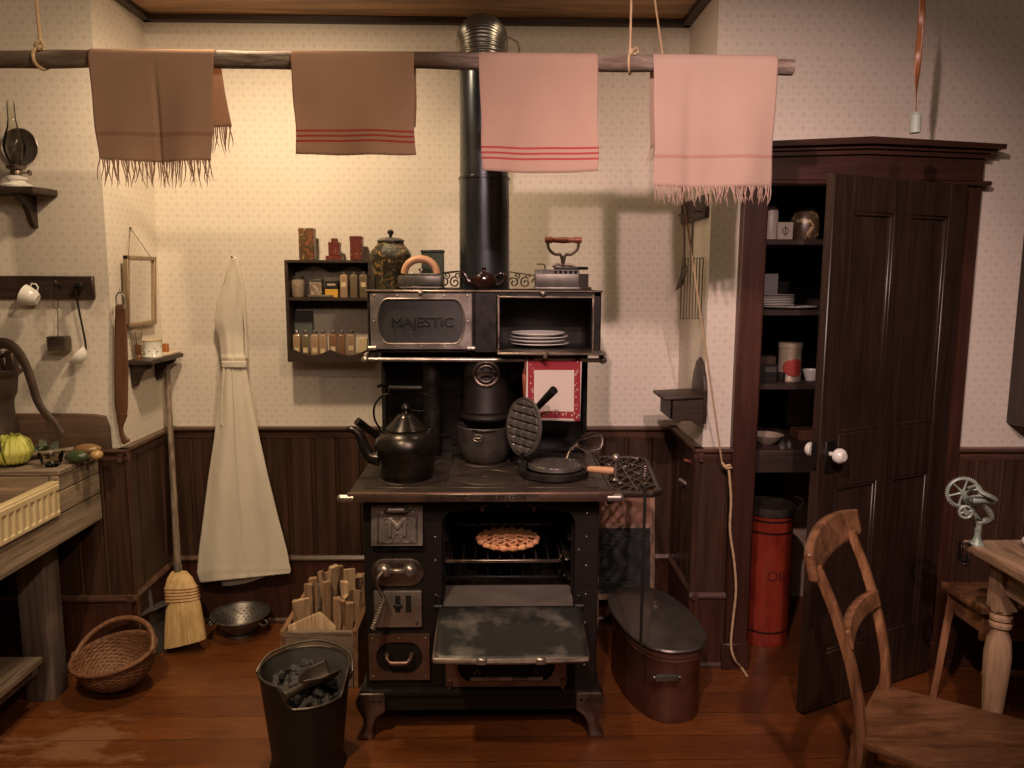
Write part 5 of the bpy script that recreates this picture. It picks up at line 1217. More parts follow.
# tea towel
def teamat():
    m, nt, b = new('red_border_tea_towel'); b.inputs['Roughness'].default_value = 0.85
    s_ = sep(nt, coords(nt)); x, z = s_[0], s_[2]
    # local x -0.096..0.096, z 0..-0.215
    ex = mth(nt, 'SUBTRACT', 0.097, mth(nt, 'ABSOLUTE', x)); ez = mth(nt, 'ADD', z, 0.212); et = mth(nt, 'MULTIPLY', z, -1.0)
    def bnd(e, a, b_): return mth(nt, 'MULTIPLY', mth(nt, 'GREATER_THAN', e, a), mth(nt, 'LESS_THAN', e, b_))
    bx_ = bnd(ex, 0.005, 0.027); bz = mth(nt, 'MULTIPLY', bnd(ez, 0.007, 0.032), mth(nt, 'GREATER_THAN', ex, 0.006)); bt = mth(nt, 'MULTIPLY', bnd(et, 0.0, 0.034), mth(nt, 'GREATER_THAN', ex, 0.006))
    red = mth(nt, 'MAXIMUM', mth(nt, 'MAXIMUM', bx_, bz), bt)
    ck = nt.nodes.new('ShaderNodeTexVoronoi'); ck.inputs['Scale'].default_value = 95; nt.links.new(coords(nt), ck.inputs['Vector'])
    dots = ramp(nt, ck.outputs['Distance'], [(0.30, (0.6, 0.6, 0.6)), (0.42, (0, 0, 0))])
    mid = mth(nt, 'MAXIMUM', bnd(ex, 0.013, 0.026), bnd(ez, 0.015, 0.029))
    pat = mth(nt, 'MULTIPLY', red, mth(nt, 'SUBTRACT', 1.0, mth(nt, 'MULTIPLY', mid, dots)))
    nt.links.new(mixc(nt, pat, (0.64, 0.54, 0.45), (0.27, 0.018, 0.028)), b.inputs['Base Color']); return m
tx0, tx1, ty, tz = W(526.5, 362, 2.68).x, W(581.5, 362, 2.68).x, 2.68, 1.263
TT = thing('tea_towel', 'white tea towel with patterned red border over the range rail', 'tea towel', ((tx0+tx1)/2, ty, tz))
def ttg(u, v):
    fl, bl, pr_ = 0.212, 0.16, 0.011; arc = pi*pr_; L_ = fl+bl+arc; s_ = v*L_; x = tx0+(tx1-tx0)*u
    if s_ < bl: return (x, ty+pr_+0.002*sin(9*u), tz-(bl-s_))
    if s_ < bl+arc: a = (s_-bl)/pr_; return (x, ty+pr_*cos(a), tz+pr_*sin(a))
    k = s_-bl-arc; return (x-0.004*k/fl, ty-pr_-0.005*k/fl*(1+sin(8*u+1)), tz-k-0.003*u*k/fl)
g = G(); g.grid(ttg, 40, 50); build('cloth', g, teamat(), TT, thick=0.0012, ang=180)
g = G(); p = W(525, 373, 2.70); q_ = W(526, 398, 2.70); g.tube([(p.x, 2.705, 1.272), (p.x, 2.69, 1.276), (p.x, 2.668, 1.268), (p.x, 2.675, 1.24), p, p.lerp(q_, 0.1), q_.lerp(p, 0.1), q_], [0.002, 0.002, 0.002, 0.003, 0.008, 0.011, 0.010, 0.006], 10)
UT = thing('hanging_fork', 'long fork with red-brown wooden handle hanging left of the tea towel', 'fork', tuple(q_)); build('wooden_handle', g, M['redwood'], UT)
g = G(); r_ = W(527, 420, 2.72); g.tube([q_, r_], 0.003, 6)
for s_ in (-1, 0, 1): g.tube([r_, r_+Vector((s_*0.010, 0, -0.015)), r_+Vector((s_*0.011, 0, -0.065))], 0.0018, 5)
build('tines', g, M['iron'], UT)
# plates in the warming closet
for i in range(4):
    g = G(); zb = cz0+0.014+i*0.0125; r_ = (0.108, 0.105, 0.106, 0.100)[i]
    pr_ = [(0, 0.0), (0.055, 0.0), (0.060, 0.002), (r_*0.85, 0.009), (r_, 0.0125), (r_, 0.015), (r_*0.84, 0.0115), (0.056, 0.004), (0, 0.003)]
    c_ = (0.158+(0.004, -0.003, 0.002, -0.002)[i], 2.845+(0, 0.004, -0.003, 0.002)[i], zb)
    g.lathe(pr_, c_, 48)
    single('dinner_plate', g, M['white'], ['white plate at the bottom of the stack in the warming closet', 'second white plate from the bottom of the warming closet stack', 'third white plate from the bottom of the warming closet stack', 'smallest white plate, topmost of the warming closet stack'][i], 'plate', group='plates in the warming closet')
# pie
PCn = (0.042, 2.615); pz_ = 0.6075
PI_ = thing('lattice_pie', 'golden lattice-topped cherry pie on the oven rack', 'pie', PCn+(pz_,))
g = G(); g.lathe([(0, 0), (0.070, 0), (0.098, 0.020), (0.104, 0.022), (0.100, 0.024), (0.07, 0.004), (0, 0.004)], PCn+(pz_,), 40); build('pie_tin', g, M['nickeld'], PI_)
g = G()
M['crust'] = pm('baked_crust', (0.50, 0.20, 0.085), (0.72, 0.38, 0.19), 0.5, 0, 40, bmp=0.4)
g.tube([((0.099+0.004*cos(18*a))*cos(a)+PCn[0], (0.099+0.004*cos(18*a))*sin(a)+PCn[1], pz_+0.028+0.002*cos(18*a)) for a in [2*pi*i/144 for i in range(144)]], [0.0085+0.0025*cos(2*pi*i/8) for i in range(144)], 8, closed=True)
build('crimped_edge', g, M['crust'], PI_)
g = G(); g.lathe([(0.095, 0.024), (0.07, 0.032), (0, 0.036), (0, 0.02)], PCn+(pz_,), 40); build('filling', g, pm('dark_cherry_filling', (0.06, 0.012, 0.006), (0.14, 0.03, 0.012), 0.2, 0, 60, bmp=0.5), PI_)
for d in (0, 1):
    for k in range(-3, 4):
        g = G(); o_ = k*0.026; hl = math.sqrt(max(0.0, 0.095**2-o_**2)); pts = []
        for i in range(17):
            t = -hl+2*hl*i/16; a = R(38) if d == 0 else R(-42)
            x = t*cos(a)-o_*sin(a); y = t*sin(a)+o_*cos(a); zz_ = 0.034+0.010*(1-(x*x+y*y)/0.009)+0.003*cos(t*120+(k+d)*pi)
            pts.append((PCn[0]+x, PCn[1]+y, pz_+zz_))
        g.tube(pts, 0.0062, 8, flat=(1.0, 0.6)); build('lattice_strip', g, M['crust'], PI_)

# ================================================================== THINGS ON TOP OF THE WARMING CLOSET
TZ = 1.505
def paint(name, base, spots, sc=30):
    m, nt, b = new(name); b.inputs['Roughness'].default_value = 0.35; col = ramp(nt, noise(nt, coords(nt), 8), [(0.3, base), (0.7, tuple(q*1.3 for q in base))])
    for i, (c, lo, s_) in enumerate(spots):
        f = noise(nt, coords(nt, (1, 1, 1), rot=(i, i*2, i*3)), s_, 4, 0.6, 1.0); col = mixc(nt, ramp(nt, f, [(lo, (0, 0, 0)), (lo+0.05, (1, 1, 1))]), col, c)
    nt.links.new(col, b.inputs['Base Color']); M[name] = m; return m
VC = (W(391.5, 287, 2.86).x, 2.86)
VS_ = thing('tea_canister', 'tall dark painted tea canister with knobbed lid on the warming closet', 'canister', VC+(TZ,))
def lat(prof, n_, c, M_=None): pass
g = G(); s6 = lambda hw, z: [(hw*1.08*cos(a), hw*0.8*sin(a), z) for a in [pi/8+2*pi*i/8 for i in range(8)]]
prf = [(0.042, 0), (0.042, 0.006), (0.052, 0.030), (0.064, 0.075), (0.072, 0.110), (0.073, 0.125), (0.066, 0.140), (0.050, 0.158), (0.046, 0.168), (0.046, 0.172)]
rgs = [[g.bm.verts.new((VC[0]+p[0], VC[1]+p[1], TZ+z)) for p in s6(h_, z)] for h_, z in prf]
for i in range(len(rgs)-1):
    for k in range(8): g.bm.faces.new((rgs[i][k], rgs[i][(k+1) % 8], rgs[i+1][(k+1) % 8], rgs[i+1][k]))
g.bm.faces.new(rgs[0][::-1]); g.bm.faces.new(rgs[-1])
build('body', g, paint('painted_canister', (0.030, 0.026, 0.014), [((0.30, 0.17, 0.06), 0.56, 42), ((0.50, 0.38, 0.22), 0.64, 80), ((0.12, 0.12, 0.05), 0.58, 34)]), VS_, ang=22)
g = G(); g.lathe([(0.050, 0), (0.050, 0.004), (0.040, 0.011), (0.014, 0.015), (0.0, 0.016)], VC+(TZ+0.172,), 24, sx=1.0, sy=0.8); build('lid', g, M['tin'], VS_)
g = G(); g.lathe([(0.006, 0.014), (0.006, 0.024), (0.011, 0.028), (0.012, 0.036), (0.006, 0.042), (0, 0.042)], VC+(TZ+0.172,), 16); build('lid_knob', g, M['black'], VS_)
# wooden handled flat iron
IC = (W(420, 287, 2.775).x, 2.785)
IR = thing('flat_iron', 'grey flat iron with arched pale wooden handle on the warming closet', 'iron', IC+(TZ,))
g = G(); g.prism([(IC[0]-0.082, IC[1]+0.0), (IC[0]-0.055, IC[1]-0.035), (IC[0]+0.02, IC[1]-0.047), (IC[0]+0.080, IC[1]-0.045), (IC[0]+0.080, IC[1]+0.045), (IC[0]+0.02, IC[1]+0.047), (IC[0]-0.055, IC[1]+0.035)], 'xy', TZ+0.013, TZ+0.050, 0.006)
g.prism([(IC[0]-0.060, IC[1]), (IC[0]-0.04, IC[1]-0.025), (IC[0]+0.065, IC[1]-0.032), (IC[0]+0.065, IC[1]+0.032), (IC[0]-0.04, IC[1]+0.025)], 'xy', TZ+0.05, TZ+0.058, 0.003); build('body', g, M['irontin'], IR)
g = G(); g.box(IC[0]-0.07, IC[0]+0.075, IC[1]-0.04, IC[1]+0.04, TZ+0.006, TZ+0.011)
for q in (-0.055, 0.0, 0.055):
    for yy in (-0.03, 0.03): g.cyl((IC[0]+q, IC[1]+yy, TZ), (IC[0]+q, IC[1]+yy, TZ+0.013), 0.003, n=8)
build('stand', g, M['nickel'], IR)
g = G(); hp_ = [(IC[0]+0.002+0.058*cos(a), IC[1], TZ+0.056+0.052*sin(a)) for a in [pi*i/24 for i in range(25)]]; g.tube(hp_, [0.0125+0.0015*sin(pi*i/24) for i in range(25)], 14); build('handle', g, M['handle_ochre'], IR, label='arched pale wooden handle')
g = G(); g.cyl((IC[0]+0.005, IC[1], TZ+0.056), (IC[0]+0.005, IC[1], TZ+0.068), 0.005); g.lathe([(0, 0.010), (0.010, 0.008), (0.011, 0), (0, 0)], (IC[0]+0.005, IC[1], TZ+0.066), 14); build('latch_knob', g, M['nickeld'], IR)
# green tin
a, b_ = W(421.5, 250, 2.90), W(444, 286, 2.90)
GT = thing('green_tin', 'dark green rectangular tin standing behind the flat iron', 'tin', ((a.x+b_.x)/2, 2.91, TZ))
g = G(); g.box(a.x, b_.x, 2.885, 2.935, TZ, a.z-0.008, 0.003); build('body', g, pm('dark_green_paint', (0.018, 0.026, 0.016), (0.035, 0.048, 0.03), 0.35, 0, 20), GT)
g = G(); g.box(a.x-0.002, b_.x+0.002, 2.883, 2.937, a.z-0.010, a.z, 0.003); build('lid', g, M['black'], GT)
# teapot
TC = (W(484, 287, 2.775).x, 2.775)
TP = thing('teapot', 'small glossy dark brown teapot in front of the stovepipe', 'teapot', TC+(TZ,))
g = G(); g.lathe([(0, 0), (0.028, 0), (0.030, 0.004), (0.043, 0.016), (0.048, 0.030), (0.044, 0.044), (0.030, 0.054), (0.020, 0.057), (0, 0.057)], TC+(TZ,), 40); build('body', g, M['brown_glaze'], TP)
g = G(); g.lathe([(0.023, 0.055), (0.020, 0.061), (0.006, 0.066), (0.005, 0.070), (0.009, 0.075), (0.005, 0.080), (0, 0.081)], TC+(TZ,), 24); build('lid', g, M['brown_glaze'], TP)
g = G(); g.tube(smooth([(TC[0]-0.040, TC[1], TZ+0.024), (TC[0]-0.058, TC[1], TZ+0.034), (TC[0]-0.068, TC[1], TZ+0.054), (TC[0]-0.080, TC[1], TZ+0.062)], 5), [0.013-0.008*i/15 for i in range(16)], 12); build('spout', g, M['brown_glaze'], TP)
g = G(); g.tube(smooth([(TC[0]+0.038, TC[1], TZ+0.046), (TC[0]+0.060, TC[1], TZ+0.058), (TC[0]+0.076, TC[1], TZ+0.050), (TC[0]+0.068, TC[1], TZ+0.028), (TC[0]+0.044, TC[1], TZ+0.018)], 5), 0.005, 10); build('handle', g, M['brown_glaze'], TP)
# charcoal iron
a, b_ = W(535, 266, 2.80), W(586, 286, 2.80)
CI = thing('charcoal_iron', 'box-shaped charcoal iron with raised red wooden handle on the warming closet', 'iron', ((a.x+b_.x)/2, 2.80, TZ))
xl, xr = a.x, b_.x
g = G(); zt = TZ+0.068
g.prism([(xl, 2.762), (xr-0.03, 2.762), (xr+0.01, 2.80), (xr-0.03, 2.838), (xl, 2.838)], 'xy', TZ+0.010, zt-0.010, 0.003)
for i in range(9): g.box(xl+0.004+i*0.018, xl+0.013+i*0.018, 2.762, 2.766, zt-0.012, zt); 
g.box(xl, xr-0.03, 2.760, 2.768, zt-0.001, zt+0.005, 0.001); g.box(xl, xr-0.03, 2.832, 2.840, zt-0.012, zt+0.005, 0.001)
build('box', g, M['irontin'], CI)
g = G(); g.prism([(xl-0.004, 2.758), (xr-0.026, 2.758), (xr+0.022, 2.80), (xr-0.026, 2.842), (xl-0.004, 2.842)], 'xy', TZ, TZ+0.011, 0.004); build('sole_plate', g, M['irontin'], CI)
g = G(); g.prism([(xl+0.070, 2.760), (xr-0.028, 2.760), (xr+0.008, 2.80), (xr-0.028, 2.840), (xl+0.070, 2.840)], 'xy', zt+0.004, zt+0.015, 0.003)
lx_ = W(563, 260, 2.80).x; lid_ = build('lid', g, M['iron'], CI)
g = G(); g.tube([(xl+0.036, 2.80, zt), (xl+0.036, 2.80, zt+0.020), (xl+0.028, 2.80, zt+0.024), (xl+0.006, 2.80, zt+0.024)], 0.003, 6); build('damper_lever', g, M['wire'], CI)
g = G(); hz0 = zt+0.014; top_ = W(563, 240, 2.80).z
g.tube(smooth([(lx_-0.055, 2.80, top_), (lx_-0.052, 2.80, top_-0.03), (lx_-0.030, 2.80, top_-0.050), (lx_-0.008, 2.80, top_-0.054), (lx_, 2.80, hz0)], 5), 0.0055, 8)
g.tube(smooth([(lx_+0.055, 2.80, top_), (lx_+0.052, 2.80, top_-0.03), (lx_+0.030, 2.80, top_-0.050), (lx_+0.008, 2.80, top_-0.054), (lx_, 2.80, hz0)], 5), 0.0055, 8)
g.tube([(lx_-0.04, 2.80, hz0+0.002), (lx_-0.02, 2.80, hz0+0.010), (lx_+0.03, 2.80, hz0+0.006), (lx_+0.045, 2.80, hz0+0.001)], 0.005, 8)
build('handle_bracket', g, M['nickeld'], CI)
g = G(); g.tube([(lx_-0.066, 2.80, top_), (lx_-0.040, 2.80, top_), (lx_-0.038, 2.80, top_), (lx_, 2.80, top_-0.001), (lx_+0.038, 2.80, top_), (lx_+0.040, 2.80, top_), (lx_+0.066, 2.80, top_)], [0.011, 0.012, 0.009, 0.0115, 0.009, 0.012, 0.011], 14); build('handle', g, M['redwood'], CI)

# ================================================================== SPICE RACK
RX0, RX1, RY = W(286, 300, 3.23).x, W(372.5, 300, 3.23).x, 3.22
def rz(y_): return W(330, y_, RY).z
rt_, rm, rb = rz(260), rz(297.5), rz(362)
RK = thing('spice_rack', 'dark wooden two-tier spice rack hung on the wallpapered back wall', 'rack', ((RX0+RX1)/2, 3.28, rb))
g = G(); g.box(RX0, RX1, RY, YB, rt_-0.012, rt_, 0.002); build('top_board', g, M['darkw'], RK)
for xx in (RX0, RX1-0.014):
    g = G(); g.box(xx, xx+0.014, RY, YB, rb, rt_-0.010, 0.002); build('side_board', g, M['darkw'], RK)
g = G(); g.box(RX0+0.012, RX1-0.012, RY+0.008, YB, rm-0.014, rm, 0.001); build('middle_shelf', g, M['darkw'], RK)
g = G(); g.box(RX0+0.012, RX1-0.012, RY+0.004, YB, rb, rb+0.014, 0.001); build('bottom_shelf', g, M['darkw'], RK)
g = G(); n = 40; poly = [(RX0+0.012, rb)]+[(RX1-0.012, rb)]
xs_ = [RX1-0.012-(RX1-RX0-0.024)*i/n for i in range(n+1)]
def sc(t): return 0.052-0.024*sin(pi*min(1, abs(t-0.5)*2.2))**1.0*(1 if abs(t-0.5) < 0.455 else 1)
poly += [(x, rb+sc(i/n)) for i, x in enumerate(xs_)]
g.prism(poly, 'xz', RY, RY+0.008); build('scalloped_rail', g, M['darkw'], RK)
g = G(); n = 40; poly = [(RX0+0.012, rt_-0.010), (RX1-0.012, rt_-0.010)]
poly += [(x, rt_-0.038+0.012*abs(sin(2*pi*i/n))*0+(-0.012*cos(4*pi*i/n))) for i, x in enumerate(xs_)]
g.prism(poly, 'xz', YB-0.010, YB-0.002); g.box(RX0+0.012, RX1-0.012, YB-0.010, YB-0.002, rm-0.05, rm); build('scalloped_back', g, M['darkw'], RK)
def tin(name, x0p, x1p, yt, yb_px, zb, y0_, dp, m, label, lid=None, group=None):
    a, b2 = W(x0p, yt, y0_), W(x1p, yb_px, y0_); t_ = thing(name, label, 'tin', ((a.x+b2.x)/2, y0_+dp/2, zb), group=group)
    h_ = a.z-zb; g = G(); g.box(a.x, b2.x, y0_, y0_+dp, zb, a.z-0.004, 0.003); build('body', g, m, t_)
    g = G(); g.box(a.x-0.001, b2.x+0.001, y0_-0.001, y0_+dp+0.001, a.z-0.014, a.z, 0.002); build('lid', g, lid or m, t_); return t_, a, b2
paint('green_gold_tin', (0.075, 0.045, 0.018), [((0.22, 0.075, 0.03), 0.50, 30), ((0.34, 0.25, 0.11), 0.58, 55)])
paint('red_label_tin', (0.11, 0.022, 0.014), [((0.30, 0.18, 0.10), 0.60, 60)])
tin('spice_tin', 298, 314, 228, 259, rt_, 3.25, 0.05, M['green_gold_tin'], 'tall green and gold tin on top of the spice rack, leftmost')
t_, a, b2 = tin('spice_tin', 328, 339.5, 242, 259, rt_+0.018, 3.25, 0.045, M['red_label_tin'], 'small red tin with a stepped base between two tins on the spice rack')
g = G(); g.box(a.x-0.010, b2.x+0.010, 3.242, 3.302, rt_, rt_+0.018, 0.002); build('base', g, M['red_label_tin'], t_)
g = G(); g.box(a.x+0.010, b2.x-0.010, 3.26, 3.285, a.z, a.z+0.016, 0.002); build('cap', g, M['red_label_tin'], t_)
tin('spice_tin', 349.5, 362, 236, 259, rt_, 3.25, 0.05, M['red_label_tin'], 'plain red tin on top of the spice rack, rightmost')
BY = 3.245
# glass jar
a = W(298, 276, BY); p = (W(298.5, 290, BY+0.03).x, BY+0.03); h_ = a.z-rm-0.0
JR = thing('glass_jar', 'glass jar with pale contents at the left of the upper rack shelf', 'jar', p+(rm,))
g = G(); g.lathe([(0, 0), (0.024, 0), (0.027, 0.006), (0.027, h_*0.75), (0.022, h_*0.85), (0.022, h_*0.88), (0, h_*0.88)], p+(rm,), 28); build('jar_glass', g, pm('cloudy_jar', (0.20, 0.15, 0.10), (0.36, 0.28, 0.20), 0.15, 0, 30), JR)
g = G(); g.lathe([(0.024, h_*0.85), (0.025, h_), (0, h_)], p+(rm,), 24); build('lid', g, M['tin'], JR)
tin('label_tin', 309, 322, 279, 297, rm, BY, 0.045, paint('white_label_tin', (0.20, 0.14, 0.09), [((0.42, 0.36, 0.28), 0.48, 30), ((0.40, 0.06, 0.04), 0.64, 50)]), 'tin with pale and red label on the upper rack shelf', M['tin'])
g = G(); a, b2 = W(309, 295, 3.232), W(333, 297, 3.232); g.box(a.x, b2.x, 3.226, 3.243, rm, rm+0.010, 0.002)
single('flat_tin', g, pm('olive_tin', (0.09, 0.08, 0.05), (0.14, 0.12, 0.08), 0.4), 'small flat olive tin lying in front of the labelled tin', 'tin')
YT = thing('mustard_box', 'black box with yellow lower half on the upper rack shelf', 'box', (W(332, 290, BY).x, BY+0.02, rm))
a, b2 = W(324.5, 281, BY), W(338, 297, BY); hm = rm+(a.z-rm)*0.50
g = G(); g.box(a.x, b2.x, BY, BY+0.04, rm, hm, 0.001); build('yellow_half', g, pm('yellow_card', (0.55, 0.29, 0.03), (0.62, 0.34, 0.05), 0.5), YT)
g = G(); g.box(a.x, b2.x, BY, BY+0.04, hm, a.z, 0.001); build('black_half', g, M['black'], YT)
g = G(); hx_ = (a.x+b2.x)/2; zl = (hm+a.z)/2+0.002
for k in range(7): g.box(hx_-0.0175+k*0.0052, hx_-0.0140+k*0.0052, BY-0.0006, BY+0.001, zl-0.004, zl+0.004+0.001*(k % 2))
build('worn_white_print', g, M['labelp'], YT)
M['bott'] = [pm('bottle_contents_%d' % i, c, tuple(q*1.25 for q in c), 0.12, 0, 40) for i, c in enumerate([(0.27, 0.18, 0.11), (0.13, 0.095, 0.06), (0.17, 0.09, 0.05)])]
def bottle(xp0, xp1, ytop, zb, mi, label, lab, group):
    a, b2 = W(xp0, ytop, BY), W(xp1, ytop, BY); t_ = thing('spice_bottle', label, 'bottle', ((a.x+b2.x)/2, BY+0.018, zb), group=group)
    cx_, w_ = (a.x+b2.x)/2, (b2.x-a.x)/2; h_ = a.z-zb; hs = h_*0.80
    g = G(); cy_ = BY+w_
    def sq(r_, z): return [(cx_+sx*r_, cy_+sy*r_, zb+z) for sx, sy in ((-1, -0.85), (-0.85, -1), (0.85, -1), (1, -0.85), (1, 0.85), (0.85, 1), (-0.85, 1), (-1, 0.85))]
    rg = [[g.bm.verts.new(q) for q in sq(r_, z)] for r_, z in ((w_*0.96, 0), (w_, 0.003), (w_, hs), (w_*0.85, hs+0.005), (w_*0.45, hs+0.009), (w_*0.45, h_*0.90))]
    for i in range(len(rg)-1):
        for k in range(8): g.bm.faces.new((rg[i][k], rg[i][(k+1) % 8], rg[i+1][(k+1) % 8], rg[i+1][k]))
    g.bm.faces.new(rg[0][::-1]); g.bm.faces.new(rg[-1]); build('glass', g, M['bott'][mi], t_)
    g = G(); g.lathe([(w_*0.62, 0), (w_*0.62, h_*0.12), (w_*0.5, h_*0.14), (0, h_*0.14)], (cx_, cy_, zb+h_*0.86), 16); build('cap', g, M['nickel'], t_)
    if lab:
        g = G(); lz = zb+hs*lab; g.box(cx_-w_*0.6, cx_+w_*0.6, BY-0.0008, BY+0.001, lz, lz+hs*0.22); build('label', g, M['labelp'], t_)
for i, (q0, q1, mi, lb) in enumerate([(339.5, 347, 0, .5), (349.5, 357, 1, 0), (359, 367, 1, .5)]):
    bottle(q0, q1, 271, rm, mi, ['pale square spice bottle beside the yellow box on the upper shelf', 'darker unlabelled square spice bottle, middle one of three on the upper shelf', 'labelled square spice bottle at the right end of the upper shelf'][i], lb, 'spice bottles on the upper rack shelf')
low = [(292.5, 299.5, 0, .25), (301, 308.5, 1, .25), (310, 318, 0, .25), (318.5, 326, 0, .2), (328.5, 336.5, 2, .3), (337.5, 345, 2, 0), (346.5, 354.5, 0, .35)]
for i, (q0, q1, mi, lb) in enumerate(low):
    bottle(q0, q1, 330.5, rb+0.014, mi, '%s of the seven square spice bottles on the lower rack shelf' % ['leftmost', 'second from left', 'third from left', 'middle one', 'third from right, brownest one', 'second from right, unlabelled one', 'rightmost'][i], lb, 'spice bottles on the lower rack shelf')
g = G(); a, b2 = W(294, 311, 3.30), W(313, 345, 3.30); g.box(a.x, b2.x, 3.30, 3.325, rb+0.014, a.z, 0.002)
single('slate_book', g, pm('slate_blue_cloth', (0.075, 0.085, 0.08), (0.11, 0.12, 0.11), 0.7, 0, 20), 'upright slate-grey booklet behind the bottles on the lower rack shelf', 'booklet')
g = G(); a, b2 = W(358, 338, BY+0.005), W(367, 350, BY+0.005); g.box(a.x, b2.x, BY+0.005, BY+0.035, rb+0.014, a.z, 0.003)
single('paper_packet', g, M['labelp'], 'small cream paper packet at the right end of the lower rack shelf', 'packet')

# ================================================================== WOOD BOX, SCUTTLE
WB = thing('wood_box', 'rough wooden box of split firewood beside the range', 'box', (-0.66, 2.98, 0))
bx0, bx1, by0, by1, bz_ = -0.812, -0.520, 2.755, 3.215, 0.232
g = G(); g.box(bx0+0.020, bx1-0.020, by0, by0+0.018, 0.0, bz_-0.006, 0.003); g.box(bx0+0.020, bx1-0.020, by1-0.018, by1, 0.0, bz_, 0.003)
build('end_board', g, M['grey_woodx'], WB)
for xx in (bx0, bx1-0.020):
    g = G(); g.box(xx, xx+0.020, by0-0.004, by1, 0.0, bz_, 0.003); build('side_board', g, wood('orange_box_board', (0.20, 0.09, 0.045), (0.34, 0.19, 0.10), 'y', 0.7, 12, 0.3) if xx == bx0 else bpy.data.materials['orange_box_board'], WB)
g = G(); g.box(bx0+0.02, bx1-0.02, by0+0.018, by1-0.018, 0.0, 0.014); build('bottom', g, M['grey_woodx'], WB)
M['kind3'] = wood('split_wood_mid', (0.34, 0.20, 0.11), (0.50, 0.32, 0.19), 'z', 0.75, 18, 0.4)
sticks = [  # top px x, top px y, y depth of top, width, thick, foot x, mat, lean
    (301, 600, 2.86, .055, .018, 0), (318, 608, 2.80, .085, .012, 2), (320, 571, 3.02, .024, .020, 0), (328, 572, 3.06, .024, .018, 1), (333, 568, 3.10, .028, .02, 1), (339, 566, 3.12, .028, .02, 1),
    (334, 566, 2.98, .030, .022, 0), (349, 569, 3.00, .036, .022, 0), (357, 576, 3.05, .035, .025, 0), (345, 582, 2.92, .026, .016, 0), (352, 602, 2.82, .022, .018, 1), (361, 574, 3.08, .030, .022, 0),
    (313, 578, 3.05, .030, .018, 1), (308, 584, 3.02, .026, .016, 1), (337, 598, 2.86, .020, .030, 1), (343, 601, 2.82, .020, .015, 1), (357, 603, 2.83, .028, .018, 1), (326, 582, 2.94, .026, .014, 0), (346, 596, 2.90, .022, .016, 0), (357, 590, 2.96, .035, .02, 1)]
labs = ['pale split stick of firewood standing in the wood box', 'dark split stick of firewood standing in the wood box']
for i, (px_, py_, yy, wd, tk, mi) in enumerate(sticks):
    top = W(px_, py_, yy); r_ = random.Random(i*7+1)
    top.x = min(max(top.x, bx0+0.04), bx1-0.04)
    foot = Vector((min(max(top.x+r_.uniform(-0.06, 0.06), bx0+0.045), bx1-0.045), min(max(yy+r_.uniform(-0.02, 0.06), by0+0.045), by1-0.05), 0.016))
    g = G(); d = (top-foot); ln = d.length
    if i == 1:
        # triangular offcut leaning at the front
        p0 = W(293, 628, 2.79); g.prism([(bx0+0.024, 0.15), (bx0+0.024, 0.238), (bx0+0.145, 0.292), (bx0+0.150, 0.288), (bx0+0.205, 0.232), (bx0+0.205, 0.15)], 'xz', 2.778, 2.792, 0.003)
        m_ = M['kind2']; lab_ = 'broad triangular offcut leaning at the front of the wood box'
        o = single('firewood_stick', g, M['kind1'], lab_, 'firewood', group='firewood in the wood box'); continue
    wd *= 1.25; tk *= 1.1; rt3 = d.to_track_quat('Z', 'Y').to_matrix() @ Matrix.Rotation(r_.uniform(-0.4, 0.4), 3, 'Z')
    t = bmesh.new(); nseg = 6; sec = [(-wd/2, -tk/2), (wd/2, -tk/2*r_.uniform(0.5, 1)), (wd/2*r_.uniform(0.6, 1), tk/2), (-wd/2*r_.uniform(0.6, 1), tk/2*r_.uniform(0.5, 1))]
    rg = []
    for k in range(nseg+1):
        s_ = k/nseg; ox_, oy_ = r_.uniform(-.0015, .0015), r_.uniform(-.0015, .0015)
        rg.append([t.verts.new(foot + rt3 @ Vector((q[0]*(1+r_.uniform(-.04, .04))+ox_, q[1]+oy_, ln*s_+(r_.uniform(-.004, .004) if k == nseg else 0)))) for q in sec])
    for k in range(nseg):
        for j in range(4): t.faces.new((rg[k][j], rg[k][(j+1) % 4], rg[k+1][(j+1) % 4], rg[k+1][j]))
    t.faces.new(rg[0][::-1]); t.faces.new(rg[-1]); g.merge(t)
    single('firewood_stick', g, [M['kind1'], M['kind1'], M['kind3']][i % 3] if mi == 0 else M['kind2'], labs[0] if mi == 0 else labs[1], 'firewood', loc=tuple(foot), group='firewood in the wood box', ang=20)
SCX, SCY = -0.603, 2.30
CSc = thing('coal_scuttle', 'black coal scuttle with cut-away lip, full of coal, on the floor', 'coal scuttle', (SCX, SCY, 0))
def rimz(a):   # a=-90deg faces the camera; lip lowered at front-right
    d = abs((a-R(-60)+pi) % (2*pi)-pi); t = min(1, max(0, (R(52)-d)/R(16))); return 0.330-0.072*t
g = G()
def scg(u, v):
    a = 2*pi*u; zt_ = rimz(a)
    if v < 0.12: t = v/0.12; z = 0.03*t; r_ = 0.120-0.012*t
    else: t = (v-0.12)/0.88; z = 0.03+(zt_-0.03)*t; r_ = 0.106+0.034*(z/0.335)
    return (SCX+r_*cos(a), SCY+r_*sin(a)*0.95, z)
g.grid(scg, 96, 24, wrapu=True); build('body', g, M['black'], CSc, thick=0.003)
def scl(u, v):
    a = 2*pi*u; z = 0.20+(rimz(a)-0.203)*v; r_ = 0.106+0.034*(z/0.335)-0.0035; return (SCX+r_*cos(a), SCY+r_*sin(a)*0.95, z)
g = G(); g.grid(scl, 96, 10, wrapu=True); build('lining', g, pm('ash_grey_tin', (0.07, 0.063, 0.055), (0.12, 0.11, 0.095), 0.7, 0.3, 20), CSc, label='ash-grey inner surface')
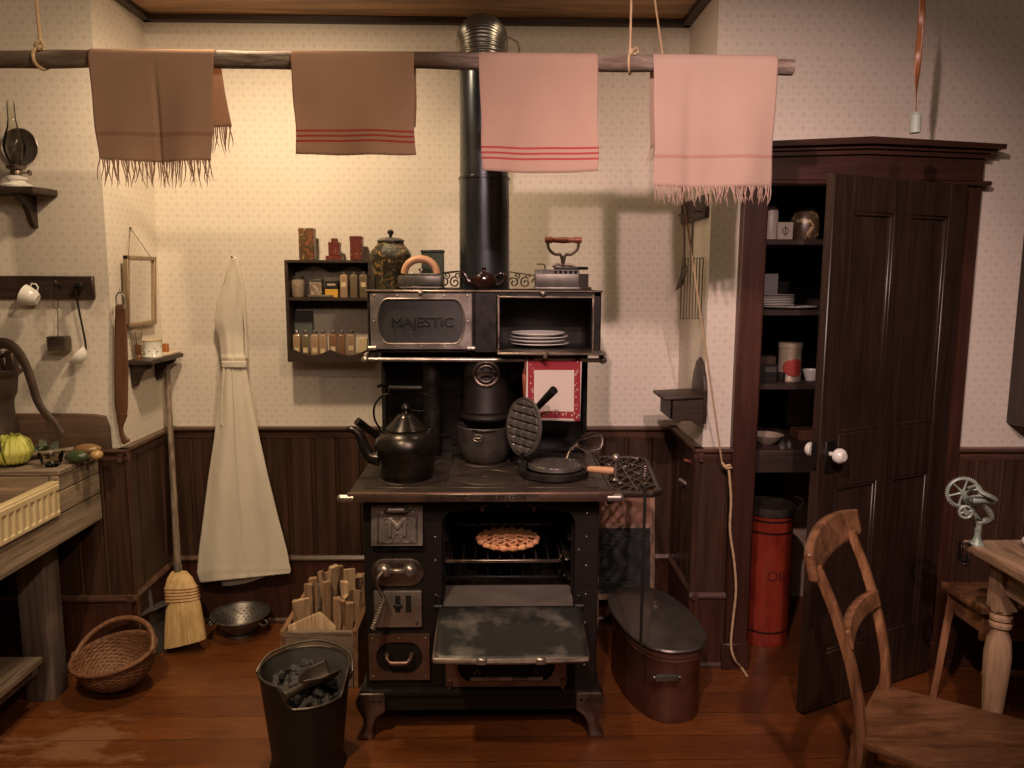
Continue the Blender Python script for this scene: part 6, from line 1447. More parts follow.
g = G(); g.lathe([(0, 0.0), (0.112, 0.0), (0.108, 0.02), (0, 0.02)], (SCX, SCY, 0), 48); build('bottom', g, M['black'], CSc)
g = G(); g.tube([scg(i/96, 1.0) for i in range(96)], 0.0045, 8, closed=True); build('rim', g, M['wire'], CSc)
g = G(); g.tube(smooth([(SCX-0.142, SCY, 0.300), (SCX-0.150, SCY, 0.32), (SCX-0.12, SCY+0.075, 0.342), (SCX, SCY+0.145, 0.345), (SCX+0.12, SCY+0.075, 0.342), (SCX+0.150, SCY, 0.32), (SCX+0.142, SCY, 0.300)], 8), 0.004, 8)
for s_ in (-1, 1): g.box(SCX+s_*0.141-0.006, SCX+s_*0.141+0.006, SCY-0.012, SCY+0.012, 0.288, 0.318, 0.004)
build('handle', g, M['wire'], CSc)
cg = random.Random(3)
prot = None
for i in range(84):
    a = cg.uniform(0, 2*pi); r_ = 0.112*math.sqrt(cg.random()); x, y = SCX+r_*cos(a), SCY+0.01+r_*sin(a)*0.9
    z = 0.238 + 0.045*(1-(r_/0.12)**2) + cg.uniform(-0.006, 0.022) + 0.022*(y-SCY)/0.1
    sz_ = cg.uniform(0.014, 0.028)
    if prot is None or i < 6:
        t = bmesh.new(); bmesh.ops.create_icosphere(t, subdivisions=2, radius=1.0); rr = random.Random(i+40)
        for _ in range(9):
            n_ = Vector((rr.uniform(-1, 1), rr.uniform(-1, 1), rr.uniform(-1, 1))).normalized(); d_ = rr.uniform(0.55, 0.8)
            for v in t.verts:
                q = v.co.dot(n_)
                if q > d_: v.co -= n_*(q-d_)
        g = G(); g.merge(t); me = None
        o = build('coal_lump', g, M['coal'], None, ang=12); prots = (prots if prot else []) + [o]; prot = o
    else:
        o = prots[i % len(prots)].copy(); C.collection.objects.link(o)
    o.location = (x, y, z); o.rotation_euler = (cg.uniform(0, 6), cg.uniform(0, 6), cg.uniform(0, 6)); o.scale = (sz_, sz_*cg.uniform(.7, 1), sz_*cg.uniform(.6, .9))
    o['label'] = 'lump of black coal heaped in the coal scuttle'; o['category'] = 'coal'; o['group'] = 'coal in the scuttle'
SV = thing('coal_shovel', 'black scoop with a hollow tubular handle lying on the coal', 'shovel', (SCX-0.02, SCY-0.04, 0.31))
g = G()
A_ = W(284, 697, 2.17); B_ = A_+Vector((0.045, 0.055, 0.004))
g.tube([A_, A_+(B_-A_)*0.9], [0.0155, 0.012], 16)
g.tube([A_-(B_-A_)*0.02, A_+(B_-A_)*0.05], [0.0175, 0.0175], 16); build('handle', g, M['wire'], SV)
def shv(u, v):
    e = (B_-A_).normalized(); e.z = 0.05; e.normalize(); e = Matrix.Rotation(R(-8), 3, 'Z') @ e; s_ = Vector((e.y, -e.x, 0)); w_ = 0.044*(0.35+0.65*min(1, v*2.2)); q = (u-0.5)*2
    return B_+e*(0.115*v-0.01)+s_*(w_*q)+Vector((0, 0, -0.012+0.040*abs(q)**2.0))
g = G(); g.grid(shv, 24, 14); build('blade', g, M['wire'], SV, thick=0.002)

# ================================================================== BOILER, WASHBOARD
M['lidtin'] = pm('dull_tin_lid', (0.085, 0.075, 0.068), (0.14, 0.125, 0.11), 0.36, 0.7, 8, r2=0.5)
BO = thing('wash_boiler', 'oval copper wash boiler with grey tin lid on the floor', 'boiler', (0.598, 2.765, 0))
bc = Vector((0.600, 2.755)); ba = R(9); bw, bl_ = 0.138, 0.268
def ov(r1, r2, z, n=72):
    out = []
    for i in range(n):
        a = 2*pi*i/n; se = lambda c_, p_: math.copysign(abs(c_)**p_, c_)
        x, y = r1*se(cos(a), 0.80), r2*se(sin(a), 0.80)
        out.append((bc.x+x*cos(ba)-y*sin(ba), bc.y+x*sin(ba)+y*cos(ba), z))
    return out
def loft(g, rings, cap0=True, cap1=True):
    V = [[g.bm.verts.new(p) for p in r_] for r_ in rings]; n = len(V[0])
    for i in range(len(V)-1):
        for k in range(n): g.bm.faces.new((V[i][k], V[i][(k+1) % n], V[i+1][(k+1) % n], V[i+1][k]))
    if cap0: g.bm.faces.new(V[0][::-1])
    if cap1: g.bm.faces.new(V[-1])
g = G(); loft(g, [ov(bw-.012, bl_-.012, 0), ov(bw-.006, bl_-.006, 0.01), ov(bw-.006, bl_-.006, 0.225), ov(bw, bl_, 0.233), ov(bw-.002, bl_-.002, 0.241), ov(bw+.003, bl_+.003, 0.247), ov(bw+.002, bl_+.002, 0.275)]); build('body', g, M['copper'], BO)
g = G(); loft(g, [ov(bw+.009, bl_+.009, 0.270), ov(bw+.013, bl_+.013, 0.277), ov(bw+.009, bl_+.009, 0.283), ov(bw-.012, bl_-.012, 0.285), ov(bw*.55, bl_*.6, 0.300), ov(bw*.12, bl_*.12, 0.306)]); build('lid', g, M['lidtin'], BO)
g = G(); g.tube(smooth([(bc.x-0.012, bc.y-0.02, 0.302), (bc.x-0.010, bc.y-0.018, 0.326), (bc.x, bc.y, 0.334), (bc.x+0.010, bc.y+0.018, 0.326), (bc.x+0.012, bc.y+0.02, 0.302)], 4), 0.005, 8, flat=(2, .7)); build('lid_handle', g, M['nickel'], BO)
e0 = Vector((bc.x+bl_*sin(ba)*1.0, bc.y-bl_*cos(ba)*1.0)); 
hx_ = W(665, 673, 2.49)
g = G(); g.tube([(hx_.x-0.045, 2.492, hx_.z-0.012), (hx_.x-0.045, 2.462, hx_.z), (hx_.x+0.045, 2.462, hx_.z), (hx_.x+0.045, 2.492, hx_.z-0.012)], 0.005, 8)
g.box(hx_.x-0.040, hx_.x+0.040, 2.452, 2.468, hx_.z-0.012, hx_.z+0.012, 0.005, seg=2); build('side_handle', g, M['tin'], BO)
WA = thing('washboard', 'copper-topped ribbed washboard leaning against the wainscot', 'washboard', (0.56, 3.27, 0))
wm = Matrix.Translation((0.567, 3.215, 0.0)) @ Matrix.Rotation(R(-8), 4, 'X')
wx = 0.125; WH = 0.60
wbw = wood('washboard_frame_wood', (0.26, 0.15, 0.10), (0.38, 0.24, 0.165), 'z', 0.6)
for s_ in (-1, 1):
    g = G(); g.mx = wm; g.box(s_*wx-0.011, s_*wx+0.011, -0.012, 0.012, 0, WH, 0.003); build('leg', g, wbw, WA)
g = G(); g.mx = wm; g.box(-wx-0.014, wx+0.014, -0.013, 0.013, WH-0.008, WH+0.022, 0.005); g.box(-wx, wx, -0.008, 0.008, 0.14, 0.165, 0.002); g.box(-wx, wx, -0.008, 0.008, 0.455, 0.475, 0.002); build('cross_rail', g, wbw, WA)
g = G(); g.mx = wm; g.box(-wx, wx, -0.006, 0.004, 0.465, WH-0.006); build('soap_panel', g, M['coppersheet'], WA)
g = G(); g.mx = wm; g.grid(lambda u, v: (-wx+2*wx*u, -0.003+0.004*sin(v*2*pi*26), 0.16+0.30*v), 4, 208); build('ribbed_panel', g, pm('zinc', (0.075, 0.078, 0.082), (0.11, 0.113, 0.118), 0.45, 0.7, 14), WA)

# ================================================================== RIGHT SIDE OF THE ALCOVE
# tool rail with skimmer and wire toaster
PR2 = thing('tool_rack', 'small dark peg rail on the right side wall of the alcove', 'peg rail', (XR, 3.10, 1.79))
z0, z1 = XX(718, 213, XR).z-0.020, XX(718, 197, XR).z+0.02
z0, z1 = 1.775, 1.862
g = G(); g.box(XR-0.016, XR, 2.935, 3.325, z0, z1, 0.004); build('board', g, M['darkw'], PR2)
for yy in (3.0, 3.22):
    g = G(); g.cyl((XR-0.014, yy, 1.80), (XR-0.05, yy, 1.806), 0.004, n=10); build('peg', g, M['nickeld'], PR2)
SKM = thing('fish_slice', 'grey metal spatula hanging from the back peg of the rail', 'spatula', (XR-0.03, 3.22, 1.45))
def rp(x_, y_, y): return W(x_, y_, y)
g = G(); g.tube(smooth([rp(685, 205, 3.22), rp(684.5, 225, 3.22), rp(684.5, 250, 3.22), rp(684, 268, 3.22)], 4), 0.004, 8); build('handle', g, M['nickeld'], SKM)
g = G(); c_ = [rp(684.5, 262, 3.22), rp(688, 268, 3.20), rp(683, 285, 3.20), rp(675.5, 291, 3.22), rp(680, 276, 3.23)]
vs_ = [g.bm.verts.new(p) for p in c_]; g.bm.faces.new(vs_); build('blade', g, M['tin'], SKM, thick=0.003)
TS = thing('wire_toaster', 'wire bread toaster with long wire handle hanging on the right alcove wall', 'toaster', (XR-0.04, 2.97, 1.32))
g = G(); zt_, zb_ = W(705, 258, 2.95).z, W(703, 319, 2.95).z; xa_, xb_ = XR-0.082, XR-0.014
for yy in (2.945, 2.995):
    g.tube([(xa_, yy, zb_), (xa_, yy, zt_), (xb_, yy, zt_), (xb_, yy, zb_)], 0.0022, 6, closed=True)
    for k in range(5):
        xx = xa_+(xb_-xa_)*(k+1)/6; g.tube([(xx, yy, zb_), (xx, yy, zt_)], 0.0013, 5)
for xx in (xa_, xb_):
    for z_ in (zb_, zt_): g.tube([(xx, 2.945, z_), (xx, 2.995, z_)], 0.002, 5)
build('basket', g, M['wire'], TS)
g = G(); g.tube(smooth([(XR-0.045, 2.985, zt_), (XR-0.045, 2.99, zt_+0.08), (XR-0.043, 2.995, 1.79), (XR-0.043, 3.0, 1.812), (XR-0.043, 3.008, 1.79), (XR-0.045, 3.01, zt_+0.08), (XR-0.045, 3.012, zt_)], 5), 0.0025, 6); build('wire_handle', g, M['wire'], TS)
# salt box
SB = thing('salt_box', 'dark wooden salt box with scalloped back on the right alcove wall', 'salt box', (XR-0.08, 2.97, 1.0))
sy0, sy1 = 2.862, 3.05; sxl = XR-0.150
g = G(); n = 18; mid_ = (sy0+sy1)/2
poly = [(sy0, 1.0), (sy1, 1.0), (sy1, 1.118)]
for i in range(n+1):
    t = i/n; yy = sy1-(sy1-sy0)*t; zz_ = 1.125+0.110*sin(pi*t)**0.8+0.010*abs(sin(5*pi*t)); poly.append((yy, zz_))
g.prism(poly, 'yz', XR-0.014, XR-0.001, 0.0015); build('back_board', g, M['darkw'], SB)
g = G(); g.box(sxl+0.012, XR-0.012, sy0+0.006, sy0+0.016, 1.018, 1.098, 0.002); g.box(sxl+0.012, XR-0.012, sy1-0.016, sy1-0.006, 1.018, 1.098, 0.002); g.box(sxl+0.010, sxl+0.022, sy0+0.006, sy1-0.006, 1.018, 1.095, 0.002)
g.prism([(sxl+0.02, 1.018), (sxl+0.03, 1.006), (sxl+0.05, 1.002), (sxl+0.055, 1.010), (XR-0.055, 1.010), (XR-0.045, 1.0), (XR-0.03, 0.992), (XR-0.012, 0.985), (XR-0.012, 1.02), (sxl+0.02, 1.02)], 'xz', sy0+0.006, sy0+0.016); build('box', g, M['darkw'], SB)
g = G(); g.mx = Matrix.Translation((XR-0.014, 0, 1.108)) @ Matrix.Rotation(R(-3), 4, 'Y'); g.box(-0.155, 0.0, sy0-0.004, sy1+0.004, -0.010, 0.002, 0.003, seg=2); build('lid', g, M['darkw'], SB)
# tools hanging against the wainscot
def hang(label, name, px_, yt, yb_, y, hl, m_h, extra=None, cat='tool'):
    t_ = thing(name, label, cat, tuple(W(px_, yb_, y)))
    a, b2 = W(px_, yt, y), W(px_, yt+hl, y)
    g = G(); g.tube([a, a.lerp(b2, 0.12), a.lerp(b2, 0.45), a.lerp(b2, 0.8), b2], [0.010, 0.013, 0.010, 0.012, 0.007], 12); build('handle', g, m_h, t_)
    return t_, a, b2
t_, a, b2 = hang('sharpening steel with turned wooden handle hung on the right wainscot', 'sharpening_steel', 697.5, 471, 560, 2.93, 36, M['handlew'])
g = G(); g.tube(smooth([b2, W(697.5, 530, 2.94), W(694, 555, 2.97), W(690, 568, 2.99)], 5), 0.003, 8); build('blade', g, M['nickeld'], t_)
g = G(); g.tube([a, a+Vector((0, 0, 0.022))], 0.003, 6); g.cyl(W(693, 463, 2.93), W(702, 464, 2.93), 0.005); build('hook', g, M['redwood'], t_)
t_ = thing('stove_tool', 'iron stove tool with short wooden grip hanging in the shade behind', 'tool', tuple(W(684, 545, 3.10)))
g = G(); g.tube([W(679, 479, 3.10), W(688, 485, 3.08)], 0.008, 10); build('grip', g, M['handlew'], t_)
g = G(); g.tube(smooth([W(679, 485, 3.10), W(686, 487, 3.10), W(687, 495, 3.10), W(684, 505, 3.10), W(685, 530, 3.10), W(684, 560, 3.10)], 5), 0.004, 8); build('rod', g, M['iron'], t_)
t_ = thing('hook_bar', 'short iron bar with wooden grip hanging just under the rail cap', 'tool', tuple(W(690, 466, 3.03)))
g = G(); g.tube([W(685, 460, 3.05), W(694, 463, 3.01)], 0.006, 10); build('grip', g, M['redwood'], t_)
g = G(); g.tube(smooth([W(690, 463, 3.03), W(690, 470, 3.04), W(692, 474, 3.04)], 4), 0.003, 6); build('rod', g, M['iron'], t_)

# ================================================================== PANTRY
for i, (pz, yfz) in enumerate(((1.700, 3.02), (1.425, 3.02), (1.130, 3.02), (0.865, 3.00))):
    g = G(); g.box(1.0, 1.80, yfz, 3.55, pz-0.022, pz, 0.003)
    if i == 3: g.box(1.0, 1.80, yfz, yfz+0.02, pz-0.09, pz-0.02)
    single('pantry_shelf', g, M['pantryw'], ['top pantry shelf holding the white jar', 'pantry shelf with stacked plates', 'pantry shelf holding the red-labelled tin', 'lowest, deepest pantry shelf at door knob height'][i], 'shelf', group='pantry shelves')
def at(px_, py_, y): return W(px_, py_, y)
y_ = 3.08
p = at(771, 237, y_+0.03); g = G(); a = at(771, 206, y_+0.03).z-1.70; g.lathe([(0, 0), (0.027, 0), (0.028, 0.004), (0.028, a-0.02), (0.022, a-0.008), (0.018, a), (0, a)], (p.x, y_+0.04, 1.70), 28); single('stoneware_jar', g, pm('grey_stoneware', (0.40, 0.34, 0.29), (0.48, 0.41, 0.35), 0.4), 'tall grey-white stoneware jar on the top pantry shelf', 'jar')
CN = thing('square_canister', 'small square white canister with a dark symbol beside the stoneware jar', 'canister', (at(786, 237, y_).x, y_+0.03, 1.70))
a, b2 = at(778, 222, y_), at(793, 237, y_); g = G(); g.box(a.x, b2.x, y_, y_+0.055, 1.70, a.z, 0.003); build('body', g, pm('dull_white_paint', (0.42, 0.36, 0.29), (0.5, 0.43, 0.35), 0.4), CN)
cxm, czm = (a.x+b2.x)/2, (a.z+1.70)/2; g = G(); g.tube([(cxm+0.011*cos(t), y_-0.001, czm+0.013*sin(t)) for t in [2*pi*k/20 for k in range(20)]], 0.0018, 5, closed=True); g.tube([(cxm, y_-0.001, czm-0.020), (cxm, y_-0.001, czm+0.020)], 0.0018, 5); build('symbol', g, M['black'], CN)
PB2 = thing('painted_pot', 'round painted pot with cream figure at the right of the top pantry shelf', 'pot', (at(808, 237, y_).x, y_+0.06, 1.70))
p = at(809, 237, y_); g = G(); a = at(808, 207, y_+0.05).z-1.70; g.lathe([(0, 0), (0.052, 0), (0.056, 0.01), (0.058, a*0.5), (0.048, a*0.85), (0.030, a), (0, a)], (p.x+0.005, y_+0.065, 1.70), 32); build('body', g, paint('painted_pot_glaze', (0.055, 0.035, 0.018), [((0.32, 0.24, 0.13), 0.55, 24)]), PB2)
# second shelf
g = G(); c_ = at(778, 282, 3.25); g.lathe([(0, 0.006), (0.13, 0.006), (0.142, 0), (0.145, 0.004), (0.13, 0.012), (0, 0.012)], (c_.x, 3.44, 1.425+0.145), 48, mat=Matrix.Rotation(R(82), 3, 'X')); single('standing_tray', g, M['black'], 'large dark round tray standing at the back of the plate shelf', 'tray')
for i in range(7):
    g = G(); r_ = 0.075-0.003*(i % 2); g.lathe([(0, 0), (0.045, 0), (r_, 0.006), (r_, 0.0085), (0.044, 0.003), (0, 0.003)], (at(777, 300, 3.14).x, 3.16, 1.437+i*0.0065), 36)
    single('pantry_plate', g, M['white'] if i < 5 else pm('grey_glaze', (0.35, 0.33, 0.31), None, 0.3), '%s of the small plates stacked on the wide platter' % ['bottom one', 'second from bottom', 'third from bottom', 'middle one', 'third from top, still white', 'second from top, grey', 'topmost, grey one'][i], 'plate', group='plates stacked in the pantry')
g = G(); g.lathe([(0, 0), (0.08, 0), (0.115, 0.010), (0.115, 0.0125), (0.08, 0.003), (0, 0.003)], (at(790, 300, 3.14).x, 3.16, 1.425), 40); single('platter', g, M['white'], 'wide white platter beneath the stack of small pantry plates', 'platter')
g = G(); a, b2 = at(762, 273, 3.30), at(781, 287, 3.30); g.box(a.x, b2.x, 3.335, 3.36, 1.425, a.z, 0.002); single('grey_card_box', g, pm('grey_card', (0.20, 0.19, 0.19), (0.24, 0.23, 0.22), 0.7), 'grey card box standing behind the pantry plates', 'box')
# third shelf
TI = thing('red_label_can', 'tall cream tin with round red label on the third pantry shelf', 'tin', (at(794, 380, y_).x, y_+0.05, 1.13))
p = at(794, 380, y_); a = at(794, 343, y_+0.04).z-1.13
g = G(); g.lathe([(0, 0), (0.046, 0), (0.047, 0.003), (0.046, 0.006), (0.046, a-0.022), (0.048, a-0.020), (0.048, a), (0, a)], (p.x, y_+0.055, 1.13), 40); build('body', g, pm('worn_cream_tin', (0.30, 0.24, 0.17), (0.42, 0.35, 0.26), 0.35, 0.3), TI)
g = G()
def rl(u, v):
    a_ = R(-90)+(u-0.5)*1.9; z_ = 0.022+0.072*v; w_ = math.sqrt(max(0.02, 1-(2*v-1)**2)); a_ = R(-90)+(u-0.5)*1.9*w_
    return (p.x+0.0475*cos(a_), y_+0.055+0.0475*sin(a_), 1.13+z_)
g.grid(rl, 16, 14); build('red_label', g, M['red_tin'], TI, thick=0.0008)
g = G(); a, b2 = at(760, 365, y_), at(777, 379, y_); g.box(a.x-0.02, b2.x, y_, y_+0.07, 1.13, a.z, 0.002)
BXa = single('dark_box', g, M['black'], 'dark box with a pale label at the left of the third pantry shelf', 'box')
ORG[BXa] = BXa.location.copy(); g = G(); a, b2 = at(765, 367, y_), at(776, 372, y_); g.box(a.x, b2.x, y_-0.001, y_+0.001, b2.z, a.z); build('label', g, M['tin'], BXa)
g = G(); a, b2 = at(764, 356, y_+0.02), at(775, 364, y_+0.02); g.box(a.x-0.02, b2.x, y_+0.01, y_+0.06, at(765, 365, y_).z, a.z, 0.002); single('small_box', g, M['darkw'], 'small brown box resting on top of the dark box', 'box')
g = G(); p = at(782, 378, y_+0.02); g.lathe([(0, 0), (0.016, 0), (0.017, 0.002), (0.017, 0.034), (0.013, 0.038), (0, 0.038)], (p.x, y_+0.03, 1.13), 20); single('small_black_jar', g, M['black'], 'small black jar left of the red-labelled tin', 'jar')
g = G(); p = at(813, 372, y_+0.02); g.lathe([(0, 0), (0.02, 0), (0.03, 0.03), (0.034, 0.045), (0.031, 0.045), (0.02, 0.005), (0, 0.005)], (p.x+0.012, y_+0.07, 1.13), 24); single('white_bowl', g, M['white'], 'white bowl half hidden behind the open pantry door edge', 'bowl')
# lowest shelf
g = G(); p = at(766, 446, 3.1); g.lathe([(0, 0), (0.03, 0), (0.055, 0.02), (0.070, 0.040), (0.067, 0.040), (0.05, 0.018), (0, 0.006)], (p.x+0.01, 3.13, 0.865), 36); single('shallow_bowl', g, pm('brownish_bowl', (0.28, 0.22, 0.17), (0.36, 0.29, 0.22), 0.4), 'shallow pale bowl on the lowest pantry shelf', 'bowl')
for i, (xx, rr_) in enumerate(((781, 0.018), (790, 0.014))):
    g = G(); p = at(xx, 446, 3.06); g.lathe([(0, 0), (rr_, 0), (rr_, 0.012), (rr_*0.4, 0.022), (rr_*0.5, 0.028), (0, 0.032)], (p.x, 3.05+0.02*i, 0.865), 20); single('metal_cap', g, M['tin'], ['larger grey metal cap in front of the shallow bowl', 'smaller grey metal cap nearer the door edge'][i], 'cap')
g = G(); a, b2 = at(797, 430, 3.2), at(815, 446, 3.2); g.box(a.x, b2.x+0.04, 3.18, 3.28, 0.865, a.z, 0.003); single('brown_box', g, M['leather'], 'brown box at the right of the lowest pantry shelf', 'box')
g = G(); a, b2 = at(786.5, 420, 3.575), at(803, 640, 3.575); g.box(a.x, b2.x, 3.57, 3.595, 0.0, 1.03, 0.003); single('pale_wall_strip', g, M['cupboardwall'], 'upright strip standing in for the pale back wall of the pantry', 'board')  # added strip in place of the pantry's pale back wall
# red barrel can
bcx, bcy = 1.165, 3.16
RB = thing('oil_can_drum', 'tall red tin drum with faded black lettering on the pantry floor', 'drum', (bcx, bcy, 0))
def redmat():
    m, nt, b = new('worn_red_paint'); b.inputs['Roughness'].default_value = 0.32
    f = noise(nt, coords(nt, (1, 1, 0.4)), 14, 7, 0.7); z = sep(nt, coords(nt))[2]
    col = ramp(nt, f, [(0.35, (0.15, 0.016, 0.010)), (0.55, (0.27, 0.034, 0.016)), (0.8, (0.11, 0.035, 0.022))])
    for z0 in (0.055, 0.49, 0.54): col = mixc(nt, mth(nt, 'MULTIPLY', mth(nt, 'GREATER_THAN', z, z0), mth(nt, 'LESS_THAN', z, z0+0.010)), col, (0.03, 0.01, 0.008))
    nt.links.new(col, b.inputs['Base Color']); return m
g = G(); g.lathe([(0, 0), (0.104, 0), (0.105, 0.008), (0.102, 0.014), (0.102, 0.565), (0.106, 0.569), (0.106, 0.577), (0, 0.577)], (bcx, bcy, 0), 48); build('body', g, redmat(), RB)
g = G(); g.lathe([(0.107, 0.565), (0.110, 0.577), (0.108, 0.598), (0.102, 0.601), (0.084, 0.593), (0, 0.590)], (bcx, bcy, 0), 48); build('lid', g, M['wire'], RB)
g = G(); g.tube(smooth([(bcx+0.105, bcy-0.03, 0.57), (bcx+0.125, bcy-0.035, 0.60), (bcx+0.128, bcy-0.035, 0.625), (bcx+0.10, bcy-0.02, 0.635)], 5), 0.002, 6); build('wire_handle', g, M['wire'], RB)
to = textobj('faded_lettering', 'OIL', 0.062, FACE(0, 0, 0), 0.001, pm('faded_black_paint', (0.05, 0.012, 0.008), (0.09, 0.018, 0.01), 0.5), RB)
for v in to.data.vertices:
    q = v.co + ORG[RB]; a_ = q.x/0.103; rr_ = 0.1028+0.0005*(1 if q.y < 0 else -1); v.co = Vector((rr_*sin(a_+0.15), -rr_*cos(a_+0.15), q.z+0.31))

# ================================================================== CHAIR, TABLE, STOOL
A1 = Vector((0.872, 1.715, 0)); B1 = Vector((1.052, 1.945, 0)); e = (B1-A1).normalized(); nrm = Vector((e.y, -e.x, 0))   # seat extends along +nrm
CH = thing('dining_chair', 'worn brown wooden side chair with curved top rail, turned towards the table', 'chair', tuple((A1+B1)/2+nrm*0.2))
SZ = 0.452
def cp(s_, t_, z): q = A1+e*s_+nrm*t_; return Vector((q.x, q.y, z))
Lc = (B1-A1).length
g = G(); outl = [cp(-0.010, -0.012, 0), cp(Lc+0.010, -0.012, 0), cp(Lc+0.045, 0.36, 0), cp(Lc+0.030, 0.385, 0), cp(-0.030, 0.385, 0), cp(-0.045, 0.36, 0)]
g.prism([(p.x, p.y) for p in outl], 'xy', SZ-0.022, SZ, 0.006); build('seat', g, M['chairw'], CH)
lean = -0.125
for s_ in (0.0, Lc):
    g = G(); sd = -1 if s_ == 0 else 1
    pts = []
    for z, t_, sp_x in ((0, -0.075, 0), (0.20, -0.020, 0), (SZ, 0.008, 0), (0.60, -0.012, 0.006), (0.75, -0.060, 0.014), (0.86, -0.110, 0.020)): pts.append(cp(s_+sd*sp_x, t_, z))
    rg = []; sp_ = smooth(pts, 4)
    for p in sp_:
        w_ = 0.0145 if p.z < SZ else 0.0165-0.003*(p.z-SZ)/0.4; d_ = 0.012 if p.z > SZ else 0.015
        rg.append([g.bm.verts.new(p+e*a_*w_+nrm*b_*d_) for a_, b_ in ((-1, -0.7), (-0.7, -1), (0.7, -1), (1, -0.7), (1, 0.7), (0.7, 1), (-0.7, 1), (-1, 0.7))])
    for i in range(len(rg)-1):
        for k in range(8): g.bm.faces.new((rg[i][k], rg[i][(k+1) % 8], rg[i+1][(k+1) % 8], rg[i+1][k]))
    g.bm.faces.new(rg[0][::-1]); g.bm.faces.new(rg[-1]); build('back_post', g, M['chairwz'], CH, ang=50)
    g = G(); g.tube([cp(s_-sd*0.0+sd*0.02, 0.345, SZ-0.02), cp(s_+sd*0.02, 0.348, 0.25), cp(s_+sd*0.025, 0.355, 0.0)], [0.020, 0.017, 0.012], 14); build('front_leg', g, M['chairwz'], CH)
for (zc, hh_, t0, ext, cur) in ((0.868, 0.043, -0.110, 0.050, 0.022), (0.690, 0.022, -0.030, -0.002, 0.014)):
    g = G(); n = 28
    def cr(u, v, zc=zc, hh_=hh_, t0=t0, ext=ext, cur=cur):
        s_ = -ext-0.012+(Lc+2*ext+0.024+(0.035 if ext > 0 else 0))*u; q = (2*u-1); z = zc+hh_*(2*v-1)*(1-(0.22*q*q if ext > 0 else 0.0))+(0.012*(1-q*q) if ext > 0 else 0.010*(1-q*q))
        t_ = t0-cur*(1-q*q)-0.25*(z-zc)+0.0; return cp(s_, t_, z)
    g.grid(cr, n, 10); build('top_rail' if zc > 0.8 else 'middle_rail', g, M['chairw'], CH, thick=0.020, sub=0)
    bpy.data.objects[-1] if False else None
for (s0, t0, s1, t1, z) in ((0.0, -0.02, -0.02, 0.35, 0.22), (Lc, -0.02, Lc+0.02, 0.35, 0.22), (-0.02, 0.35, Lc+0.02, 0.35, 0.28)):
    g = G(); g.tube([cp(s0, t0, z), cp((s0+s1)/2, (t0+t1)/2, z), cp(s1, t1, z)], [0.008, 0.011, 0.008], 10); build('stretcher', g, M['chairw'], CH)
# table
tx, tyb, tzz = 1.437, 2.262, 0.752
TB = thing('kitchen_table', 'pale scrubbed wooden table with turned legs at the right edge', 'table', (2.0, 1.75, 0))
g = G(); g.prism([(tx+0.006, tyb), (tx, tyb-0.01), (tx-0.004, 1.25), (2.6, 1.25), (2.6, tyb+0.002)], 'xy', tzz-0.026, tzz, 0.006); build('tabletop', g, M['tablew'], TB)
g = G(); g.box(tx+0.075, tx+0.095, 1.33, tyb-0.08, 0.62, tzz-0.026, 0.002); g.box(tx+0.075, 2.55, tyb-0.10, tyb-0.08, 0.62, tzz-0.026, 0.002); g.box(tx+0.075, 2.55, 1.31, 1.33, 0.62, tzz-0.026); build('apron', g, M['tablew'], TB)
g = G(); kp = W(1015, 592, 1.9); g.lathe([(0, 0.022), (0.012, 0.020), (0.016, 0.012), (0.008, 0.0), (0, 0)], (tx+0.075, 1.93, 0.672), 18, mat=Matrix.Rotation(-pi/2, 3, 'Y')); build('drawer_knob', g, M['tablewz'], TB)
for (lx_, ly_) in ((tx+0.060, tyb-0.115), (2.5, tyb-0.115), (tx+0.060, 1.31), (2.5, 1.31)):
    lc = (lx_+0.027, ly_+0.027)
    g = G(); g.box(lx_-0.003, lx_+0.057, ly_-0.003, ly_+0.057, 0.565, tzz-0.026, 0.003); lg = build('leg', g, M['tablewz'], TB)
    g = G(); g.lathe([(0.030, 0.568), (0.030, 0.560), (0.022, 0.552), (0.031, 0.545), (0.031, 0.535), (0.023, 0.530), (0.032, 0.522), (0.031, 0.512), (0.022, 0.506), (0.022, 0.498), (0.033, 0.470), (0.038, 0.42), (0.036, 0.36), (0.026, 0.20), (0.019, 0.06), (0.018, 0.0), (0, 0)], lc+(0,), 28); build('turned_shaft', g, M['tablewz'], lg)
g = G(); pp = Z(1030, 545, tzz); g.lathe([(0, 0), (0.06, 0), (0.095, 0.012), (0.120, 0.020), (0.120, 0.023), (0.09, 0.015), (0.05, 0.004), (0, 0.004)], (Z(1011, 545, tzz).x+0.117, 2.125, tzz), 48); single('white_plate', g, M['white'], 'white plate on the scrubbed table at the right edge', 'plate')
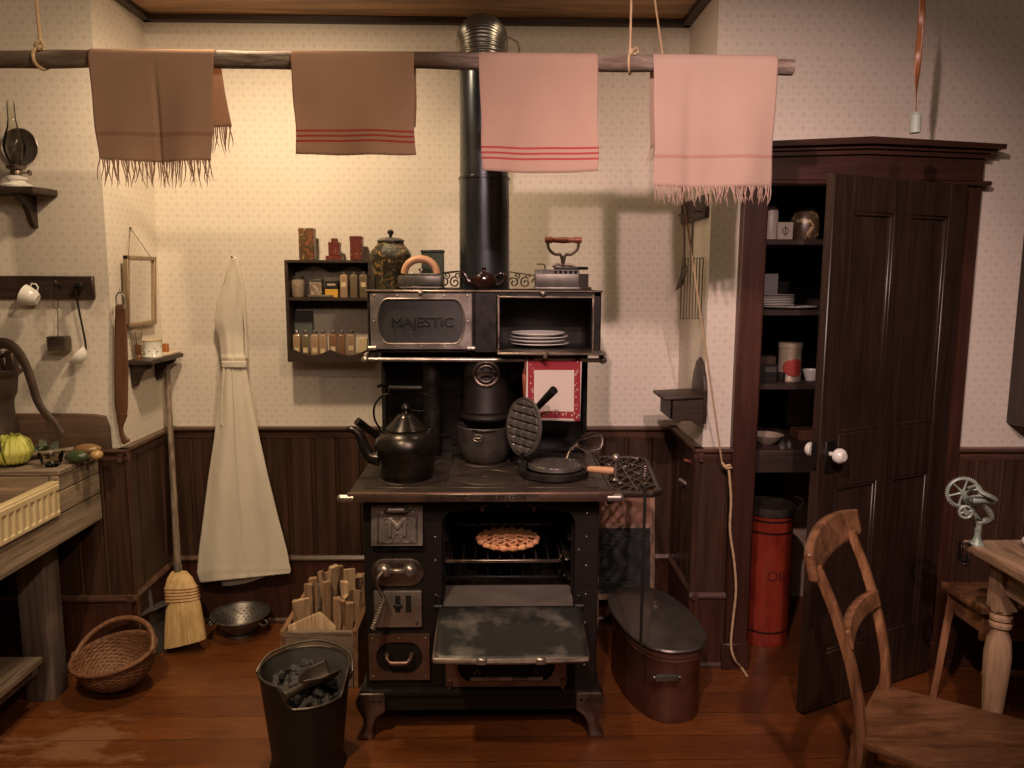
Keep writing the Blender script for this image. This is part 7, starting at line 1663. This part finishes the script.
# apple peeler
ax_, ay_ = W(976, 540, 2.22).x, 2.215
AP2 = thing('apple_peeler', 'green cast iron apple peeler with gear wheels clamped to the table corner', 'apple peeler', (ax_, ay_, tzz))
tcm = M['teal_cast']
g = G(); g.lathe([(0, 0), (0.022, 0), (0.021, 0.006), (0.012, 0.016), (0.009, 0.030), (0.010, 0.050), (0, 0.050)], (ax_, ay_, tzz), 20); g.box(ax_-0.022, ax_-0.004, ay_-0.01, ay_+0.01, tzz, tzz+0.010, 0.003); build('stand', g, tcm, AP2)
g = G(); g.box(ax_-0.052, ax_-0.044, ay_-0.008, ay_+0.008, tzz-0.05, tzz+0.006, 0.002); g.box(ax_-0.052, ax_-0.005, ay_-0.008, ay_+0.008, tzz, tzz+0.006, 0.002); g.box(ax_-0.052, ax_-0.02, ay_-0.008, ay_+0.008, tzz-0.052, tzz-0.044, 0.002); g.cyl((ax_-0.028, ay_, tzz-0.062), (ax_-0.028, ay_, tzz-0.028), 0.004); g.sph((ax_-0.028, ay_, tzz-0.062), (0.012, 0.006, 0.006), 10); build('clamp', g, M['iron'], AP2)
def gear(cx_, cz_, r_, y_, teeth, nsp, tilt=0.0, squ=1.0):
    g = G(); g.mx = Matrix.Translation((cx_, y_, cz_)) @ Matrix.Rotation(tilt, 4, 'X') @ Matrix.Rotation(R(-12), 4, 'Z')
    g.tube([(r_*0.88*cos(a), 0, r_*0.88*sin(a)*squ) for a in [2*pi*k/40 for k in range(40)]], 0.0042, 6, closed=True)
    for k in range(teeth):
        a = 2*pi*k/teeth; c_, s_ = cos(a), sin(a); g.tube([(r_*0.90*c_, 0, r_*0.90*s_*squ), (r_*c_*1.03, 0, r_*s_*squ*1.03)], [0.003, 0.0018], 4)
    for k in range(nsp):
        a = 2*pi*k/nsp+0.3; g.tube([(0.006*cos(a), 0, 0.006*sin(a)), (r_*0.6*cos(a), 0, r_*0.6*sin(a)*squ), (r_*0.88*cos(a), 0, r_*0.88*sin(a)*squ)], [0.0040, 0.0028, 0.0042], 6)
    g.cyl((0, -0.008, 0), (0, 0.008, 0), 0.008); return g
c1 = W(964, 493, 2.20); build('large_gear', gear(c1.x, c1.z, 0.048, 2.205, 44, 6), tcm, AP2)
c2 = W(982, 501, 2.16); gg = gear(c2.x, c2.z, 0.040, 2.165, 34, 0, R(52), 0.9)
gg.mx = Matrix.Translation((c2.x, 2.165, c2.z)) @ Matrix.Rotation(R(52), 4, 'X'); gg.tube([(-0.03, 0, 0.008), (0, 0, 0.016), (0.03, 0, 0.004)], 0.012, 8, flat=(1, .5)); build('bevel_gear', gg, tcm, AP2)
c3 = W(967, 512, 2.19); build('pinion', gear(c3.x-0.004, c3.z, 0.020, 2.19, 18, 4), tcm, AP2)
g = G(); c4 = W(975, 520, 2.2); g.tube(smooth([(ax_, ay_, tzz+0.045), (ax_-0.002, ay_, tzz+0.075), (c1.x+0.01, 2.205, c1.z-0.02), (c1.x, 2.205, c1.z)], 4), 0.008, 8); g.tube(smooth([(ax_, ay_, tzz+0.07), (ax_+0.02, 2.19, tzz+0.095), (c2.x, 2.165, c2.z)], 4), 0.009, 8)
g.tube(smooth([W(969, 488, 2.18), W(977, 486, 2.16), W(982, 492, 2.14), W(990, 496, 2.13), W(996, 499, 2.14)], 5), 0.008, 8, flat=(1, .6)); build('arm', g, tcm, AP2)
g = G(); 
for k in range(7):
    a = R(-50+k*30); g.tube([(ax_+0.004, ay_-0.01, tzz+0.078), (ax_+0.004+0.035*cos(a), ay_-0.015, tzz+0.078+0.012*sin(a))], 0.0018, 5)
build('fork_prongs', g, M['iron'], AP2)
# stool behind the table
STL = thing('wooden_stool', 'plain light brown wooden stool pushed behind the table', 'stool', (1.80, 2.55, 0))
g = G(); g.prism([(1.628, 2.66), (1.632, 2.43), (2.05, 2.43), (2.05, 2.66)], 'xy', 0.428, 0.452, 0.005); build('seat', g, M['chairw'], STL)
g = G(); g.box(1.66, 2.02, 2.455, 2.475, 0.32, 0.43, 0.003); g.box(1.655, 1.675, 2.47, 2.63, 0.35, 0.43, 0.003); g.box(1.68, 2.02, 2.46, 2.475, 0.19, 0.205, 0.002); build('apron', g, M['chairw'], STL)
for (xx, yy, dx, dy) in ((1.72, 2.455, -0.01, -0.025), (1.665, 2.635, -0.03, 0.02), (2.02, 2.455, 0.03, -0.025), (2.02, 2.635, 0.03, 0.02)):
    g = G(); g.tube([(xx, yy, 0.43), (xx+dx, yy+dy, 0.0)], [0.019, 0.015], 4); build('leg', g, M['chairwz'], STL, ang=20)
# wall cupboard at right edge
q0 = W(1008, 423, 2.905); q1 = W(1022, 228, 2.905)
g = G(); g.box(q0.x-0.006, q0.x+0.55, 2.80, YF, q0.z, q1.z, 0.004); g.box(q0.x+0.03, q0.x+0.52, 2.795, 2.80, q0.z+0.04, q1.z-0.04, 0.004)
single('wall_cupboard', g, M['doorw'], 'dark wooden cupboard on the wall at the far right edge', 'cupboard')
